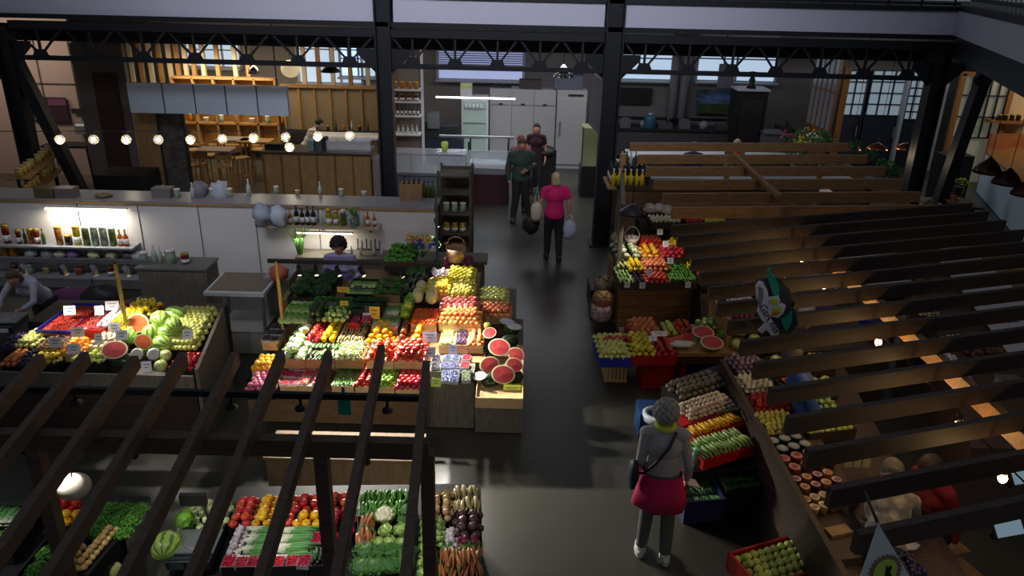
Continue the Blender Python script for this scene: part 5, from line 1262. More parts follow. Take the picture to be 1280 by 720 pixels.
# ---- fruit table in front of the booth
TA = .06; TZ = .62
t = thing('pallet_stand', 'pale slatted wooden stand under the blue apple crate', 'stand')
p0, p1 = at(755, 478, 0), at(783, 478, 0)
b = MB()
for i in range(6): b.box((p0.x+(p1.x-p0.x)*(i+.5)/6, p0.y, .24), (.03, .02, .46))
b.box(((p0.x+p1.x)/2, p0.y+.2, .45), (p1.x-p0.x+.12, .42, .03)); b.box(((p0.x+p1.x)/2, p0.y+.2, .03), (p1.x-p0.x, .4, .04)); b.box(((p0.x+p1.x)/2, p0.y+.4, .24), (p1.x-p0.x, .02, .46)); b.obj('slats', t, m=PLY)
bin_(750, 420, 790, 447, TZ, 'apple_pale', 'pale green apple', 'in the blue crate', 'blue', TA, h=.14)
for i in range(7): single('apple_red', 757+i*5, 424-(i % 2)*2, TZ+.06, 'red apple at the back of the blue crate', group='red apples at the back of the blue crate')
bin_(790, 418, 822, 444, TZ, 'apple_yellow', 'yellow apple', 'in the left red crate by the aisle', 'red', TA, h=.14)
bin_(822, 420, 847, 444, TZ, 'apple_red', 'dark red apple', 'in the right red crate by the aisle', 'red', TA, h=.14)
t = thing('table', 'oak board table with cut watermelons beside the apple crates', 'table')
c, w, d = rect(782, 398, 935, 417, .66, TA); b = MB(); b.box((c.x, c.y, .5), (w, d, .06), rz=TA); b.obj('top', t, m=OAK)
c, w, d = rect(848, 404, 945, 440, .62, TA); b = MB(); b.box((c.x, c.y, .58), (w, d, .05), rz=TA); b.obj('top', t, m=OAK)
b = MB(); b.box((c.x, c.y-d/2+.03, .51), (w, .04, .13), rz=TA); b.obj('apron', t, m=DKW)
for sx in (-1, 1):
    for sy in (-1, 1): b = MB(); b.box((c.x+sx*(w/2-.08), c.y+sy*(d/2-.08), .28), (.06, .06, .56)); b.obj('leg', t, m=DKW)
for sx in (-.7, 0.1): b = MB(); b.box((c.x+sx*w-.4, c.y+.5, .24), (.06, .06, .46)); b.obj('leg', t, m=DKW)
TZ2 = .64
bin_(792, 400, 826, 418, TZ2+.02, 'nectarine', 'speckled red nectarine', 'behind the red apple crates', 'card', TA)
bin_(783, 409, 792, 416, TZ2-.02, 'plum_red', 'dark plum', 'left of the speckled nectarines', 'black', TA)
bin_(832, 404, 848, 418, TZ2+.02, 'apple_green', 'green apple', 'behind the crates near the melons', 'card', TA)
bin_(846, 402, 866, 412, TZ2+.02, 'apple_red', 'red apple', 'behind the cut watermelons', 'card', TA, s=.9)
bin_(876, 400, 908, 411, TZ2+.04, 'kohlrabi', 'pale green kohlrabi', 'behind the cut watermelons', 'card', TA, s=.9)
single('wm_half_green', 879, 415, .72, 'cut watermelon half further back on the oak table', (.35, 0, 0), 1.1)
single('wm_half_green', 890, 428, .72, 'cut watermelon half nearer on the oak table', (.35, 0, .1), 1.15)
single('wm_wedge', 858, 420, .7, 'upright red watermelon wedge on the oak table', (0, .3, .5), 1.3)
single('wm_wedge', 844, 424, .7, 'pinkish watermelon wedge wrapped on the table', (0, -.2, .2), 1.1)
single('lettuce', 905, 418, .7, 'round green lettuce right of the watermelons', s=.9); single('lettuce', 913, 411, .72, 'green lettuce behind the round one', s=.8)
bin_(918, 407, 936, 419, TZ2+.04, 'grape_green', 'heap of green grapes', 'beside the melons', None, TA, s=.8)
single('melon_small', 922, 430, .7, 'pale yellow melon at the right of the oak table', s=.9); single('melon_small', 943, 424, .7, 'cream melon under the bird sign', s=.9)
b = MB(); b.ell((0, 0, .02), (.16, .07, .04), mat('crumpled_paper', (206, 206, 200), .7), 12, 8, nz=.6); tag(b.obj('paper', loc=at(852, 432, .66)), 'crumpled white wrapping paper before the watermelon wedges', 'paper')
for i, (x, y) in enumerate([(816, 423), (824, 417)]): card(x, y, .78, ('slanted white card over the yellow apples', 'wide white card behind the yellow apples')[i], (.1, .2)[i], .07, ang=TA, lean=.8)
t = thing('plastic_box', 'big dark red plastic box under the fruit table', 'box')
p0, p1 = at(801, 486, 0), at(853, 483, 0)
b = MB(); b.box(((p0.x+p1.x)/2, p0.y+.2, .2), (p1.x-p0.x, .4, .38), rz=TA); b.obj('body', t, m=REDP); b = MB(); b.box(((p0.x+p1.x)/2, p0.y+.2, .4), (p1.x-p0.x+.04, .44, .03), rz=TA); b.obj('rim', t, m=REDP)
t = thing('plastic_box', 'blue plastic box right of the dark red box', 'box')
p0, p1 = at(855, 480, 0), at(900, 478, 0)
b = MB(); b.box(((p0.x+p1.x)/2, p0.y+.25, .22), (p1.x-p0.x, .4, .4), rz=TA); b.obj('body', t, m=BLUP)
t = thing('waste_bag', 'blue waste box with a white bag on the floor before the trough', 'bin'); p = at(815, 545, 0)
b = MB(); b.box((p.x, p.y+.12, .16), (.34, .34, .32)); b.obj('body', t, m=mat('bin_blue', (34, 66, 116), .5))
b = MB(); b.lathe([(.15, .25), (.17, .34), (.13, .36), (.12, .3), (0, .28)], mat('bin_bag', (190, 196, 204), .4), 14, c=(p.x+.02, p.y-.05, 0)); b.obj('bag_rim', t)

# ---- black trough with crates
t = thing('market_counter', 'black open trough counter beside the shopper with the magenta top', 'counter')
c, w, d, a = rectq((905, 650), (960, 640), (846, 478), .62)
q = [at(838, 476, .62), at(900, 455, .62), at(958, 585, .62), at(866, 590, .62)]
b = MB(); b.add(q+[Vector((v.x, v.y, .02)) for v in q], [(3, 2, 1, 0), (4, 5, 6, 7), (0, 1, 5, 4), (1, 2, 6, 5), (2, 3, 7, 6), (3, 0, 4, 7)], BKP); b.obj('body', t)
G = .8
pT = 'in the black trough'
binq((853, 500), (914, 481), (841, 478), G, 'potato_grey', 'earthy grey potato', 'at the head of the trough', 'black')
binq((864, 527), (924, 506), (854, 503), G, 'mushroom', 'small brown mushroom', 'in the upper red trough crate', 'red', layers=3)
binq((872, 549), (934, 528), (865, 529), G, 'zucchini_yellow', 'yellow courgette', 'in the red trough crate', 'red', s=.75)
single('zucchini_dark', 905, 515, .9, 'dark courgette lying behind the yellow ones', (0, 0, 1.9), .8); single('zucchini_dark', 918, 512, .9, 'second dark courgette behind the yellow ones', (0, 0, 1.7), .8)
binq((880, 575), (944, 556), (873, 551), G, 'zucchini', 'pale green courgette', 'in the lower red trough crate', 'red', s=.72, layers=3)
b = MB(); b.lathe([(.03, 0), (.04, .1), (.025, .16), (.035, .19)], mat('mint_bag', (120, 190, 150), .5), 10); tag(b.obj('plastic_bag', loc=at(868, 582, .66)), 'small mint-green bag at the corner of the pale courgettes', 'bag')
binq((857, 628), (908, 624), (849, 590), .55, 'green_bean', 'dark green bean', 'in the navy crate by the shopper', 'navy', layers=3, h=.25, fl_=.08)
binq((909, 612), (957, 607), (900, 586), .58, 'green_bean', 'dark green bean', 'in the black crate right of the navy crate', 'black', layers=3, h=.25, fl_=.08)
t = thing('crate_stand', 'dark block under the two bean crates', 'stand'); c, w, d, a = rectq((859, 624), (955, 614), (851, 590), .3); b = MB(); b.box((c.x, c.y, .15), (w, d, .3), rz=a); b.obj('body', t, m=BKP)
t = thing('plastic_crate', 'red crate of green apples at the bottom edge', 'crate')
c, w, d, a = rectq((950, 738), (1034, 712), (931, 690), .5)
b = MB(); b.box((c.x, c.y, .4), (w, d, .12), rz=a); b.obj('base', t, m=REDP)
b = MB(); R_ = Matrix.Rotation(a, 3, 'Z')
for s in (-1, 1):
    b.box(Vector((c.x, c.y, .46))+R_ @ Vector((0, s*d/2, 0)), (w+.03, .02, .16), rz=a); b.box(Vector((c.x, c.y, .46))+R_ @ Vector((s*w/2, 0, 0)), (.02, d, .16), rz=a)
b.obj('side_panel', t, m=REDP)
fill((c.x, c.y, .46), a, w-.04, d-.04, 'apple_green', 'light green apple in the red crate at the bottom edge', 'green apples in the bottom red crate', 2)
t = thing('crate_stand', 'dark stand under the bottom red crate', 'stand'); b = MB(); b.box((c.x, c.y, .17), (w-.1, d-.1, .34), rz=a); b.obj('body', t, m=BKP)
p = at(932, 712, .3); b = MB(); b.ell((0, 0, .1), (.1, .09, .1), mat('crimson_bag', (180, 14, 60), .5), 12, 8, nz=.4); tag(b.obj('plastic_bag', loc=p), 'crimson plastic bag at the left of the bottom red crate', 'bag')
# divider board and main right table
t = thing('market_counter', 'long dark stepped counter under the right pergola with produce trays', 'counter')
A_, B_ = at(903, 450, .98), at(1062, 728, .98)
b = MB(); b.beam((A_.x, A_.y, .5), (B_.x, B_.y, .5), .05, .98, DKW); b.obj('divider_board', t)
q = [at(906, 452, .8), at(1045, 440, .8), at(1110, 560, .8), at(1215, 730, .8), at(1066, 730, .8)]
b = MB(); b.add(q+[Vector((v.x, v.y, .0)) for v in q], [(4, 3, 2, 1, 0), (5, 6, 7, 8, 9)]+[(i, (i+1) % 5, 5+(i+1) % 5, 5+i) for i in range(5)], BRR); b.obj('body', t)
G = .95
def tq(fl, fr, bl, kind, what, pl, **k): binq(fl, fr, bl, G, kind, what, pl, 'dark', **k)
tq((922, 467), (962, 464), (910, 447), 'garlic_purple', 'purple-grey garlic bulb', 'at the top of the divider', layers=3)
tq((932, 492), (974, 489), (923, 470), 'onion_white', 'white onion', 'below the purple garlic', layers=2, s=.85)
tq((946, 516), (994, 512), (935, 495), 'pepper_red', 'dark red pepper', 'beside the divider board', s=.75)
tq((959, 545), (1007, 539), (948, 519), 'pear', 'yellow-green pear', 'beside the divider board', s=.8)
tq((972, 462), (1014, 459), (963, 445), 'cabbage_pale', 'pale cabbage', 'behind the purple garlic', s=.8, layers=1)
tq((984, 489), (1016, 486), (976, 473), 'melon_wedge', 'orange melon wedge', 'right of the white onions', s=.9)
tq((1018, 459), (1046, 457), (1012, 444), 'potato', 'brown potato', 'right of the pale cabbages')
tq((1000, 514), (1050, 509), (993, 500), 'kohlrabi', 'pale kohlrabi', 'right of the dark red peppers', s=.75)
tq((1012, 543), (1072, 536), (1006, 526), 'apple_green', 'green apple', 'behind the yellow-green pears', s=.9)
tq((1020, 487), (1050, 485), (1016, 473), 'melon_small', 'netted melon', 'right of the melon wedges', s=.7, layers=1)
def tubs(fl, fr, bl, nx, ny, kinds, label, group, z=.9, s=1):
    c, w, d, a = rectq(fl, fr, bl, z); R_ = Matrix.Rotation(a, 3, 'Z')
    for j in range(ny):
        for i in range(nx):
            v = R_ @ Vector(((i+.5)/nx*w-w/2, (j+.5)/ny*d-d/2, 0)); k = kinds[(i*7+j*5) % len(kinds)]
            put(k, (c.x+v.x, c.y+v.y, z), label, group, (0, 0, i+j), s)
t = thing('tub_shelf', 'brown raised board under the rows of lidded tubs', 'board'); c, w, d, a = rectq((1045, 700), (1110, 690), (962, 545), .9)
b = MB(); q = [at(960, 547, .88), at(1020, 540, .88), at(1130, 690, .88), at(1048, 700, .88)]; b.add(q+[Vector((v.x, v.y, .8)) for v in q], [(3, 2, 1, 0), (4, 5, 6, 7), (0, 1, 5, 4), (1, 2, 6, 5), (2, 3, 7, 6), (3, 0, 4, 7)], BRR); b.obj('board', t)
tubs((975, 575), (1018, 566), (964, 553), 3, 2, ['cup_dark'], 'dark tub with a grey lid below the yellow-green pears', 'dark lidded tubs', s=1.0)
tubs((990, 600), (1052, 585), (978, 575), 4, 2, ['cup_red'], 'red-orange lidded tub behind the cream tubs', 'red lidded tubs', s=.95)
tubs((1003, 624), (1056, 612), (992, 602), 4, 2, ['cup_orange', 'cup_plum'], 'small orange or plum tub in the middle rows', 'orange and plum lidded tubs', s=1)
tubs((1016, 650), (1062, 638), (1005, 627), 4, 2, ['cup_cream', 'cup_cream', 'cup_orange'], 'small cream tub in the nearest rows', 'cream lidded tubs', s=1)
for i in range(3):
    p = at(1058+i*11, 582, .9); t = thing('square_bottle', 'pale square bottle with a black neck, %s of three behind the tubs' % ('left', 'middle', 'right')[i], 'bottle', p)
    b = MB(); b.box((0, 0, .09), (.07, .06, .18)); b.obj('body', t, m=mat('cream_bottle', (196, 190, 140), .4)); b = MB(); b.tube([(0, 0, .17), (0, 0, .22)], .016); b.obj('cap', t, m=BKP)
t = thing('paper_sheet', 'white paper sheet with printed lines lying right of the tubs', 'paper'); c, w, d, a = rectq((1056, 624), (1107, 616), (1050, 604), .9)
b = MB(); b.box((c.x, c.y, .892), (w, d, .006), rz=a); b.obj('sheet', t, m=PAPER)
b = MB()
for i in range(5): b.box((c.x-.02, c.y-d*.3+i*d*.15, .896), (w*.6, .004, .002), rz=a)
b.obj('print', t, m=PAPD)
t = thing('wooden_block', 'small orange-brown wooden board at the end of the tubs', 'board'); p = at(1048, 664, .9); b = MB(); b.box((p.x, p.y, .9), (.2, .1, .03), rz=.3); b.obj('board', t, m=OAK)
t = thing('notebook', 'blue-violet notebook with a pale ring beside the triangular pennant', 'notebook'); p = at(1105, 651, .95); b = MB(); b.box((p.x, p.y, .93), (.24, .12, .04), rz=.1); b.obj('cover', t, m=mat('violet_cover', (60, 44, 140), .4)); b = MB(); b.tube([(p.x-.15+.04*math.cos(k*PI/6), p.y+.04*math.sin(k*PI/6), .95) for k in range(13)], .008); b.obj('ring', t, m=STL)
t = thing('folded_bag', 'flat pale folded bag right of the pennant', 'bag'); p = at(1128, 682, .88); b = MB(); b.ell((p.x, p.y, .88), (.14, .05, .02), nz=.4); b.obj('cloth', t, m=WHT)
binq((1112, 728), (1160, 724), (1100, 693), .9, 'plum_dark', 'heap of dark blueberries', 'at the bottom edge beside the pennant', None, layers=1, s=.8)
# ---- inner counters under the right pergola
t = thing('market_counter', 'inner counter row of the right pergola with wide white tops', 'counter')
P0, P1 = at(1040, 330, .9), at(1175, 322, .9)
for (x0, y0, x1, y1) in ((985, 268, 1140, 296), (1008, 304, 1150, 330), (1020, 338, 1150, 356)):
    c, w, d = rect(x0, y0, x1, y1, .9, .25); b = MB(); b.box((c.x, c.y, .88), (w, d, .04), rz=.25); b.obj('top', t, m=mat('grey_white_top', (150, 148, 156), .4)); b = MB(); b.box((c.x, c.y, .43), (w-.1, d-.06, .85), rz=.25); b.obj('body', t, m=DKW)
t = thing('white_board', 'long white board with black handwriting lying under the right pergola', 'board')
q = [at(1262, 440, 1.0), at(1345, 432, 1.0), at(1206, 303, 1.0), at(1163, 309, 1.0)]
b = MB(); b.add(q+[Vector((v.x, v.y, .97)) for v in q], [(0, 1, 2, 3), (7, 6, 5, 4), (0, 4, 5, 1), (1, 5, 6, 2), (2, 6, 7, 3), (3, 7, 4, 0)], mat('white_board', (214, 214, 226), .5)); b.obj('board', t)
WRT = []
def text(s, M_, size, m, name, parent, ext=.001):
    cu = bpy.data.curves.new(name, 'FONT'); cu.body = s; cu.size = size; cu.extrude = ext; cu.align_x = 'CENTER'
    o = bpy.data.objects.new(name+'_tmp', cu); COL.objects.link(o); bpy.context.view_layer.update()
    me = bpy.data.meshes.new_from_object(o.evaluated_get(bpy.context.evaluated_depsgraph_get())); bpy.data.objects.remove(o)
    me.materials.clear(); me.materials.append(m)
    me.transform(M_); return link(name, me, parent)
d1 = (q[0]-q[3]).normalized()
INK = mat('black_marker', (26, 26, 30), .6)
for k, (u_, v_, s_) in enumerate([(.12, .35, '1 2'), (.3, .6, 'Mec'), (.48, .55, '11 20'), (.62, .3, 'V2'), (.62, .72, '9Co'), (.8, .35, '12.2'), (.93, .4, '4,0')]):
    p = q[3].lerp(q[0], u_).lerp(q[2].lerp(q[1], u_), v_)
    text(s_, Matrix.Translation((p.x, p.y, 1.003)) @ Matrix.Rotation(.25, 4, 'Z'), .17, INK, 'handwriting', t)
t = thing('market_counter', 'dark back counter at the right end of the right pergola', 'counter')
qq = [at(1150, 345, .88), at(1215, 340, .88), at(1330, 560, .88), at(1215, 560, .88)]
b = MB(); b.add(qq+[Vector((v.x, v.y, 0)) for v in qq], [(3, 2, 1, 0), (4, 5, 6, 7), (0, 1, 5, 4), (1, 2, 6, 5), (2, 3, 7, 6), (3, 0, 4, 7)], BRR); b.obj('body', t)
for i, (x, y, x2, k, wh) in enumerate([(1152, 384, 1178, 'mushroom', 'brown mushroom in the uppermost inner tray'), (1172, 400, 1206, 'mushroom', 'brown mushroom in the second inner tray'), (1195, 424, 1226, 'mushroom', 'pale mushroom in the third inner tray'), (1226, 421, 1262, 'nuts', 'heap of nuts beside the third inner tray'), (1178, 446, 1204, 'garlic', 'garlic bulb in the fourth inner tray'), (1222, 442, 1250, 'beet', 'beetroot in the fourth inner tray'), (1200, 470, 1222, 'garlic', 'garlic bulb in the fifth inner tray'), (1252, 440, 1280, 'nuts', 'heap of nuts in the fourth inner tray')]):
    c, w, d, a = rectq((x, y+8), (x2, y+6), (x-5, y-6), .93); fill((c.x, c.y, .88), a, w, d, k, wh, wh+' group', 2 if PROT[k][1][2] else 1)
t = thing('glass_jar', 'square glass jar standing on the dark back counter', 'jar'); p = at(1255, 492, .88); b = MB(); b.box((p.x, p.y, .97), (.22, .12, .18)); b.obj('body', t, m=mat('jar_glass_grey', (150, 150, 156), .15, alpha=.8)); b = MB(); b.box((p.x, p.y, 1.07), (.23, .13, .02)); b.obj('lid', t, m=STL)
for i, (x, y) in enumerate([(1258, 654), (1278, 590)]):
    t = thing('touch_screen', ('bright tablet screen at the bottom right', 'small bright tablet above the larger one')[i], 'screen'); p = at(x, y, 1.1); M_ = Matrix.Rotation(.25, 3, 'Z') @ Matrix.Rotation(-.7, 3, 'X')
    b = MB(); b.box(p, (.28, .02, .22), M=M_); b.obj('casing', t, m=BKP)
    b = MB(); b.box(p+M_ @ Vector((0, -.012, 0)), (.25, .004, .19), M=M_); b.obj('screen', t, m=mat('lit_screen', (140, 170, 190), .3, emit=.35))
    b = MB(); b.tube([(p.x, p.y+.03, p.z-.05), (p.x, p.y+.1, .88)], .02); b.obj('stand', t, m=BKP)
t = thing('cardboard_box', 'open cardboard box on the counter at the bottom right', 'box'); p = at(1190, 705, .6)
b = MB(); b.box((p.x, p.y, .3), (.4, .3, .5), rz=.3)
b.obj('body', t, m=CARD); b = MB(); b.box((p.x-.12, p.y-.2, .57), (.2, .14, .01), rz=.3); b.box((p.x+.1, p.y+.2, .57), (.3, .12, .01), rz=.3); b.obj('flap', t, m=CARD)
# interior goods on the middle strip
for i, (x, y, c_, lb, nm) in enumerate([(1008, 392, (190, 186, 190), 'pale folded cloth bag right of the bird sign', 'cloth_bag'), (1028, 391, (110, 60, 140), 'small violet box right of the pale bag', 'box'), (1008, 412, (196, 200, 206), 'white paper cone below the pale bag', 'paper_cone'), (1085, 404, (40, 50, 170), 'blue cloth bundle among the beams', 'cloth_bag'), (1070, 365, (200, 170, 70), 'small yellow tray among the beams', 'box'), (990, 352, (226, 228, 226), 'shiny white dish right of the bird sign', 'dish'), (1055, 381, (60, 90, 60), 'green herb box in the inner row', 'box'), (1096, 427, (120, 40, 90), 'purple cloth bundle beside the blue one', 'cloth_bag')]):
    p = at(x, y, .95); b = MB()
    if nm == 'box': b.box((0, 0, .06), (.16, .12, .12))
    elif nm == 'dish': b.lathe([(.05, 0), (.12, .04), (.11, .04), (0, .01)], n=14)
    elif nm == 'paper_cone': b.lathe([(.01, 0), (.08, .14), (.075, .14), (0, .02)], n=12)
    else: b.ell((0, 0, .06), (.12, .08, .07), n=12, k=8, nz=.5, seed=i)
    tag(b.obj(nm, loc=p, m=mat('good_%d' % i, c_, .5)), lb, nm.replace('_', ' '))
t = thing('market_counter', 'middle counter strip between the two inner aisles under the right pergola', 'counter')
qq = [at(960, 352, .95), at(1075, 345, .95), at(1115, 432, .95), at(1000, 440, .95)]
b = MB(); b.add(qq+[Vector((v.x, v.y, 0)) for v in qq], [(3, 2, 1, 0), (4, 5, 6, 7), (0, 1, 5, 4), (1, 2, 6, 5), (2, 3, 7, 6), (3, 0, 4, 7)], DKW); b.obj('body', t)

# ---- right pergola
for k in range(15):
    Y = 8.4-.3714*k
    pergola_beam((1.81, Y, 2.3), (5.92, Y+1.26, 2.3), .045, .13, 'dark brown slanting beam of the right pergola', 'beams of the right pergola', BRD)
for i, (x, Y0, Y1) in enumerate([(3.45, 3.2, 9.1), (5.5, 3.9, 9.7)]):
    pergola_beam((x, Y0, 2.17), (x, Y1, 2.17), .07, .13, ('warm brown rail under the right pergola beams along the bulbs', 'outer brown rail under the right ends of the pergola beams')[i], None, BRW, 'pergola_rail')
for i, (x, y) in enumerate([(3.45, 8.9), (5.5, 9.5), (5.5, 6.6)]):
    b = MB(); b.box((0, 0, 1.05), (.08, .08, 2.1)); tag(b.obj('pergola_post', loc=(x, y, 0), m=BRR), 'brown post of the right pergola, ' + ('far one at the bulb rail', 'far one at the outer rail', 'middle one at the outer rail')[i], 'post')
WB = mat('warm_filament', (255, 205, 130), .4, emit=22)
t = None
for k, Y in enumerate([4.1, 4.72, 5.38, 6.05, 6.7, 7.35, 8.0]):
    x = 3.16+(.04 if k == 1 else 0)+(.05 if k > 1 else 0)
    t = thing('light_bulb', 'glowing warm bulb on the cord under the right pergola', 'bulb', (x, Y, 2.08), group='bulbs under the right pergola')
    b = MB(); b.ell((0, 0, 0), (.028, .028, .034), WB, 10, 8); b.obj('glass', t)
    b = MB(); b.tube([(0, 0, .03), (0, 0, .09)], .016, BLK, 8); b.obj('socket', t)
    light('bulb_light', 'POINT', (x, Y, 2.03), 3.4, (1, .62, .25), .03)
t = thing('festoon_cable', 'black cord carrying the warm bulbs of the right pergola', 'cord')
b = MB(); b.tube([(3.16, 3.2, 2.2), (3.17, 4.1, 2.17), (3.2, 5.4, 2.17), (3.21, 6.7, 2.17), (3.21, 8.0, 2.17), (3.21, 9.0, 2.2)], .007, BLK, 5); b.obj('cord', t)
# second pergola, paler
for k, (Y, x1) in enumerate([(13.7, 6.06), (12.72, 6.0), (11.85, 5.95), (11.05, 5.85), (10.3, 5.75), (9.62, 5.65)]):
    pergola_beam((2.05, Y, 2.15), (x1+.05, Y+.42, 2.15), .05, .15, 'brown level beam of the farther right pergola', 'beams of the farther right pergola', BRW)
a, b2 = at(921, 196, 2.25), at(974, 246, 2.25)
pergola_beam(a, b2, .07, .05, 'loose brown batten lying diagonally across the farther pergola', None, BRW, 'wooden_batten')
for i, x in enumerate((3.9, 5.6)): pergola_beam((x, 9.7, 2.03), (x, 14.1, 2.03), .07, .1, 'brown rail under the farther pergola beams, ' + ('left one', 'right one')[i], None, BRW, 'pergola_rail')
for i, (x, y) in enumerate([(3.9, 13.9), (5.6, 13.9), (5.6, 9.85), (3.9, 9.85)]):
    b = MB(); b.box((0, 0, .99), (.08, .08, 1.98)); tag(b.obj('pergola_post', loc=(x, y, 0), m=BRW), 'post of the farther pergola, ' + ('back left', 'back right', 'front right', 'front left')[i], 'post')
# counters under the farther pergola
for i, (x0, y0, x1, y1, zz, c_, lb) in enumerate([(790, 190, 1010, 200, 1.1, (170, 170, 172), 'white-topped counter under the farthest beams'), (800, 216, 1080, 226, 1.0, (120, 126, 136), 'grey-blue counter under the farther pergola'), (830, 232, 1040, 240, .95, (150, 152, 160), 'pale counter with white boxes under the farther pergola')]):
    c, w, d = rect(x0, y0, x1, y1, zz, .05); t = thing('market_counter', lb, 'counter'); b = MB(); b.box((c.x, c.y, zz), (w, d, .04)); b.obj('top', t, m=mat('ctop_%d' % i, c_, .4)); b = MB(); b.box((c.x, c.y, zz/2), (w-.05, d-.05, zz-.03)); b.obj('body', t, m=DKW)
for i, (x, y, w_, nm) in enumerate([(890, 232, .14, 'box'), (920, 232, .3, 'box'), (1000, 232, .5, 'box'), (1057, 232, .12, 'cup'), (1065, 234, .1, 'cup'), (990, 218, .4, 'tray')]):
    p = at(x, y, 1.0); b = MB()
    if nm == 'cup': b.lathe([(.04, 0), (.05, .1), (.045, .1), (0, .02)], n=12)
    else: b.box((0, 0, .04 if nm == 'box' else .015), (w_, .16, .08 if nm == 'box' else .03))
    tag(b.obj(nm, loc=p, m=WHT), 'white %s under the farther pergola, %s' % (nm, ('small leftmost', 'wider second', 'long right one', 'left of two cups', 'right of two cups', 'flat behind the boxes')[i]), nm)
for i, (x, y, s_) in enumerate([(1062, 188, 1.2), (1080, 200, 1.3), (1100, 214, 1.3), (1112, 222, 1.0)]):
    t = thing('potted_plant', 'green leafy plant at the pergola beam ends, ' + ('farthest', 'second', 'third', 'nearest small one')[i], 'plant', at(x+4, y+6, 2.0)); b = MB(); b.lathe([(.06, 0), (.09, .12), (.08, .12), (0, .1)], DKW, 12); b.obj('pot', t)
    b = MB(); random.seed(i); leaves(b, 110, .12*s_, .2, .024, LG+LD, base=(0, 0, .08)); b.ell((0, 0, .16), (.07, .07, .07), LG[2], 9, 6, nz=.4); b.obj('foliage', t)
# bottles under top left of farther pergola
for i, (x, k) in enumerate([(772, 'bottle_dark'), (777, 'bottle_clear'), (783, 'bottle_olive'), (788, 'bottle_clear'), (794, 'bottle_olive')]):
    put(k, at(x, 206, 1.35), ('dark', 'clear', 'olive', 'second clear', 'second olive')[i]+' tall bottle behind the bottle rack', None, s=1.1)
t = thing('shelf_block', 'dark display block behind the bottle rack', 'block'); p = at(783, 206, 1.35); b = MB(); b.box((p.x, p.y+.1, .66), (.75, .5, 1.34)); b.obj('body', t, m=DKW)
# bird sign: two silhouettes, pale body with lettering, dark wing pieces and teal tail
t = thing('bird_sign', 'painted cut-out bird sign with a white lettered body on the pergola ends', 'sign', (0, 0, 0))
SY = 5.72
def sp(x, y, dy=0):
    v = atY(x, y, SY+dy); return v
o_ = sp(970, 385)
def shape(pts, dy, m, name, th=.02):
    P_ = [sp(x, y, 0)-o_ for x, y in pts]
    n = len(P_); F_ = [(v.x, dy, v.z) for v in P_]; Bk = [(v.x, dy+th, v.z) for v in P_]
    b = MB(); b.add(F_+Bk, [tuple(range(n)), tuple(reversed(range(n, 2*n)))]+[(i, n+i, n+(i+1) % n, (i+1) % n) for i in range(n)]); return b.obj(name, t, m=m)
t.location = o_
SGW = mat('sign_white', (226, 226, 236), .5); SGD = mat('sign_slate', (56, 60, 68), .5); SGT = mat('sign_teal', (20, 160, 134), .5); SGO = mat('sign_orange', (226, 130, 40), .5); SGG = mat('sign_lime', (196, 200, 50), .5)
shape([(948, 353), (955, 351), (975, 350), (990, 365), (992, 385), (998, 395), (1000, 410), (992, 418), (975, 420), (962, 412), (952, 400)], .05, SGD, 'dark_back')
shape([(962, 352), (961, 340), (965, 337), (967, 350), (970, 345), (975, 360), (976, 372), (968, 371)], .03, SGT, 'teal_feather')
shape([(978, 402), (986, 397), (992, 390), (991, 404), (986, 416), (982, 414)], .03, SGT, 'teal_tail')
shape([(945, 358), (949, 352), (954, 353), (959, 362), (962, 376), (966, 391), (963, 398), (957, 404), (952, 400), (947, 390), (949, 380), (946, 374)], .0, SGW, 'white_body')
shape([(953, 409), (948, 413), (952, 417), (958, 412), (965, 421), (970, 425), (973, 422), (974, 413), (966, 401), (961, 396), (957, 404)], .0, SGW, 'white_banner')
shape([(960, 373), (974, 371), (976, 377), (973, 383), (963, 384)], .01, SGW, 'white_head'); shape([(962, 385), (979, 380), (983, 383), (980, 392), (973, 398), (964, 396)], .01, SGW, 'white_beak_edge')
shape([(962, 375), (972, 374), (972, 379), (963, 381)], -.012, SGG, 'lime_patch'); shape([(965, 386), (977, 384), (974, 389), (965, 390)], -.012, SGG, 'lime_patch'); shape([(965, 390.5), (975, 389), (971, 394), (965, 394)], -.012, SGO, 'orange_patch')
for s_, x, y, r_ in (('Gar', 953, 391, -.95), ('bas', 965, 411, -.95)):
    v = sp(x, y)-o_; text(s_, Matrix.Translation((v.x, -.004, v.z)) @ Matrix.Rotation(-r_*0+.0, 4, 'X') @ Matrix.Rotation(PI/2, 4, 'X') @ Matrix.Rotation(r_, 4, 'Z'), .085, mat('sign_ink', (60, 40, 70), .6), 'lettering', t)
for k in range(3):
    b = MB(); pts = [sp(948+k*2.2+1.2*math.sin(j*.9), 358+j*4.2+k)-o_ for j in range(7)]
    b.tube([(v.x, -.003, v.z) for v in pts], .0035, MATS['sign_ink'], 4); b.obj('ink_line', t)
b = MB(); v = sp(968, 372)-o_; b.box((.02, .1, .0), (.3, .06, .05)); b.obj('mount', t, m=BLK)
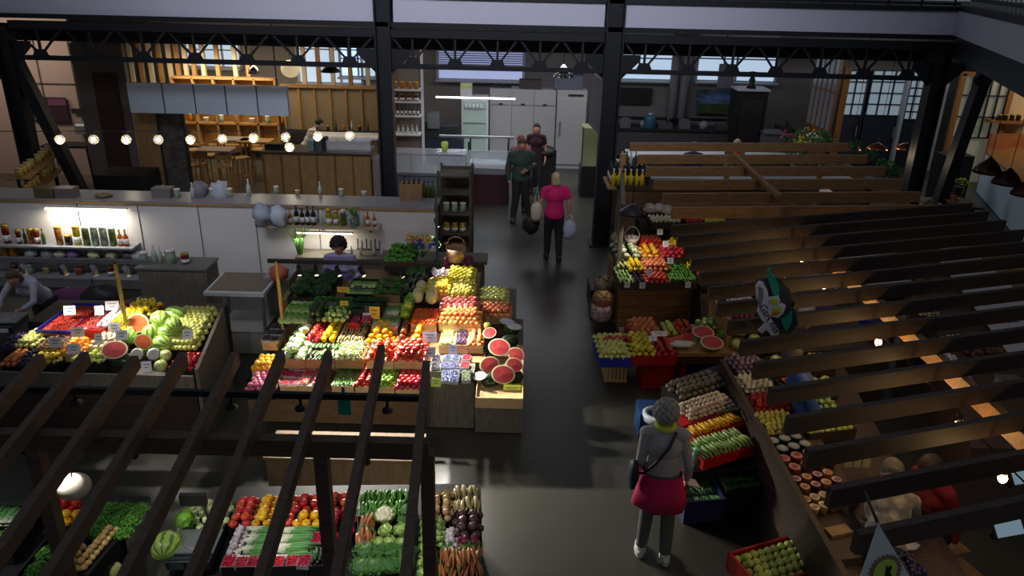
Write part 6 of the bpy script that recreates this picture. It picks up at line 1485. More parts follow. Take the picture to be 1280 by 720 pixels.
# triangular pennant with an emblem
t = thing('pennant', 'white triangular pennant with a lime sunburst emblem at the bottom edge', 'pennant')
PY_ = 3.02
T0, TL, TR = atY(1099, 656, PY_), atY(1068, 745, PY_), atY(1152, 745, PY_)
t.location = T0
b = MB(); L_ = [(0, 0, 0), tuple(TL-T0), tuple(TR-T0)]; b.add(L_+[(x, y+.012, z) for x, y, z in L_], [(0, 1, 2), (5, 4, 3), (0, 3, 4, 1), (1, 4, 5, 2), (2, 5, 3, 0)]); b.obj('cloth', t, m=mat('pennant_white', (196, 204, 204), .6))
ec = atY(1106, 714, PY_)-T0; R0 = .085
b = MB()
pts = []
for k in range(48):
    a = 2*PI*k/48; rr = R0*(1.16 if k % 2 else .98); pts.append((ec.x+rr*math.cos(a)*.85, -.004, ec.z+rr*math.sin(a)*1.15))
b.add(pts+[(ec.x, -.004, ec.z)], [((k+1) % 48, 48, k) for k in range(48)]); b.obj('sunburst', t, m=mat('emblem_brown', (120, 104, 88), .6))
b = MB(); pts = [(ec.x+R0*.8*math.cos(a*PI/12)*.85, -.006, ec.z+R0*.85*math.sin(a*PI/12)*1.15) for a in range(24)]; b.add(pts, [tuple(reversed(range(24)))]); b.obj('lime_disc', t, m=mat('emblem_lime', (176, 196, 84), .6))
b = MB(); b.add([(ec.x+x, -.009, ec.z+z_) for x, z_ in [(-.006, .05), (.005, .03), (.016, .045), (.028, .03), (.02, .008), (.042, -.03), (.048, -.07), (.016, -.055), (.0, -.014)]], [tuple(reversed(range(9)))]); b.obj('dark_figure', t, m=INK)
b = MB(); b.tube([(0, .02, .0), (0, .1, .02), (.04, .26, .0)], .008, BLK, 6); b.obj('mount', t)
# ------------------------------------------------------------------ rear zone
LW = mat('cabinet_grey_white', (172, 170, 172), .5, var=.04, scale=.8)
t = thing('storage_cabinet', 'row of tall grey-white cabinets with small black handles at the back', 'cabinet')
b = MB(); x0, x1, z0, z1 = YBOX(b, 612, 112, 694, 196, 21.0, .7, z0=0.0); b.obj('body', t, m=LW)
for i in range(3):
    w = (x1-x0)/3
    b = MB(); b.box((x0+w*(i+.5), 20.985, .86), (w-.02, .02, 1.6)); b.obj('door', t, m=LW)
    b = MB(); b.box((x0+w*(i+.5), 20.985, z1-.22), (w-.02, .02, .36)); d_ = b.obj('door', t, m=LW)
    b = MB(); b.box((x0+w*(i+.5), 20.96, z1-.38), (.1, .03, .03)); b.obj('handle', d_, m=BKP)
t = thing('refrigerator', 'tall plain grey-white fridge right of the storage cabinets', 'fridge')
b = MB(); a_, b_, z0, z1b = YBOX(b, 695, 113, 732, 200, 20.95, .75, z0=0.0); b.obj('body', t, m=LW)
b = MB(); b.box(((a_+b_)/2, 20.93, 1.0), (b_-a_-.04, .03, 1.75)); b.obj('door', t, m=LW); b = MB(); b.box((a_+.1, 20.9, 1.1), (.03, .03, .4)); b.obj('handle', t, m=STL)
b = MB(); b.box(((a_+b_)/2+.1, 20.93, z1b-.12), (.4, .02, .04)); b.obj('vent', t, m=BKP)
t = thing('crate', 'dark brown crate lying on top of the cabinets', 'crate'); p = atY(663, 104, 21.3); b = MB(); b.box((p.x, p.y, z1+.12), (.6, .4, .22)); b.obj('body', t, m=mat('dark_crate', (60, 52, 54), .7))
t = thing('storage_box', 'grey-blue plastic box on top of the fridge', 'box'); p = atY(710, 100, 21.3); b = MB(); b.box((p.x, p.y, z1b+.2), (.75, .45, .38)); b.obj('body', t, m=mat('grey_blue_box', (92, 96, 112), .5)); b = MB(); b.box((p.x, p.y, z1b+.4), (.79, .49, .03)); b.obj('lid', t, m=mat('navy_lid', (44, 52, 100), .5))
t = thing('cable_bundle', 'dark bundle of cables lying on the storage cabinets', 'cable'); p = atY(625, 110, 21.2); b = MB(); b.tube([(p.x-.25+.05*i, 21.2+.05*math.sin(i*1.7), z1+.04) for i in range(12)], .025, BKP, 6); b.obj('cable', t)
t = thing('pendant_lamp', 'shiny silver dome lamp hanging before the fridge', 'lamp', atY(704, 96, 18.2)); b = MB(); b.lathe([(.03, .28), (.06, .24), (.16, .16), (.24, .0), (.23, 0), (.14, .15)], n=20); b.obj('shade', t, m=mat('chrome', (210, 210, 216), .12, 1)); b = MB(); b.tube([(0, 0, .26), (0, 0, 1.5)], .008, BLK, 5); b.obj('cord', t)
# glass-door fridge and counter
t = thing('display_fridge', 'narrow lit glass-door fridge left of the white cabinets', 'fridge')
b = MB(); x0, x1, z0, z1 = YBOX(b, 577, 122, 610, 196, 20.6, .6, z0=0.0); b.obj('body', t, m=WHT)
b = MB(); b.box(((x0+x1)/2, 20.58, z1*.52), (x1-x0-.1, .02, z1*.86)); b.obj('glass_door', t, m=mat('lit_glass', (150, 168, 160), .2, emit=.16))
for i in range(4): b = MB(); b.box(((x0+x1)/2, 20.56, .5+i*.38), (x1-x0-.12, .02, .03)); b.obj('shelf', t, m=STL)
b = MB()
for i in range(5): b.tube([(x0+.12+i*.1, 20.55, z1-.3), (x0+.12+i*.1, 20.55, z1-.16)], .03, WHT, 7)
b.obj('stock', t)
t = thing('box', 'white and lime carton standing on the glass-door fridge', 'box'); p = atY(583, 113, 20.8); b = MB(); b.box((p.x, 20.8, z1+.17), (.3, .3, .34)); b.obj('body', t, m=WHT); b = MB(); b.box((p.x, 20.64, z1+.28), (.28, .01, .08)); b.obj('lime_label', t, m=YG)
tube_lamp(545, 644, 122.5, 19.6, 'thin white LED tube hanging before the display fridge', mat('led_cool', (240, 246, 255), .5, emit=5), 10, (.9, .95, 1), (0, 0, -1), .02)
b = MB(); c, w, d = rect(478, 196, 632, 214, 1.05, 0.0)
t = thing('dairy_counter', 'glass dairy counter with white packs in front of the rear cabinets', 'counter')
b = MB(); x0, x1, z0, z1 = YBOX(b, 584, 214, 636, 250, 17.2, .9, z0=0, z1=.7); b.obj('base', t, m=mat('dark_maroon', (54, 20, 26), .5))
b = MB(); b.box(((x0+x1)/2, 17.65, .78), (x1-x0, .9, .14)); b.obj('deck', t, m=STL)
b = MB(); b.box(((x0+x1)/2, 17.25, 1.05), (x1-x0, .02, .4)); b.obj('front_glass', t, m=CLR); b = MB(); b.box(((x0+x1)/2-.3, 17.95, 1.42), (x1-x0+.8, .12, .04)); b.obj('top_bar', t, m=STL)
for s in (x0+.03, x1-.03): b = MB(); b.box((s, 17.3, 1.1), (.04, .04, .66)); b.obj('post', t, m=BLK)
for s in (x0+.03, x1-.03): b = MB(); b.box((s, 17.95, 1.1), (.04, .04, .66)); b.obj('post', t, m=BLK)
BLUC = mat('blue_pack', (40, 130, 190), .5)
for i in range(16):
    for j in range(4):
        x = x0+.06+i*(x1-x0-.1)/16; bl = (3 <= i <= 6 and j == 3) or (i >= 12 and j == 3)
        b = MB() if False else None
        o = put('cup_blue' if bl and 'cup_blue' in PROT else 'cup_dairy', (x, 17.38+j*.15, .85), ('blue' if bl else 'white')+' dairy pot in the glass dairy counter', ('blue' if bl else 'white')+' dairy pots', (0, 0, 0), .8) if 'cup_dairy' in PROT else None
light('dairy_light', 'AREA', ((x0+x1)/2, 17.6, 1.38), 5, (.9, 1, 1), 1.0, ((x0+x1)/2, 17.6, .8), sizey=.3)
t = thing('glass_counter', 'long pale glass cooling counter left of the dairy pots', 'counter')
b = MB(); x0, x1, z0, z1 = YBOX(b, 480, 196, 582, 250, 15.9, .8, z0=0, z1=.95); b.obj('base', t, m=mat('grey_counter', (92, 94, 104), .5))
b = MB(); b.box(((x0+x1)/2, 16.3, 1.0), (x1-x0, .8, .06)); b.obj('deck', t, m=STL)
b = MB(); b.box(((x0+x1)/2, 15.95, 1.2), (x1-x0, .02, .4)); b.obj('front_glass', t, m=CLR); b = MB(); b.box(((x0+x1)/2, 16.25, 1.42), (x1-x0, .5, .03)); b.obj('glass_top', t, m=CLR)
for i in range(4): b = MB(); b.box((x0+(x1-x0)*i/3, 15.96, 1.2), (.03, .03, .44)); b.obj('post', t, m=STL)
for i in range(11):
    put(('jar_mint', 'bottle_clear', 'cup_cream')[i % 3], (x0+.15+i*.17, 16.4, 1.03), 'small jar or bottle inside the glass cooling counter', 'goods in the glass cooling counter', s=.9)
for i, x in enumerate((490, 556)): p = atY(x, 187, 16.2); b = MB(); b.lathe([(.05, 0), (.08, .15), (.07, .2), (0, .2)], YG, 12); tag(b.obj('pot', loc=(p.x, 16.2, 1.44)), 'lime-coloured pot on the glass counter, ' + ('left one', 'right one')[i], 'pot')
# wine shelf beyond the left middle column
t = thing('wine_shelf', 'shelf with dark bottles and baskets at the left wall beyond the column', 'shelf')
for i, y in enumerate((112, 127, 145, 168)):
    b = MB(); a_, b_, z0, z1 = YBOX(b, 488, y, 525, y+2, 19.6, .4); b.obj('board', t, m=WHT)
    if i == 2:
        for k in range(7): put('bottle_dark', (a_+.07+k*(b_-a_)/7.4, 19.75, z1), 'dark wine bottle on the wall shelf beyond the column', 'wine bottles on the far wall shelf', s=.95)
    elif i == 1:
        for k in range(4): put('jar_jam', (a_+.1+k*(b_-a_)/4.2, 19.75, z1), 'reddish jar on the upper far shelf', 'jars on the far wall shelf', s=1.4)
    elif i == 0:
        for k in range(4): put('jar_honey', (a_+.1+k*(b_-a_)/4.2, 19.75, z1), 'brown basket-like jar on the top far shelf', 'brown jars on the top far shelf', s=1.4)
    else:
        for k in range(6): put('bottle_clear', (a_+.07+k*(b_-a_)/6.4, 19.75, z1), 'clear bottle on the lowest far shelf', 'clear bottles on the lowest far shelf', s=.9)
b = MB(); YBOX(b, 486, 60, 496, 240, 19.98, .1, z0=0, z1=3.9); b.obj('side_post', t, m=AMB)
b = MB(); YBOX(b, 527, 80, 530, 240, 19.98, .08, z0=0, z1=3.4); b.obj('side_post', t, m=WHT)
b = MB(); YBOX(b, 496, 95, 527, 195, 20.02, .04, z0=0, z1=3.0); b.obj('back_board', t, m=mat('shelf_back', (124, 112, 106), .7))
t = thing('coffee_machine', 'dark coffee and slicing machine behind the glass counter', 'machine'); b = MB(); x0, x1, z0, z1 = YBOX(b, 522, 158, 572, 182, 20.2, .6, z0=0.9); b.obj('body', t, m=mat('dark_machine', (46, 48, 50), .4)); b = MB(); b.box(((x0+x1)/2-.1, 20.3, z1+.15), (.3, .3, .4)); b.obj('hopper', t, m=STL)
b = MB(); b.box(((x0+x1)/2, 20.5, .45), (x1-x0+.3, .7, .88)); b.obj('bench', t, m=DRK)
# crate stack column at the corner of the partition wall
t = thing('crate_rack', 'tall rack of stacked wooden crates at the corner of the partition wall', 'rack')
XR0, XR1 = atY(549, 300, 12.6).x, atY(588, 300, 12.6).x
RK = mat('rack_wood', (88, 78, 66), .7, rgb2=(66, 58, 50), scale=4)
for z_ in (.05, .42, .78, 1.14, 1.5, 1.8): b = MB(); b.box(((XR0+XR1)/2, 12.9, z_), (XR1-XR0, .6, .03)); b.obj('shelf', t, m=RK)
for sx in (XR0, XR1):
    for sy in (12.6, 13.2): b = MB(); b.box((sx, sy, .95), (.04, .04, 1.9)); b.obj('post', t, m=RK)
b = MB(); b.box(((XR0+XR1)/2, 13.2, .95), (XR1-XR0, .02, 1.8)); b.obj('back_panel', t, m=RK)
for i, (z_, k, n) in enumerate([(.8, 'jar_oil', 3), (1.16, 'jar_mint', 3), (.43, 'jar_darkjar', 3)]):
    for j in range(n): put(k, (XR0+.12+j*.14, 12.75, z_), ('yellow jar', 'glass jar', 'dark jar')[i]+' in the crate rack', ('yellow jars', 'glass jars', 'dark jars')[i]+' in the crate rack', s=1.2)
t = thing('carton', 'brown carton of dark bottles on the partition ledge', 'carton', at(515, 248, 1.52)); b = MB(); b.box((0, 0, .13), (.36, .28, .26)); b.obj('box', t, m=CARD)
for i in range(8): put('bottle_dark', t.location+Vector((-.12+.08*(i % 4), -.06+.1*(i//4), .1)), 'dark bottle standing in the brown carton', 'bottles in the brown carton', s=.9)
for i in range(3): put('bottle_olive', at(531+i*5, 247, 1.52), 'dark olive bottle beside the brown carton', 'olive bottles beside the carton', s=1.1)
row(330, 470, 243, 1.52, ['jar_mint', 'cup_cream', 'bottle_clear', 'jar_mint', 'cup_dairy'], 'small glass or cup on the partition ledge before the cafe bar', 'glasses on the ledge', step=.34, sc=.9, jit=.1)
row(190, 320, 246, 1.52, ['jar_mint', 'jar_mint', 'bottle_clear'], 'glass or carafe on the left part of the partition ledge', 'glasses on the left ledge', step=.26, sc=1.1, jit=.12)
for i, (x, c_, lb) in enumerate([(250, (120, 116, 130), 'grey jacket-like bag on the ledge before the stools'), (276, (176, 182, 196), 'pale blue flower wrap on the ledge'), (205, (110, 104, 104), 'clear box on the ledge'), (130, (120, 104, 80), 'small round bread on the ledge'), (85, (110, 100, 96), 'clear carafe tray on the ledge'), (60, (84, 76, 50), 'olive box at the left end of the ledge')]):
    p = at(x, 246, 1.52); b = MB()
    if i in (2, 4, 5): b.box((0, 0, .08), (.3, .2, .16))
    else: b.ell((0, 0, .1 if i < 2 else .03), (.14, .1, .16 if i < 2 else .04), n=12, k=8, nz=.5, seed=i)
    tag(b.obj(('bag', 'flower_wrap', 'box', 'bread', 'tray', 'box')[i], loc=p, m=mat('ledge_%d' % i, c_, .5)), lb, ('bag', 'wrap', 'box', 'bread', 'tray', 'box')[i])
# bulb garland
gt = thing('bulb_garland', 'dark cord carrying the row of round bulbs before the cafe', 'cord')
b = MB(); GYY = 13.4
pts = [atY(x, 164, GYY) for x in (-10, 75, 158, 238, 318, 398, 437, 475)]
b.tube(pts, .008, BLK, 5); b.obj('cord', gt)
GB = mat('garland_bulb', (255, 236, 200), .3, emit=16); GG = mat('garland_glass', (236, 236, 230), .08, alpha=.3)
for i, (x, y) in enumerate([(75, 174.5), (117, 174.5), (158, 174.5), (198, 174.5), (238, 174.5), (278, 173.5), (317, 172.5), (357, 171.5), (397, 170.5), (437, 169.5), (362, 184)]):
    p = atY(x, y, GYY); t = thing('light_bulb', 'round glowing globe bulb of the garland before the cafe' if i < 10 else 'lower globe bulb hanging under the cafe garland', 'bulb', p, 0, 'globe bulbs of the cafe garland' if i < 10 else None)
    b = MB(); b.ell((0, 0, 0), .085, GG, 14, 9); b.obj('globe', t)
    b = MB(); b.ell((0, 0, 0), .036, GB, 10, 7); b.obj('filament', t)
    b = MB(); b.tube([(0, 0, .08), (0, 0, .16)], .02, BLK, 6); b.obj('socket', t)
    if i % 2 == 0: light('garland_light', 'POINT', p+Vector((0, -.1, -.1)), 3.0, (1, .85, .6), .08)
# cafe
CW = mat('cafe_warm_wood', (166, 128, 80), .5, rgb2=(140, 104, 62), scale=3, stretch=(10, 2, 2)); CWD = mat('cafe_panel', (140, 108, 66), .5, rgb2=(124, 94, 56), scale=2, stretch=(8, 2, 2))
t = thing('cafe_bar', 'brown panelled cafe bar with a dark worktop', 'bar')
b = MB(); x0, x1, z0, z1 = YBOX(b, 331, 192, 464, 244, 17.3, .7, z0=0, z1=1.08); b.obj('body', t, m=CWD)
for i in range(7): b = MB(); b.box((x0+(x1-x0)*i/6, 17.28, .54), (.035, .03, 1.06)); b.obj('batten', t, m=mat('batten_dark', (98, 70, 40), .6))
b = MB(); b.box(((x0+x1)/2, 17.62, 1.1), (x1-x0+.1, .8, .04)); b.obj('worktop', t, m=mat('dark_worktop', (70, 64, 60), .3))
b = MB(); b.box((x1+.25, 17.5, .5), (.4, .5, 1.0)); b.obj('end_unit', t, m=mat('pale_end', (120, 110, 104), .5))
t = thing('pastry_case', 'glass pastry case on the right end of the cafe bar', 'case'); b = MB(); b.box((x1-.5, 17.6, 1.15), (1.0, .5, .05)); b.obj('base', t, m=STL); b = MB(); b.box((x1-.5, 17.36, 1.26), (1.0, .01, .2)); b.box((x1-.5, 17.6, 1.36), (1.0, .5, .01)); b.obj('glass', t, m=CLR)
for i in range(8): put('potato', (x1-.9+i*.11, 17.55, 1.2), 'golden pastry inside the glass pastry case', 'pastries in the case', s=1.4)['category'] = 'pastry'
for o in list(COL.objects)[-8:]: o.name = 'pastry'
for i, (x, w_, h_, c_, lb) in enumerate([(345, .45, .12, (40, 38, 40), 'dark till on the cafe bar'), (390, .14, .22, (120, 150, 150), 'pale green tin on the cafe bar'), (400, .14, .24, (60, 80, 90), 'dark blue tin on the cafe bar'), (408, .08, .3, (30, 30, 34), 'black bottle-like grinder on the cafe bar')]):
    p = atY(x, 188, 17.5); b = MB(); b.box((0, 0, h_/2), (w_, .2, h_)); b.box((0, 0, h_), (w_*.8, .16, .02)); tag(b.obj(('till', 'tin', 'tin', 'grinder')[i], loc=(p.x, 17.5, 1.12), m=mat('bar_%d' % i, c_, .4)), lb, ('till', 'tin', 'tin', 'grinder')[i])
t = thing('back_bar', 'warm-lit back bar with white worktop behind the cafe counter', 'counter')
b = MB(); a_, b_, z0, z1 = YBOX(b, 395, 168, 470, 200, 19.6, .6, z0=0, z1=.95); b.obj('body', t, m=CWD); b = MB(); b.box(((a_+b_)/2, 19.85, .98), (b_-a_+.1, .7, .05)); b.obj('worktop', t, m=WHT)
row(405, 465, 163, 1.02, ['jar_darkjar', 'bottle_olive', 'jar_honey', 'bottle_clear'], 'small jar or bottle on the cafe back bar', 'bottles on the cafe back bar', step=.2, sc=1)
t = thing('slatted_screen', 'tall cafe backdrop of vertical warm wood slats', 'screen')
b = MB(); x0, x1, z0, z1 = YBOX(b, 356, 108, 472, 160, 21.0, .06, z0=.9); b.obj('backing', t, m=mat('cafe_backing', (140, 124, 100), .6))
for i in range(7): b = MB(); b.box((x0+(x1-x0)*i/6, 20.96, (z0+z1)/2), (.05, .05, z1-z0)); b.obj('slat', t, m=CW)
b = MB(); b.box(((x0+x1)/2, 20.95, z1), (x1-x0+.1, .1, .08)); b.obj('head_rail', t, m=CW)
t = thing('timber_screen', 'open warm timber frame hung with slats above the cafe', 'frame')
for i, x in enumerate([160, 172, 184, 196, 208, 218, 228, 238, 250, 268, 290, 306, 376, 394, 412, 434, 456]):
    b = MB(); YBOX(b, x, 42, x+5, 108, 21.4, .1); b.obj('slat', t, m=CW if i % 2 else mat('pale_slat', (190, 176, 150), .6))
for y in (45, 108): b = MB(); YBOX(b, 155, y, 470, y+3, 21.35, .08); b.obj('rail', t, m=CW)
t = thing('cafe_shelf', 'glowing warm shelf wall behind the cafe stools', 'shelf')
b = MB(); x0, x1, z0, z1 = YBOX(b, 228, 143, 352, 172, 21.3, .05, z0=.4, z1=2.2); b.obj('back_panel', t, m=mat('cafe_yellow', (206, 160, 84), .6))
for i in range(6): b = MB(); b.box((x0+(x1-x0)*i/5, 21.15, (z0+z1)/2), (.05, .3, z1-z0)); b.obj('upright', t, m=CW)
for i in range(4): b = MB(); b.box(((x0+x1)/2, 21.15, z0+(z1-z0)*i/3), (x1-x0, .3, .05)); b.obj('shelf_board', t, m=CW)
light('cafe_shelf_light', 'AREA', ((x0+x1)/2, 20.6, 2.6), 60, (1, .8, .5), 2.4, ((x0+x1)/2, 21.3, 1.2), sizey=.3)
for i in range(7): put(('jar_honey', 'cup_dairy', 'jar_mint')[i % 3], (x0+.35+i*.42, 21.1, z0+(z1-z0)/3+.03), 'small pot on the glowing cafe shelf', 'pots on the glowing cafe shelf', s=1.5)
b = MB(); x0, x1, z0, z1 = YBOX(b, 161, 106, 359, 143, 15.6, .12)
cp = thing('canopy_panel', 'grey-white panelled canopy hanging over the cafe kiosk', 'canopy', (0, 0, 0)); b.obj('panel', cp, m=mat('canopy_white', (166, 178, 196), .5))
b = MB()
for i in range(1, 5): b.box((x0+(x1-x0)*(.22+.197*(i-1)) if i > 0 else 0, 15.595, (z0+z1)/2), (.02, .012, z1-z0))
b.obj('panel_joint', cp, m=BLK)
b = MB()
for xx in (x0+.2, x1-.2): b.box((xx, 15.66, (z1+4.1)/2), (.02, .02, 4.1-z1))
b.obj('hanger', cp, m=BLK)
# bar stools and small tables
st = thing('bar_stool', 'slim wooden bar stool', 'stool', (0, 0, 0), group='bar stools of the cafe')
b = MB(); b.box((0, 0, .68), (.36, .34, .035)); b.obj('seat', st, m=CW)
for sx in (-1, 1):
    for sy in (-1, 1): b = MB(); b.beam((sx*.13, sy*.12, .67), (sx*.17, sy*.16, 0), .025, .025); b.obj('leg', st, m=CW)
b = MB(); b.box((0, -.14, .25), (.3, .02, .02)); b.box((0, .14, .25), (.3, .02, .02)); b.obj('stretcher', st, m=CW)
b = MB(); b.box((0, .17, .86), (.34, .02, .16)); b.box((-.14, .17, .76), (.02, .02, .16)); b.box((.14, .17, .76), (.02, .02, .16)); b.obj('backrest', st, m=CW)
for i, (x, y, lb) in enumerate([(248, 205, 'slim wooden bar stool at the left by the chalkboard'), (280, 206, 'slim wooden bar stool before the round grey table'), (300, 196, 'slim wooden bar stool behind the grey tables'), (262, 192, 'slim wooden bar stool left of the grey tables'), (322, 186, 'slim wooden bar stool nearest the cafe bar'), (245, 186, 'slim wooden bar stool at the far shelf')]):
    p = at(x, y, .7); o = st if i == 0 else dup(st); o.location = (p.x, p.y, 0); o.rotation_euler = (0, 0, i*.4); o['label'] = lb
for i, (x, y) in enumerate([(270, 187), (292, 174), (320, 176)]):
    p = at(x, y, 1.0); t = thing('cafe_table', ('grey-topped high table before the bar stools', 'grey-topped high table further back in the cafe', 'wood-topped high table beside the cafe bar')[i], 'table', (p.x, p.y, 0)); b = MB(); b.box((0, 0, 1.0), (.8, .5, .04)); b.obj('top', t, m=mat('grey_tabletop', (130, 120, 120), .5) if i < 2 else CW)
    for sx in (-1, 1):
        for sy in (-1, 1): b = MB(); b.beam((sx*.33, sy*.2, .98), (sx*.36, sy*.22, 0), .03, .03); b.obj('leg', t, m=CW)
# left rear: pillar, chalk board, dark wall, panels, shelf of tins
t = thing('wooden_pillar', 'broad brown wood pillar left of the chalkboard', 'pillar'); b = MB(); x0, x1, z0, z1 = YBOX(b, 171, 146, 198, 200, 16.1, .4, z0=0, z1=2.3); b.obj('shaft', t, m=mat('pillar_wood', (140, 110, 76), .5, rgb2=(124, 96, 64), scale=3, stretch=(8, 8, 1)))
t = thing('chalkboard', 'dark menu chalkboard standing right of the wood pillar', 'board'); b = MB(); x0, x1, z0, z1 = YBOX(b, 200, 146, 232, 200, 16.2, .05, z0=.25, z1=2.25); b.obj('board', t, m=mat('chalkboard', (44, 40, 40), .7, rgb2=(84, 78, 76), scale=7)); b = MB(); b.box((x0, 16.2, 1.1), (.05, .08, 2.2)); b.box((x1, 16.2, 1.1), (.05, .08, 2.2)); b.obj('frame', t, m=BKP)
t = thing('dark_partition', 'tall grey-brown partition with a dark wooden panel at the left', 'partition'); b = MB(); x0, x1, z0, z1 = YBOX(b, 106, 82, 168, 240, 17.0, .15, z0=0, z1=3.4); b.obj('panel', t, m=mat('partition_grey', (112, 100, 100), .8)); b = MB(); YBOX(b, 124, 92, 152, 200, 16.9, .06, z0=0.0); b.obj('wood_panel', t, m=mat('dark_red_wood', (66, 42, 34), .6))
t = thing('dark_sofa', 'black cabinet block before the tall partition', 'cabinet'); b = MB(); YBOX(b, 118, 205, 178, 250, 15.2, .8, z0=0, z1=1.0); b.obj('body', t, m=BKP)
mb_ = MB(); YBOX(mb_, -60, 80, 108, 240, 19.0, .1, z0=0, z1=4.1); struct('wall_left_inner', mb_, mat('pinkish_wall', (150, 130, 122), .7, var=.05, scale=1))
b = MB(); 
for x in (58, 100): YBOX(b, x, 82, x+1, 200, 18.96, .02, z0=.2, z1=3.6)
YBOX(b, 20, 104, 106, 105, 18.96, .02); struct('trim_9', b, mat('panel_joint', (70, 66, 64), .8))
t = thing('wall_screen', 'dark wall screen on the pinkish wall at the left', 'screen'); b = MB(); YBOX(b, 58, 122, 84, 152, 18.9, .05); b.obj('casing', t, m=mat('plum_dark', (52, 34, 44), .4)); b = MB(); YBOX(b, 60, 124, 82, 132, 18.88, .02); b.obj('picture', t, m=mat('plum_mid', (96, 60, 84), .4))
t = thing('wall_plate', 'small dark plate on the pinkish wall', 'sign'); b = MB(); YBOX(b, 89, 136, 104, 142, 18.9, .04); b.obj('plate', t, m=BKP)
t = thing('towel_dispenser', 'steel towel dispenser on the pinkish wall', 'dispenser'); b = MB(); YBOX(b, 93, 153, 107, 168, 18.75, .2); b.obj('body', t, m=STL); b = MB(); YBOX(b, 94, 155, 105, 158, 18.73, .02); b.obj('slot', t, m=PAPER)
t = thing('window_panel', 'blueish glazed panel with dark bars at the far left', 'panel'); b = MB(); YBOX(b, 30, 124, 56, 150, 18.92, .04); b.obj('glass', t, m=mat('dull_blue_glass', (84, 100, 124), .3, emit=.05)); b = MB()
for i in range(4): YBOX(b, 32+i*7, 124, 33+i*7, 150, 18.88, .03)
YBOX(b, 30, 124, 56, 126, 18.88, .03); b.obj('bar', t, m=BLK)
t = thing('high_table', 'dark high table against the pinkish wall', 'table'); p = at(85, 181, 1.05); b = MB(); b.box((p.x, p.y, 1.05), (1.0, .5, .05)); b.obj('top', t, m=BKP)
for s in (-1, 1): b = MB(); b.beam((p.x+s*.42, p.y, 1.03), (p.x+s*.46, p.y, 0), .04, .04); b.obj('leg', t, m=BKP)
t = thing('tin_rack', 'black shelf rack of yellow tins at the far left', 'rack')
ra = [at(18, 226, 1.75), at(66, 192, 1.75)]; 
for lv, zz in enumerate((1.35, 1.02)):
    A_ = atY((22, 28)[lv], (222, 238)[lv], 13.0); B_ = atY((64, 70)[lv], (194, 218)[lv], 15.0)
    zz = (A_.z+B_.z)/2; A_.z = B_.z = zz
    b = MB(); b.beam(A_, B_, .34, .03); b.obj('shelf', t, m=BRW)
    n = 9
    for i in range(n):
        p = A_.lerp(B_, (i+.5)/n); 
        if i != 4: put('tin_yellow', (p.x, p.y, zz+.015), ('yellow-labelled tin on the upper shelf of the far left rack', 'brownish tin on the lower shelf of the far left rack')[lv], ('tins on the upper far left shelf', 'tins on the lower far left shelf')[lv], (0, 0, .3), 1)
    for P_ in (A_, B_): b = MB(); b.box((P_.x, P_.y, zz/2), (.04, .04, zz)); b.obj('leg', t, m=BKP)
# pendants in the cafe
t = thing('pendant_lamp', 'white paper lantern hanging over the cafe', 'lamp', atY(363, 86, 18.4)); b = MB(); b.ell((0, 0, 0), (.22, .22, .2), mat('paper_lantern', (240, 216, 170), .6, emit=.55), 16, 10); b.obj('shade', t); b = MB(); b.tube([(0, 0, .18), (0, 0, .9)], .008, BLK, 5); b.obj('cord', t)
dome(413, 90, 17.4, 'black cone lamp hanging over the cafe', BKP, .22, .16, 1.0)
t = thing('pendant_lamp', 'small silver lamp at the window over the cafe', 'lamp', atY(318, 92, 18.4)); b = MB(); b.lathe([(.02, .2), (.12, .1), (.14, 0), (.13, 0)], n=14); b.obj('shade', t, m=MATS['chrome']); b = MB(); b.tube([(0, 0, .18), (0, 0, .9)], .008, BLK, 5); b.obj('cord', t)
# centre right rear
t = thing('wall_television', 'black flat screen on the wall right of the central column', 'screen'); b = MB(); YBOX(b, 770, 110, 815, 130, 23.15, .06); b.obj('casing', t, m=BKP)
t = thing('rear_worktop', 'long dark work counter with shelves along the back wall', 'counter'); b = MB(); x0, x1, z0, z1 = YBOX(b, 768, 150, 1000, 200, 21.6, .7, z0=0, z1=.95); b.obj('body', t, m=mat('dark_cupboard', (66, 64, 70), .5)); b = MB(); b.box(((x0+x1)/2, 21.95, .98), (x1-x0, .76, .05)); b.obj('worktop', t, m=BKP)
b = MB(); YBOX(b, 768, 149, 918, 151, 22.6, .3); b.obj('wall_rail', t, m=BLK)
for i in range(9):
    x = x0+.3+i*(x1-x0)/9.3; b = MB()
    k = i % 3
    if k == 0: b.box((0, 0, .12), (.3, .22, .24)); b.box((0, 0, .25), (.2, .15, .04))
    elif k == 1: b.lathe([(.12, 0), (.14, .16), (.05, .22), (0, .22)], n=12)
    else: b.box((0, 0, .08), (.4, .3, .16)); b.tube([(.1, 0, .16), (.1, 0, .3)], .03)
    tag(b.obj(('kitchen_box', 'kettle', 'appliance')[k], loc=(x, 21.9, 1.0), m=mat('kit_%d' % k, ((96, 96, 104), (130, 130, 136), (74, 74, 76))[k], .4)), ('grey kitchen box', 'rounded steel kettle', 'dark kitchen appliance')[k]+' number-less' if False else ('grey kitchen box ', 'rounded steel kettle ', 'dark kitchen appliance ')[k]+('at the left end of', 'in the middle of', 'at the right end of')[i//3]+' the rear worktop', ('box', 'kettle', 'appliance')[k])
t = thing('teal_canister', 'teal canister on the rear worktop under the television', 'canister'); p = atY(813, 143, 21.75); b = MB(); b.lathe([(.16, 0), (.17, .05), (.17, .34), (.14, .38), (0, .38)], c=(p.x, 21.75, 1.0), n=14); b.obj('body', t, m=mat('teal_can', (30, 80, 100), .4)); b = MB(); b.lathe([(.1, .38), (.08, .44), (0, .44)], c=(p.x, 21.75, 1.0), n=12); b.obj('lid', t, m=STL)
t = thing('duct_column', 'pair of pale grey vertical pipes between the rear windows', 'pipe'); 
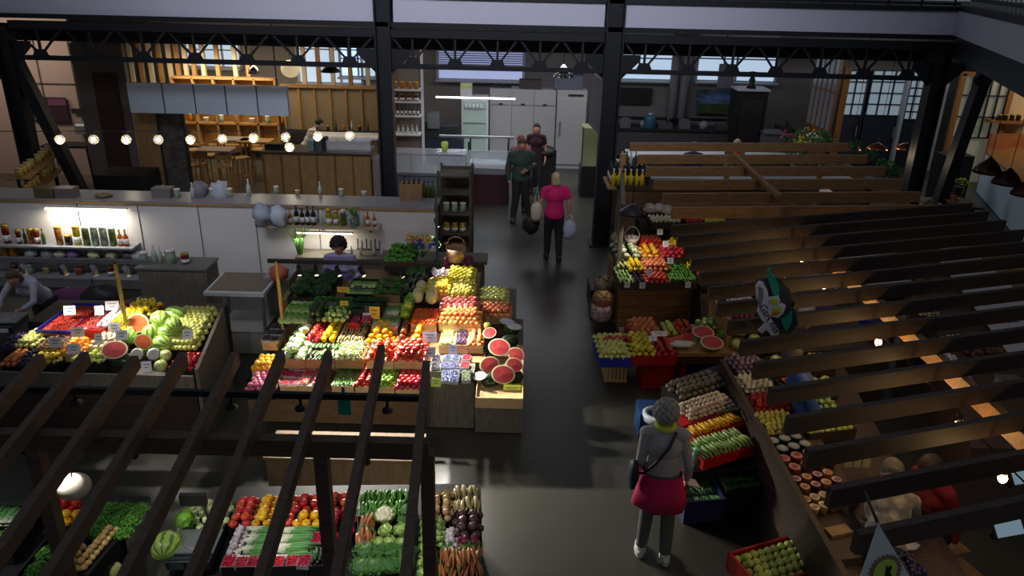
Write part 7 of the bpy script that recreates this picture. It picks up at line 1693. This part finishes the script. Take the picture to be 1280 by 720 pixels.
for x in (842, 855): p = atY(x, 110, 22.9); b = MB(); b.tube([(p.x, 22.9, 0), (p.x, 22.9, 4.1)], .13, mat('pipe_grey', (122, 120, 126), .5), 12); b.obj('pipe', t)
t = thing('notice_panel', 'narrow pale panel hanging between the two right windows', 'panel'); b = MB(); YBOX(b, 898, 80, 918, 110, 22.4, .05); b.obj('panel', t, m=mat('pale_panel', (120, 120, 130), .5)); b = MB(); YBOX(b, 907, 40, 908.5, 80, 22.4, .02); b.obj('hanger', t, m=BLK)
t = thing('wall_picture', 'blue flower meadow picture on the back wall', 'picture'); b = MB(); YBOX(b, 871, 112, 916, 142, 23.1, .05)
b.obj('canvas', t, m=mat('meadow', (96, 128, 196), .6, rgb2=(40, 60, 40), scale=3, stretch=(1, 1, 3))); b = MB(); YBOX(b, 871, 130, 916, 142, 23.07, .02); b.obj('meadow_green', t, m=mat('meadow_green', (44, 62, 38), .7, rgb2=(64, 84, 50), scale=9))
t = thing('dark_cabinet', 'tall black cabinet with a white cloth top at the back right', 'cabinet'); b = MB(); x0, x1, z0, z1 = YBOX(b, 918, 114, 956, 186, 21.2, .7, z0=0); b.obj('body', t, m=mat('near_black', (30, 26, 30), .5)); b = MB(); b.box(((x0+x1)/2, 21.17, z1*.5), (.6, .03, z1*.8)); b.obj('door', t, m=mat('near_black2', (40, 34, 38), .4)); b = MB(); b.box(((x0+x1)/2, 21.5, z1+.03), (x1-x0+.05, .75, .05)); b.obj('cloth', t, m=WHT)
b = MB(); p = atY(939, 110, 21.4); b.lathe([(.14, 0), (.06, .1), (.09, .2), (.05, .3), (.12, .42), (0, .44)], n=14); tag(b.obj('vase', loc=(p.x, 21.4, z1+.06), m=BKP), 'black slim vase on the tall black cabinet', 'vase')
t = thing('grey_cabinet', 'low grey cabinet right of the tall black cabinet', 'cabinet'); b = MB(); x0, x1, z0, z1 = YBOX(b, 956, 156, 980, 186, 20.8, .6, z0=0, z1=1.1); b.obj('body', t, m=mat('violet_grey', (98, 94, 108), .5)); b = MB(); b.box(((x0+x1)/2, 21.1, 1.12), (x1-x0+.06, .66, .04)); b.obj('top', t, m=STL)
# flowers by the entrance
for i, (x, y, c_, lb) in enumerate([(1002, 168, (206, 186, 60), 'yellow flowering plant by the entrance'), (1018, 176, (210, 220, 206), 'white flowering plant by the entrance'), (988, 180, (190, 60, 110), 'pink flowering plant by the entrance'), (1030, 172, (60, 130, 50), 'dense green plant by the entrance'), (1010, 150, (220, 160, 40), 'tall orange-yellow plant by the entrance')]):
    p = atY(x, y, 17.3+.3*i); t = thing('potted_plant', lb, 'plant', (p.x, p.y, .9)); b = MB(); b.lathe([(.1, -.02), (.14, .2), (.12, .2), (0, .18)], DKW, 12); b.obj('pot', t)
    b = MB(); random.seed(i+20); leaves(b, 130, .28, .65, .04, LG+LD, base=(0, 0, .15)); 
    for k in range(8): b.tube([(0, 0, .15), (.25*math.cos(k), .25*math.sin(k), .75)], .008, LG[2], 4)
    b.obj('foliage', t)
    b = MB()
    for k in range(18): a = random.uniform(0, 6.28); r_ = random.uniform(0, .27); b.ell((r_*math.cos(a), r_*math.sin(a), .15+random.uniform(.4, .68)), .03, mat('bloom_%d' % i, c_, .6), 6, 4)
    b.obj('blossoms', t)
t = thing('plant_bench', 'dark low bench under the flowering plants', 'bench'); p = atY(1008, 185, 17.9); b = MB(); b.box((p.x+.2, 17.9, .44), (2.2, 1.9, .88)); b.obj('body', t, m=BKP)
# right corner: orange front, butcher counter, lamps, stand
t = thing('shop_front', 'orange-brown wood front below the cream wall at the far right', 'panel'); b = MB(); YBOX(b, 1238, 150, 1300, 200, 20.3, .1, z0=0, z1=1.35); b.obj('panel', t, m=mat('orange_wood', (168, 98, 58), .5, rgb2=(146, 82, 46), scale=3))
t = thing('wall_shelf', 'wooden shelf with small goods on the cream wall', 'shelf'); b = MB(); YBOX(b, 1240, 152, 1300, 155, 20.15, .35); b.obj('board', t, m=AMB)
for i in range(4): p = atY(1248+i*8, 151, 20.3); put('jar_darkjar', (p.x, 20.3, p.z), 'dark jar on the shelf of the cream wall', 'jars at the cream wall', s=1.3)
t = thing('shop_counter', 'pale blue-white shop counter at the far right', 'counter')
q = [at(1232, 192, 1.0), at(1275, 185, 1.0), at(1340, 232, 1.0), at(1300, 252, 1.0)]
b = MB(); b.add(q+[Vector((v.x, v.y, 0.02)) for v in q], [(3, 2, 1, 0), (4, 5, 6, 7), (0, 1, 5, 4), (1, 2, 6, 5), (2, 3, 7, 6), (3, 0, 4, 7)], mat('blue_white_counter', (176, 196, 214), .4)); b.obj('body', t)
b = MB(); b.add([v+Vector((0, 0, .0)) for v in q]+[v+Vector((0, 0, .05)) for v in q], [(3, 2, 1, 0), (4, 5, 6, 7), (0, 1, 5, 4), (1, 2, 6, 5), (2, 3, 7, 6), (3, 0, 4, 7)], AMB); b.obj('worktop', t)
BRN = mat('dark_copper_shade', (74, 44, 38), .35, .3)
for i, (x, y) in enumerate([(1234, 216), (1258, 230), (1282, 244)]):
    dome(x, y, 14.2-.3*i, 'dark brown bell lamp before the shop counter, ' + ('leftmost', 'middle', 'rightmost')[i], BRN, .26, .3, 1.4)
t = thing('spot_lamp', 'small blue-white spotlight high on the cream wall', 'lamp'); p = atY(1266, 94, 20.4); b = MB(); b.tube([p, p+Vector((.1, -.1, -.12))], .06); b.obj('head', t, m=mat('blue_lamp', (60, 100, 150), .4)); b = MB(); b.ell(p+Vector((-.16, -.05, -.0)), .06, GB, 10, 6); b.obj('bulb', t)
t = thing('plant_stand', 'dark tall stand with baskets beside the corner column', 'stand'); p = at(1185, 228, .5); b = MB(); b.box((p.x, p.y, .6), (.7, .5, 1.2)); b.obj('body', t, m=mat('near_black', (30, 26, 30), .5)); 
for i, (x, y, c_, lb) in enumerate([(1190, 238, (196, 120, 70), 'orange-brown bread basket beside the corner column'), (1165, 245, (120, 90, 60), 'brown bread basket left of the orange one')]):
    pp = at(x, y+4, 1.2); t = thing('bread_basket', lb, 'basket', (pp.x, pp.y, 1.0)); b = MB(); b.lathe([(.12, 0), (.2, .12), (.19, .12), (0, .02)], n=14); b.obj('bowl', t, m=MATS['wicker']); b = MB()
    for k in range(4): b.ell((.06*math.cos(k*1.6), .06*math.sin(k*1.6), .13), (.08, .05, .05), n=9, k=6)
    b.obj('bread', t, m=mat('bread_%d' % i, c_, .6))
t = thing('basket_table', 'small table under the two bread baskets', 'table'); pp = at(1178, 246, 1.1); b = MB(); b.box((pp.x, pp.y, .97), (1.3, .7, .05)); b.obj('top', t, m=DKW); b = MB(); b.box((pp.x, pp.y, .47), (1.1, .5, .94)); b.obj('body', t, m=BKP)
b = MB(); leaves(b, 120, .3, .2, .04, [LB[1], mat('yellow_leaf', (206, 200, 60), .6)], base=(0, 0, 0)); p = at(1198, 226, .9); t = thing('potted_plant', 'yellow-green plant beside the corner column', 'plant', (p.x, p.y, .75)); b.obj('foliage', t); b = MB(); b.lathe([(.14, -.75), (.16, .02), (0, 0)], BKP, 12); b.obj('pot', t)
t = thing('cool_cabinet', 'lit glass cabinet between the fridge and the central column', 'cabinet'); b = MB(); x0, x1, z0, z1 = YBOX(b, 728, 168, 752, 214, 18.0, .7, z0=0, z1=.75); b.obj('base', t, m=BKP); b = MB(); b.box(((x0+x1)/2, 18.4, 1.2), (x1-x0, .6, .9)); b.obj('glass_case', t, m=mat('lit_case', (140, 150, 110), .3, emit=.1))
for s in (x0, x1): b = MB(); b.box((s, 18.08, 1.2), (.04, .04, .95)); b.obj('post', t, m=STL)
t = thing('banner', 'slanting grey banner with small lettering lines left of the central column', 'banner'); b = MB(); b.beam((1.62, 16.9, 2.5), (1.8, 16.2, 2.4), .02, 1.1); b.obj('cloth', t, m=mat('banner_grey', (92, 94, 104), .6)); b = MB(); b.tube([(1.63, 16.88, 3.0), (1.63, 16.88, 4.1)], .01); b.tube([(1.79, 16.24, 2.9), (1.79, 16.24, 4.1)], .01); b.obj('cord', t, m=BLK)
t = thing('stroller', 'dark bulky trolley behind the standing couple', 'trolley'); p = at(678, 240, 0); b = MB(); b.box((p.x, p.y+.2, .55), (.6, .6, .8)); b.ell((p.x, p.y+.1, .98), (.32, .32, .16), n=14, k=8); b.obj('body', t, m=BKP)
for s in (-1, 1):
    b = MB(); b.tube([(p.x+s*.25, p.y-.08, .1), (p.x+s*.29, p.y-.08, .1)], .1, n=14); b.obj('wheel', t, m=BKP)
# ------------------------------------------------------------------ people
def remesh(mb, name, vox, mats_, parent, smooth=2):
    me = mb.mesh('tmp'); o = bpy.data.objects.new('tmp', me); COL.objects.link(o)
    r = o.modifiers.new('r', 'REMESH'); r.mode = 'VOXEL'; r.voxel_size = vox; r.use_smooth_shade = True
    s = o.modifiers.new('s', 'SMOOTH'); s.factor = .6; s.iterations = smooth
    bpy.context.view_layer.update()
    m2 = bpy.data.meshes.new_from_object(o.evaluated_get(bpy.context.evaluated_depsgraph_get())); bpy.data.objects.remove(o)
    m2.name = name; m2.materials.clear(); m2.materials.append(mats_)
    for p in m2.polygons: p.use_smooth = True
    return link(name, m2, parent)
SKIN = {}
def skin(c): return mat('skin_%d' % c[0], c, .55)
def limb(mb, pts, rs, n=12):
    mb.tube(pts, rs, None, n)
    for p, r in zip(pts, rs): mb.ell(p, r*.995, None, n, 8)
def person(loc, face, label, H=1.68, lean=0, elbows=None, hands=None, knees=None, feet=None, nod=.1, turn=0, skinc=(206, 160, 136), hair=((60, 44, 36), 'short'),
           top=None, sleeve=1.0, bottom=None, skirt=None, shoes=(60, 58, 60), vox=.012, female=True, wide=1.0, extra=None, curl=.5, side=0.0, tlen=.86):
    k = H/1.70; sk = skin(skinc)
    t = thing('person', label, 'person', loc, face)
    sw = (.172 if female else .195)*wide
    def Up(v):
        v = Vector(v); p = Vector((0, 0, .92)); d = v-p
        d = Matrix.Rotation(-lean, 3, 'X') @ d; d = Matrix.Rotation(side, 3, 'Y') @ d
        return p+d
    S = lambda v: Vector(v)*k
    sh = [Up((-sw, 0, 1.39)), Up((sw, 0, 1.39))]
    el = [Vector(e) for e in (elbows or [tuple(Up((-sw-.05, -.03, 1.11))), tuple(Up((sw+.05, -.03, 1.11)))])]
    ha = [Vector(e) for e in (hands or [tuple(Up((-sw-.06, .06, .87))), tuple(Up((sw+.06, .06, .87)))])]
    kn = [Vector(e) for e in (knees or [(-.1, .02, .49), (.1, .02, .49)])]
    ft = [Vector(e) for e in (feet or [(-.1, 0, .08), (.1, 0, .08)])]
    hp = [Vector((-.085, 0, .9)), Vector((.085, 0, .9))]
    hc = Up((0, .015, 1.585)); HR = Matrix.Rotation(turn, 3, 'Z') @ Matrix.Rotation(-lean*.6-nod, 3, 'X')
    b = MB()
    # torso
    def torso(b, g=0.0, pelvis=True):
        w = wide
        if pelvis: b.ell(S(Up((0, -.005, .94))), S((.165*w+g, .115*w+g, .13+g)), None, 16, 10)
        b.ell(S(Up((0, 0, 1.1))), S((.135*w+g, .1*w+g, .15+g)), None, 16, 10)
        b.ell(S(Up((0, 0, 1.27))), S(((.16 if female else .18)*w+g, .115*w+g, .16+g)), None, 16, 10)
        if female: b.ell(S(Up((-.07, .07, 1.27))), S((.06+g, .06+g, .06+g))); b.ell(S(Up((.07, .07, 1.27))), S((.06+g, .06+g, .06+g)))
        limb(b, [S(sh[0]), S(Up((0, 0, 1.42))), S(sh[1])], [k*(.05+g), k*(.06+g), k*(.05+g)])
    torso(b)
    limb(b, [S(Up((0, -.005, 1.42))), S(Up((0, .0, 1.5))), S(hc+Vector((0, 0, -.06)))], [k*.055, k*.05, k*.055])
    hr = lambda v: S(hc+HR @ Vector(v))
    b.ell(S(hc), S((.075, .092, .112)), None, 18, 14, M=HR)
    b.ell(hr((0, .028, -.05)), S((.055, .06, .065)), None, 14, 10, M=HR)
    b.ell(hr((0, .098, -.012)), S((.012, .018, .024)), None, 8, 6, M=HR); b.ell(hr((0, .085, .03)), S((.05, .014, .012)), None, 10, 6, M=HR)
    for s in (-1, 1): b.ell(hr((s*.076, -.004, -.005)), S((.01, .018, .03)), None, 8, 6, M=HR)
    for i in (0, 1):
        wr = ha[i]; limb(b, [S(sh[i]), S((sh[i]+el[i])/2), S(el[i])], [k*.05*wide, k*.045*wide, k*.036*wide]); d = (wr-el[i]).normalized()
        limb(b, [S(el[i]), S(el[i].lerp(wr, .35)), S(wr)], [k*.036*wide, k*.036*wide, k*.025])
        # hand: palm, four fingers of unequal length, thumb from the side
        s = -1 if i == 0 else 1
        inw = Vector((-s, 0, 0)); inw = (inw-d*inw.dot(d)).normalized(); acr = d.cross(inw).normalized()
        pc = wr+d*.05
        M_ = Matrix((acr, d, inw)).transposed(); b.ell(S(pc), S((.042, .052, .018)), None, 12, 8, M=M_)
        for q, (o_, L) in enumerate(((-.03, .065), (-.01, .078), (.01, .074), (.029, .058))):
            a0 = wr+d*.088+acr*o_; a1 = a0+(d*math.cos(curl)+inw*math.sin(curl))*L*.5; a2 = a1+(d*math.cos(curl*2.2)+inw*math.sin(curl*2.2))*L*.5
            limb(b, [S(wr+d*.05+acr*o_*.8), S(a0), S(a1), S(a2)], [k*.011, k*.0095, k*.0088, k*.0075], 8)
        fwd = acr if acr.y > 0 else -acr
        limb(b, [S(wr+d*.02+fwd*.03), S(wr+d*.055+fwd*.052+inw*.012), S(wr+d*.085+fwd*.05+inw*.03)], [k*.014, k*.011, k*.009], 8)
        limb(b, [S(hp[i]), S(hp[i].lerp(kn[i], .5)), S(kn[i])], [k*.088*wide, k*.075*wide, k*.054])
        limb(b, [S(kn[i]), S(kn[i].lerp(ft[i], .35)), S(ft[i])], [k*.052, k*.054, k*.034])
        fo = Vector((.02*s, .1, -.045)); b.ell(S(ft[i]+Vector((0.01*s, .05, -.04))), S((.042, .115, .035)), None, 12, 8)
    remesh(b, 'body', vox, sk, t)
    # eyes and lips
    for s in (-1, 1):
        b = MB(); b.ell(hr((s*.03, .088, .012)), S((.013, .008, .008)), mat('eye_white', (214, 210, 204), .3), 8, 6, M=HR); b.ell(hr((s*.03, .095, .012)), S((.006, .004, .006)), mat('iris_dark', (40, 32, 28), .3), 8, 6, M=HR); b.obj('eye', t)
    b = MB(); b.ell(hr((0, .09, -.058)), S((.024, .009, .008)), mat('lips', (168, 84, 80), .5), 8, 6, M=HR); b.obj('lips', t)
    hcol, hst = hair; b = MB(); hm = mat('hair_%d_%d' % (hcol[0], hcol[1]), hcol, .7, rgb2=tuple(int(v*.72) for v in hcol), scale=60, bump=.6, stretch=(1, 1, .3))
    def hf(v, w):
        if v.y > .25 and v.z < .32: f = max(.3, 1-(v.y-.25)*1.5); w.y *= f; w.x *= .94
        if hst == 'short' and v.z < -.35: w.z *= .62; w.y *= .9
        g = 1+.05*noise.noise(v*7); return w*g
    dz = .0
    b.ell(hr((0, -.018, .028)), S((.092, .108, .112) if hst != 'curly' else (.118, .13, .13)), None, 22, 16, M=HR, fn=hf)
    if hst == 'curly':
        for i in range(60):
            a = i*2.4; tt = math.acos(1-1.5*(i+.5)/60); v = Vector((math.sin(tt)*math.cos(a), math.sin(tt)*math.sin(a), math.cos(tt)))
            if v.y > .4 and v.z < .5: continue
            b.ell(hr((v.x*.112, v.y*.122-.02, v.z*.12+.03)), .024*k, None, 7, 5)
    if hst == 'long': b.ell(hr((0, -.07, -.09)), S((.08, .05, .15)), None, 14, 10, M=HR)
    if hst == 'bob': b.ell(hr((0, -.045, -.05)), S((.092, .075, .085)), None, 16, 10, M=HR)
    remesh(b, 'hair', max(.008, vox*.7), hm, t, 1)
    if top:
        m = top if not isinstance(top, tuple) else mat('cloth_%d_%d_%d' % top, top, .8, var=.12, scale=6)
        b = MB(); torso(b, .018, pelvis=tlen < .9)
        # straight hem
        b.lathe([(k*.168*wide, (tlen-.92)*k), (k*.165*wide, .06*k), (k*.145*wide, .22*k)], None, 20, c=S((0, 0, .92)), M=Matrix.Rotation(side, 3, 'Y') @ Matrix.Rotation(-lean, 3, 'X') @ Matrix.Diagonal((1, .76, 1)))
        for i in (0, 1):
            pts = [sh[i], (sh[i]+el[i])/2, el[i], el[i].lerp(ha[i], .5), ha[i]]; rs = [.06, .052, .046, .044, .036]
            n_ = {1.0: 5, .75: 4, .5: 3, .3: 2}[sleeve]
            if n_ == 2: pts = [sh[i], sh[i].lerp(el[i], .6)]; rs = [.066, .068]
            else: pts = pts[:n_]; rs = rs[:n_]
            b.tube([S(p) for p in pts], [k*r*wide for r in rs], None, 14)
            for p, r in list(zip(pts, rs))[:-1]: b.ell(S(p), k*r*.99*wide, None, 12, 8)
        remesh(b, 'top', vox, m, t)
    if bottom:
        m = mat('cloth_%d_%d_%d' % bottom, bottom, .85, var=.12, scale=6)
        b = MB(); b.ell(S((0, -.005, .95)), S((.178*wide, .13*wide, .12)), None, 16, 10)
        for i in (0, 1):
            an = kn[i].lerp(ft[i], .94)
            b.tube([S(hp[i]), S(hp[i].lerp(kn[i], .5)), S(kn[i]), S(kn[i].lerp(ft[i], .45)), S(an)], [k*.102*wide, k*.088*wide, k*.072*wide, k*.066*wide, k*.056], None, 14)
            for p, r in ((hp[i], .1), (hp[i].lerp(kn[i], .5), .087), (kn[i], .071)): b.ell(S(p), k*r*wide, None, 12, 8)
        remesh(b, 'trousers', vox, m, t)
    sm = mat('shoe_%d' % shoes[0], shoes, .6)
    for i in (0, 1):
        s = -1 if i == 0 else 1; p = ft[i]
        b = MB(); pitch = Matrix.Rotation(-getattr(p, 'pt', 0), 3, 'X')
        def shf(v, w):
            if v.z < -.3: w.z = -.045*k*.62
            return w
        b.ell(S(p+Vector((.008*s, .055, -.032))), S((.052, .135, .052)), None, 16, 10, fn=shf); b.tube([S(p+Vector((0, 0, -.04))), S(p+Vector((0, 0, .03)))], [k*.05, k*.046], None, 12)
        b.obj('shoe', t, m=sm)
        b2 = MB(); b2.ell(S(p+Vector((.008*s, .055, -.066))), S((.054, .138, .012)), None, 16, 6); b2.obj('shoe_sole', t, m=mat('sole', (190, 190, 186), .7) if shoes[0] > 150 else BKP)
    return t, S, Up, sh, el, ha, hr
# shopper in the foreground, seen from behind
P = (1.38, 5.72, 0)
t, S, Up, sh, el, ha, hr = person(P, -.12, 'grey-haired woman in a pale sweater and magenta skirt, seen from behind', H=1.58, lean=.06, nod=.35, turn=-.35, side=-.03,
    feet=[(-.13, -.04, .08), (.1, -.12, .08)], knees=[(-.1, .05, .49), (.1, .0, .49)], elbows=[(-.22, -.02, 1.1), (.24, .0, 1.08)], hands=[(-.19, .14, .9), (.25, .12, .84)],
    skinc=(190, 150, 130), hair=((150, 148, 144), 'curly'), top=(160, 156, 158), sleeve=1.0, bottom=(88, 90, 90), shoes=(190, 192, 188), vox=.006, wide=1.0, tlen=.93)
b = MB(); n = 28; prof = [(.186, .99), (.2, .9), (.235, .76), (.262, .63), (.25, .63), (.2, .8)]; vs = []; fs = []
for j, (r, z) in enumerate(prof):
    for i in range(n):
        a = 2*PI*i/n; rr = r*(1+.05*math.sin(a*6)*(1-max(0, (z-.64))/.4)); vs.append(S((rr*math.cos(a)*1.02, rr*math.sin(a)*.8, z)))
for j in range(len(prof)-1):
    for i in range(n): fs.append((j*n+i, j*n+(i+1) % n, (j+1)*n+(i+1) % n, (j+1)*n+i))
b.add(vs, fs, smooth=True); b.obj('skirt', t, m=mat('magenta_cloth', (196, 16, 88), .8, var=.2, scale=5))
b = MB(); b.tube([S(Up((.075*math.cos(a*PI/6), .065*math.sin(a*PI/6)+.0, 1.47+.012*math.cos(a)))) for a in range(13)], .028, None, 8); b.obj('scarf', t, m=mat('lime_scarf', (186, 200, 60), .7))
b = MB(); b.tube([S(Up(v)) for v in [(.1, -.075, 1.45), (.03, -.155, 1.32), (-.08, -.165, 1.16), (-.18, -.13, 1.03), (-.24, -.06, .98)]], .014, None, 6); o = b.obj('bag_strap', t, m=mat('navy_strap', (26, 28, 48), .6))
hb = MB(); hb.ell((0, 0, 0), (.05, .09, .15), None, 14, 10, nz=.15); h_ = hb.obj('shoulder_bag', loc=Vector(P)+Vector((-.265, -.03, .9)), m=mat('navy_bag', (28, 30, 46), .6)); tag(h_, 'small navy bag at the left hip of the grey-haired shopper', 'bag')
pb = MB(); pb.box((0, 0, 0), (.16, .1, .012), M=Matrix.Rotation(.5, 3, 'Y') @ Matrix.Rotation(.4, 3, 'Z')); wq = Vector(P)+Matrix.Rotation(-.12, 3, 'Z') @ (S(ha[1])+Vector((.06, .06, -.08))); tag(pb.obj('paper_packet', loc=wq, m=mat('packet_pale', (196, 182, 190), .6)), 'pale paper packet in the right hand of the grey-haired shopper', 'packet')
# blonde woman walking away
P = (.75, 13.6, 0)
t, S, Up, sh, el, ha, hr = person(P, .1, 'blonde woman in a hot-pink tee and black trousers walking away', H=1.66, feet=[(-.1, .1, .08), (.1, -.14, .1)], knees=[(-.1, .1, .49), (.1, .02, .49)],
    hair=((206, 186, 140), 'bob'), skinc=(198, 150, 124), top=(214, 22, 104), sleeve=.3, bottom=(34, 32, 38), shoes=(40, 40, 44), wide=1.08, elbows=[(-.26, .02, 1.14), (.27, -.02, 1.12)], hands=[(-.24, .14, .94), (.29, .06, .86)])
def bag(name, loc, r, m, label, strap=None):
    t2 = thing(name, label, 'bag', loc); b = MB(); b.ell((0, 0, -r[2]), r, None, 14, 10, nz=.25, seed=int(loc[0]*9)); b.obj('pouch', t2, m=m)
    b = MB(); b.tube([(-r[0]*.5, 0, -r[2]*.4), (-r[0]*.3, 0, .06), (0, 0, .1 if not strap else strap), (r[0]*.3, 0, .06), (r[0]*.5, 0, -r[2]*.4)], .009, None, 6); b.obj('bag_handle', t2, m=m)
bag('plastic_bag', (1.04, 13.64, .78), (.13, .08, .19), mat('white_plastic_bag', (186, 186, 206), .4), 'white plastic carrier bag in the right hand of the blonde woman')
bag('shoulder_bag', (.42, 13.6, 1.12), (.11, .07, .19), mat('cream_bag', (198, 186, 168), .6), 'cream shoulder bag on the left arm of the blonde woman', .3)
bag('tote_bag', (.33, 13.72, .86), (.16, .1, .2), mat('black_tote', (30, 28, 32), .6), 'black tote hanging below the cream shoulder bag', .3)
# couple and the woman behind
person((.14, 16.0, 0), PI+.1, 'man in a dark green jacket and black trousers facing the aisle', H=1.78, female=False, feet=[(-.2, .0, .08), (.16, .05, .08)], hair=((74, 56, 46), 'short'), skinc=(176, 120, 100), top=(42, 62, 52), bottom=(28, 28, 32), nod=.3, elbows=[(-.28, -.02, 1.16), (.28, 0, 1.14)], hands=[(-.08, .24, 1.12), (.26, .06, .88)], wide=1.12)
person((.12, 16.75, 0), PI, 'red-haired woman in a dusty pink top behind the man', H=1.7, hair=((150, 70, 44), 'long'), skinc=(206, 150, 130), top=(140, 84, 88), bottom=(50, 44, 50), nod=.1)
person((.5, 18.3, 0), PI-.1, 'dark-haired woman in a sleeveless dark red top by the cabinets', H=1.68, hair=((36, 30, 32), 'bob'), skinc=(206, 156, 136), top=(60, 26, 34), sleeve=.3, bottom=(44, 40, 46), nod=.05)
# sellers
person((-2.38, 9.98, 0), PI, 'dark-haired seller in a lavender striped shirt behind the middle stall', H=1.6, female=True, lean=.14, nod=.35, hair=((44, 24, 26), 'curly'), skinc=(176, 128, 118),
    top=mat('lavender_stripes', (176, 170, 214), .8, rgb2=(130, 122, 176), kind='wave', scale=3.2, stretch=(0, 0, 1)), sleeve=1.0, bottom=(56, 50, 60), elbows=[(-.25, .02, 1.12), (.25, .02, 1.12)], hands=[(-.14, .26, 1.0), (.14, .26, 1.0)])
person((-6.35, 9.5, 0), PI-.1, 'seller in a pale shirt bending over the left stall', H=1.5, lean=.75, nod=.1, hair=((92, 74, 58), 'bob'), skinc=(196, 140, 124), top=(176, 172, 190), bottom=(60, 56, 66), elbows=[(-.26, .5, 1.05), (.26, .5, 1.05)], hands=[(-.2, .68, 1.0), (.16, .68, 1.0)])
person((-5.1, 18.5, 0), -1.3, 'barista in a white shirt leaning over the cafe bar', H=1.72, lean=.55, nod=.2, hair=((40, 32, 30), 'short'), skinc=(190, 146, 120), top=(206, 196, 186), sleeve=.5, bottom=(50, 50, 56), elbows=[(-.26, .42, 1.1), (.26, .42, 1.1)], hands=[(-.2, .6, 1.08), (.2, .6, 1.08)], vox=.014)
person((5.05, 17.6, 0), PI, 'light-haired vendor in a green and red top behind the farthest beams', H=1.6, hair=((180, 160, 140), 'bob'), skinc=(200, 160, 140), top=(96, 140, 96), bottom=(60, 60, 66), vox=.014, nod=.4, lean=.2)
o = MB(); o.ell((0, 0, 0), (.1, .05, .16)); tag(o.obj('red_apron_bib', loc=(5.05, 17.36, 1.2), m=mat('bright_red_cloth', (180, 40, 36), .7)), 'red cloth held by the light-haired vendor', 'cloth')
person((3.95, 16.9, 0), PI, 'dark-haired vendor in dark clothes behind the farthest beams', H=1.62, hair=((34, 28, 34), 'bob'), skinc=(190, 146, 126), top=(40, 32, 54), bottom=(40, 40, 46), vox=.014, nod=.3)
person((3.02, 6.75, 0), PI*.5, 'vendor in a white and blue shirt under the right pergola', H=1.7, lean=.35, nod=.5, hair=((96, 84, 76), 'short'), skinc=(190, 146, 126), top=(60, 92, 160), bottom=(40, 50, 90), female=False, vox=.012)
person((2.92, 4.75, 0), -.4, 'person in a beige checked shirt bending under the right pergola', H=1.66, lean=.9, nod=.3, hair=((120, 110, 100), 'short'), skinc=(190, 146, 126), top=mat('beige_check', (164, 156, 140), .8, rgb2=(120, 112, 104), kind='voronoi', scale=14), bottom=(36, 38, 44), elbows=[(-.25, .5, .98), (.25, .5, .98)], hands=[(-.2, .68, .95), (.2, .68, .95)], vox=.01)
person((3.62, 5.25, 0), PI*.6, 'person in a red top beside the one in the checked shirt', H=1.55, nod=.4, lean=.4, hair=((50, 36, 34), 'short'), skinc=(190, 146, 126), top=(120, 14, 24), bottom=(40, 40, 46), vox=.012)
# dark gear behind the left stall
b = MB(); b.ell((0, 0, .0), (.3, .16, .22), nz=.4); tag(b.obj('backpack', loc=at(128, 375, .8), m=mat('near_black', (30, 26, 30), .5)), 'black rucksack heap below the lower shelf of the left stall', 'bag')
b = MB(); b.ell((0, 0, .0), (.36, .14, .14), nz=.4); tag(b.obj('folded_cloth', loc=at(92, 372, .7), m=mat('plum_cloth', (96, 44, 88), .8)), 'plum-coloured folded cloth left of the black rucksack', 'cloth')
# ------------------------------------------------------------------ past 300 of a kind the least visible ones become one object
groups = {}
for o in list(COL.objects):
    if o.type == 'MESH' and o.parent is None and o.get('group') and not o.get('kind'):
        groups.setdefault(o.name.split('.')[0], []).append(o)
for nm, L in groups.items():
    if len(L) <= 296: continue
    key = lambda o: max(o.dimensions)/((o.location-CAM).length)
    L.sort(key=lambda o: -(max(v.co.length for v in o.data.vertices[:12])*o.scale[0]/(o.location-CAM).length))
    rest = L[296:]
    vs, fs, ms, mats = [], [], [], []
    for o in rest:
        M_ = Matrix.LocRotScale(o.location, o.rotation_euler, o.scale); b0 = len(vs)
        for v in o.data.vertices: vs.append(M_ @ v.co)
        for p in o.data.polygons:
            m = o.data.materials[p.material_index]
            if m not in mats: mats.append(m)
            fs.append([b0+i for i in p.vertices]); ms.append(mats.index(m))
    me = bpy.data.meshes.new(nm+'_pile'); me.from_pydata(vs, [], fs)
    for m in mats: me.materials.append(m)
    for p, k in zip(me.polygons, ms): p.material_index = k; p.use_smooth = True
    for o in rest: bpy.data.objects.remove(o)
    tag(link(nm+'_pile', me), 'the remaining %s lying in the farther trays and crates of the stalls' % (nm.replace('_', ' ')+'s').replace('tomatos', 'tomatoes').replace('potatos', 'potatoes'), nm.replace('_', ' '), kind='stuff')
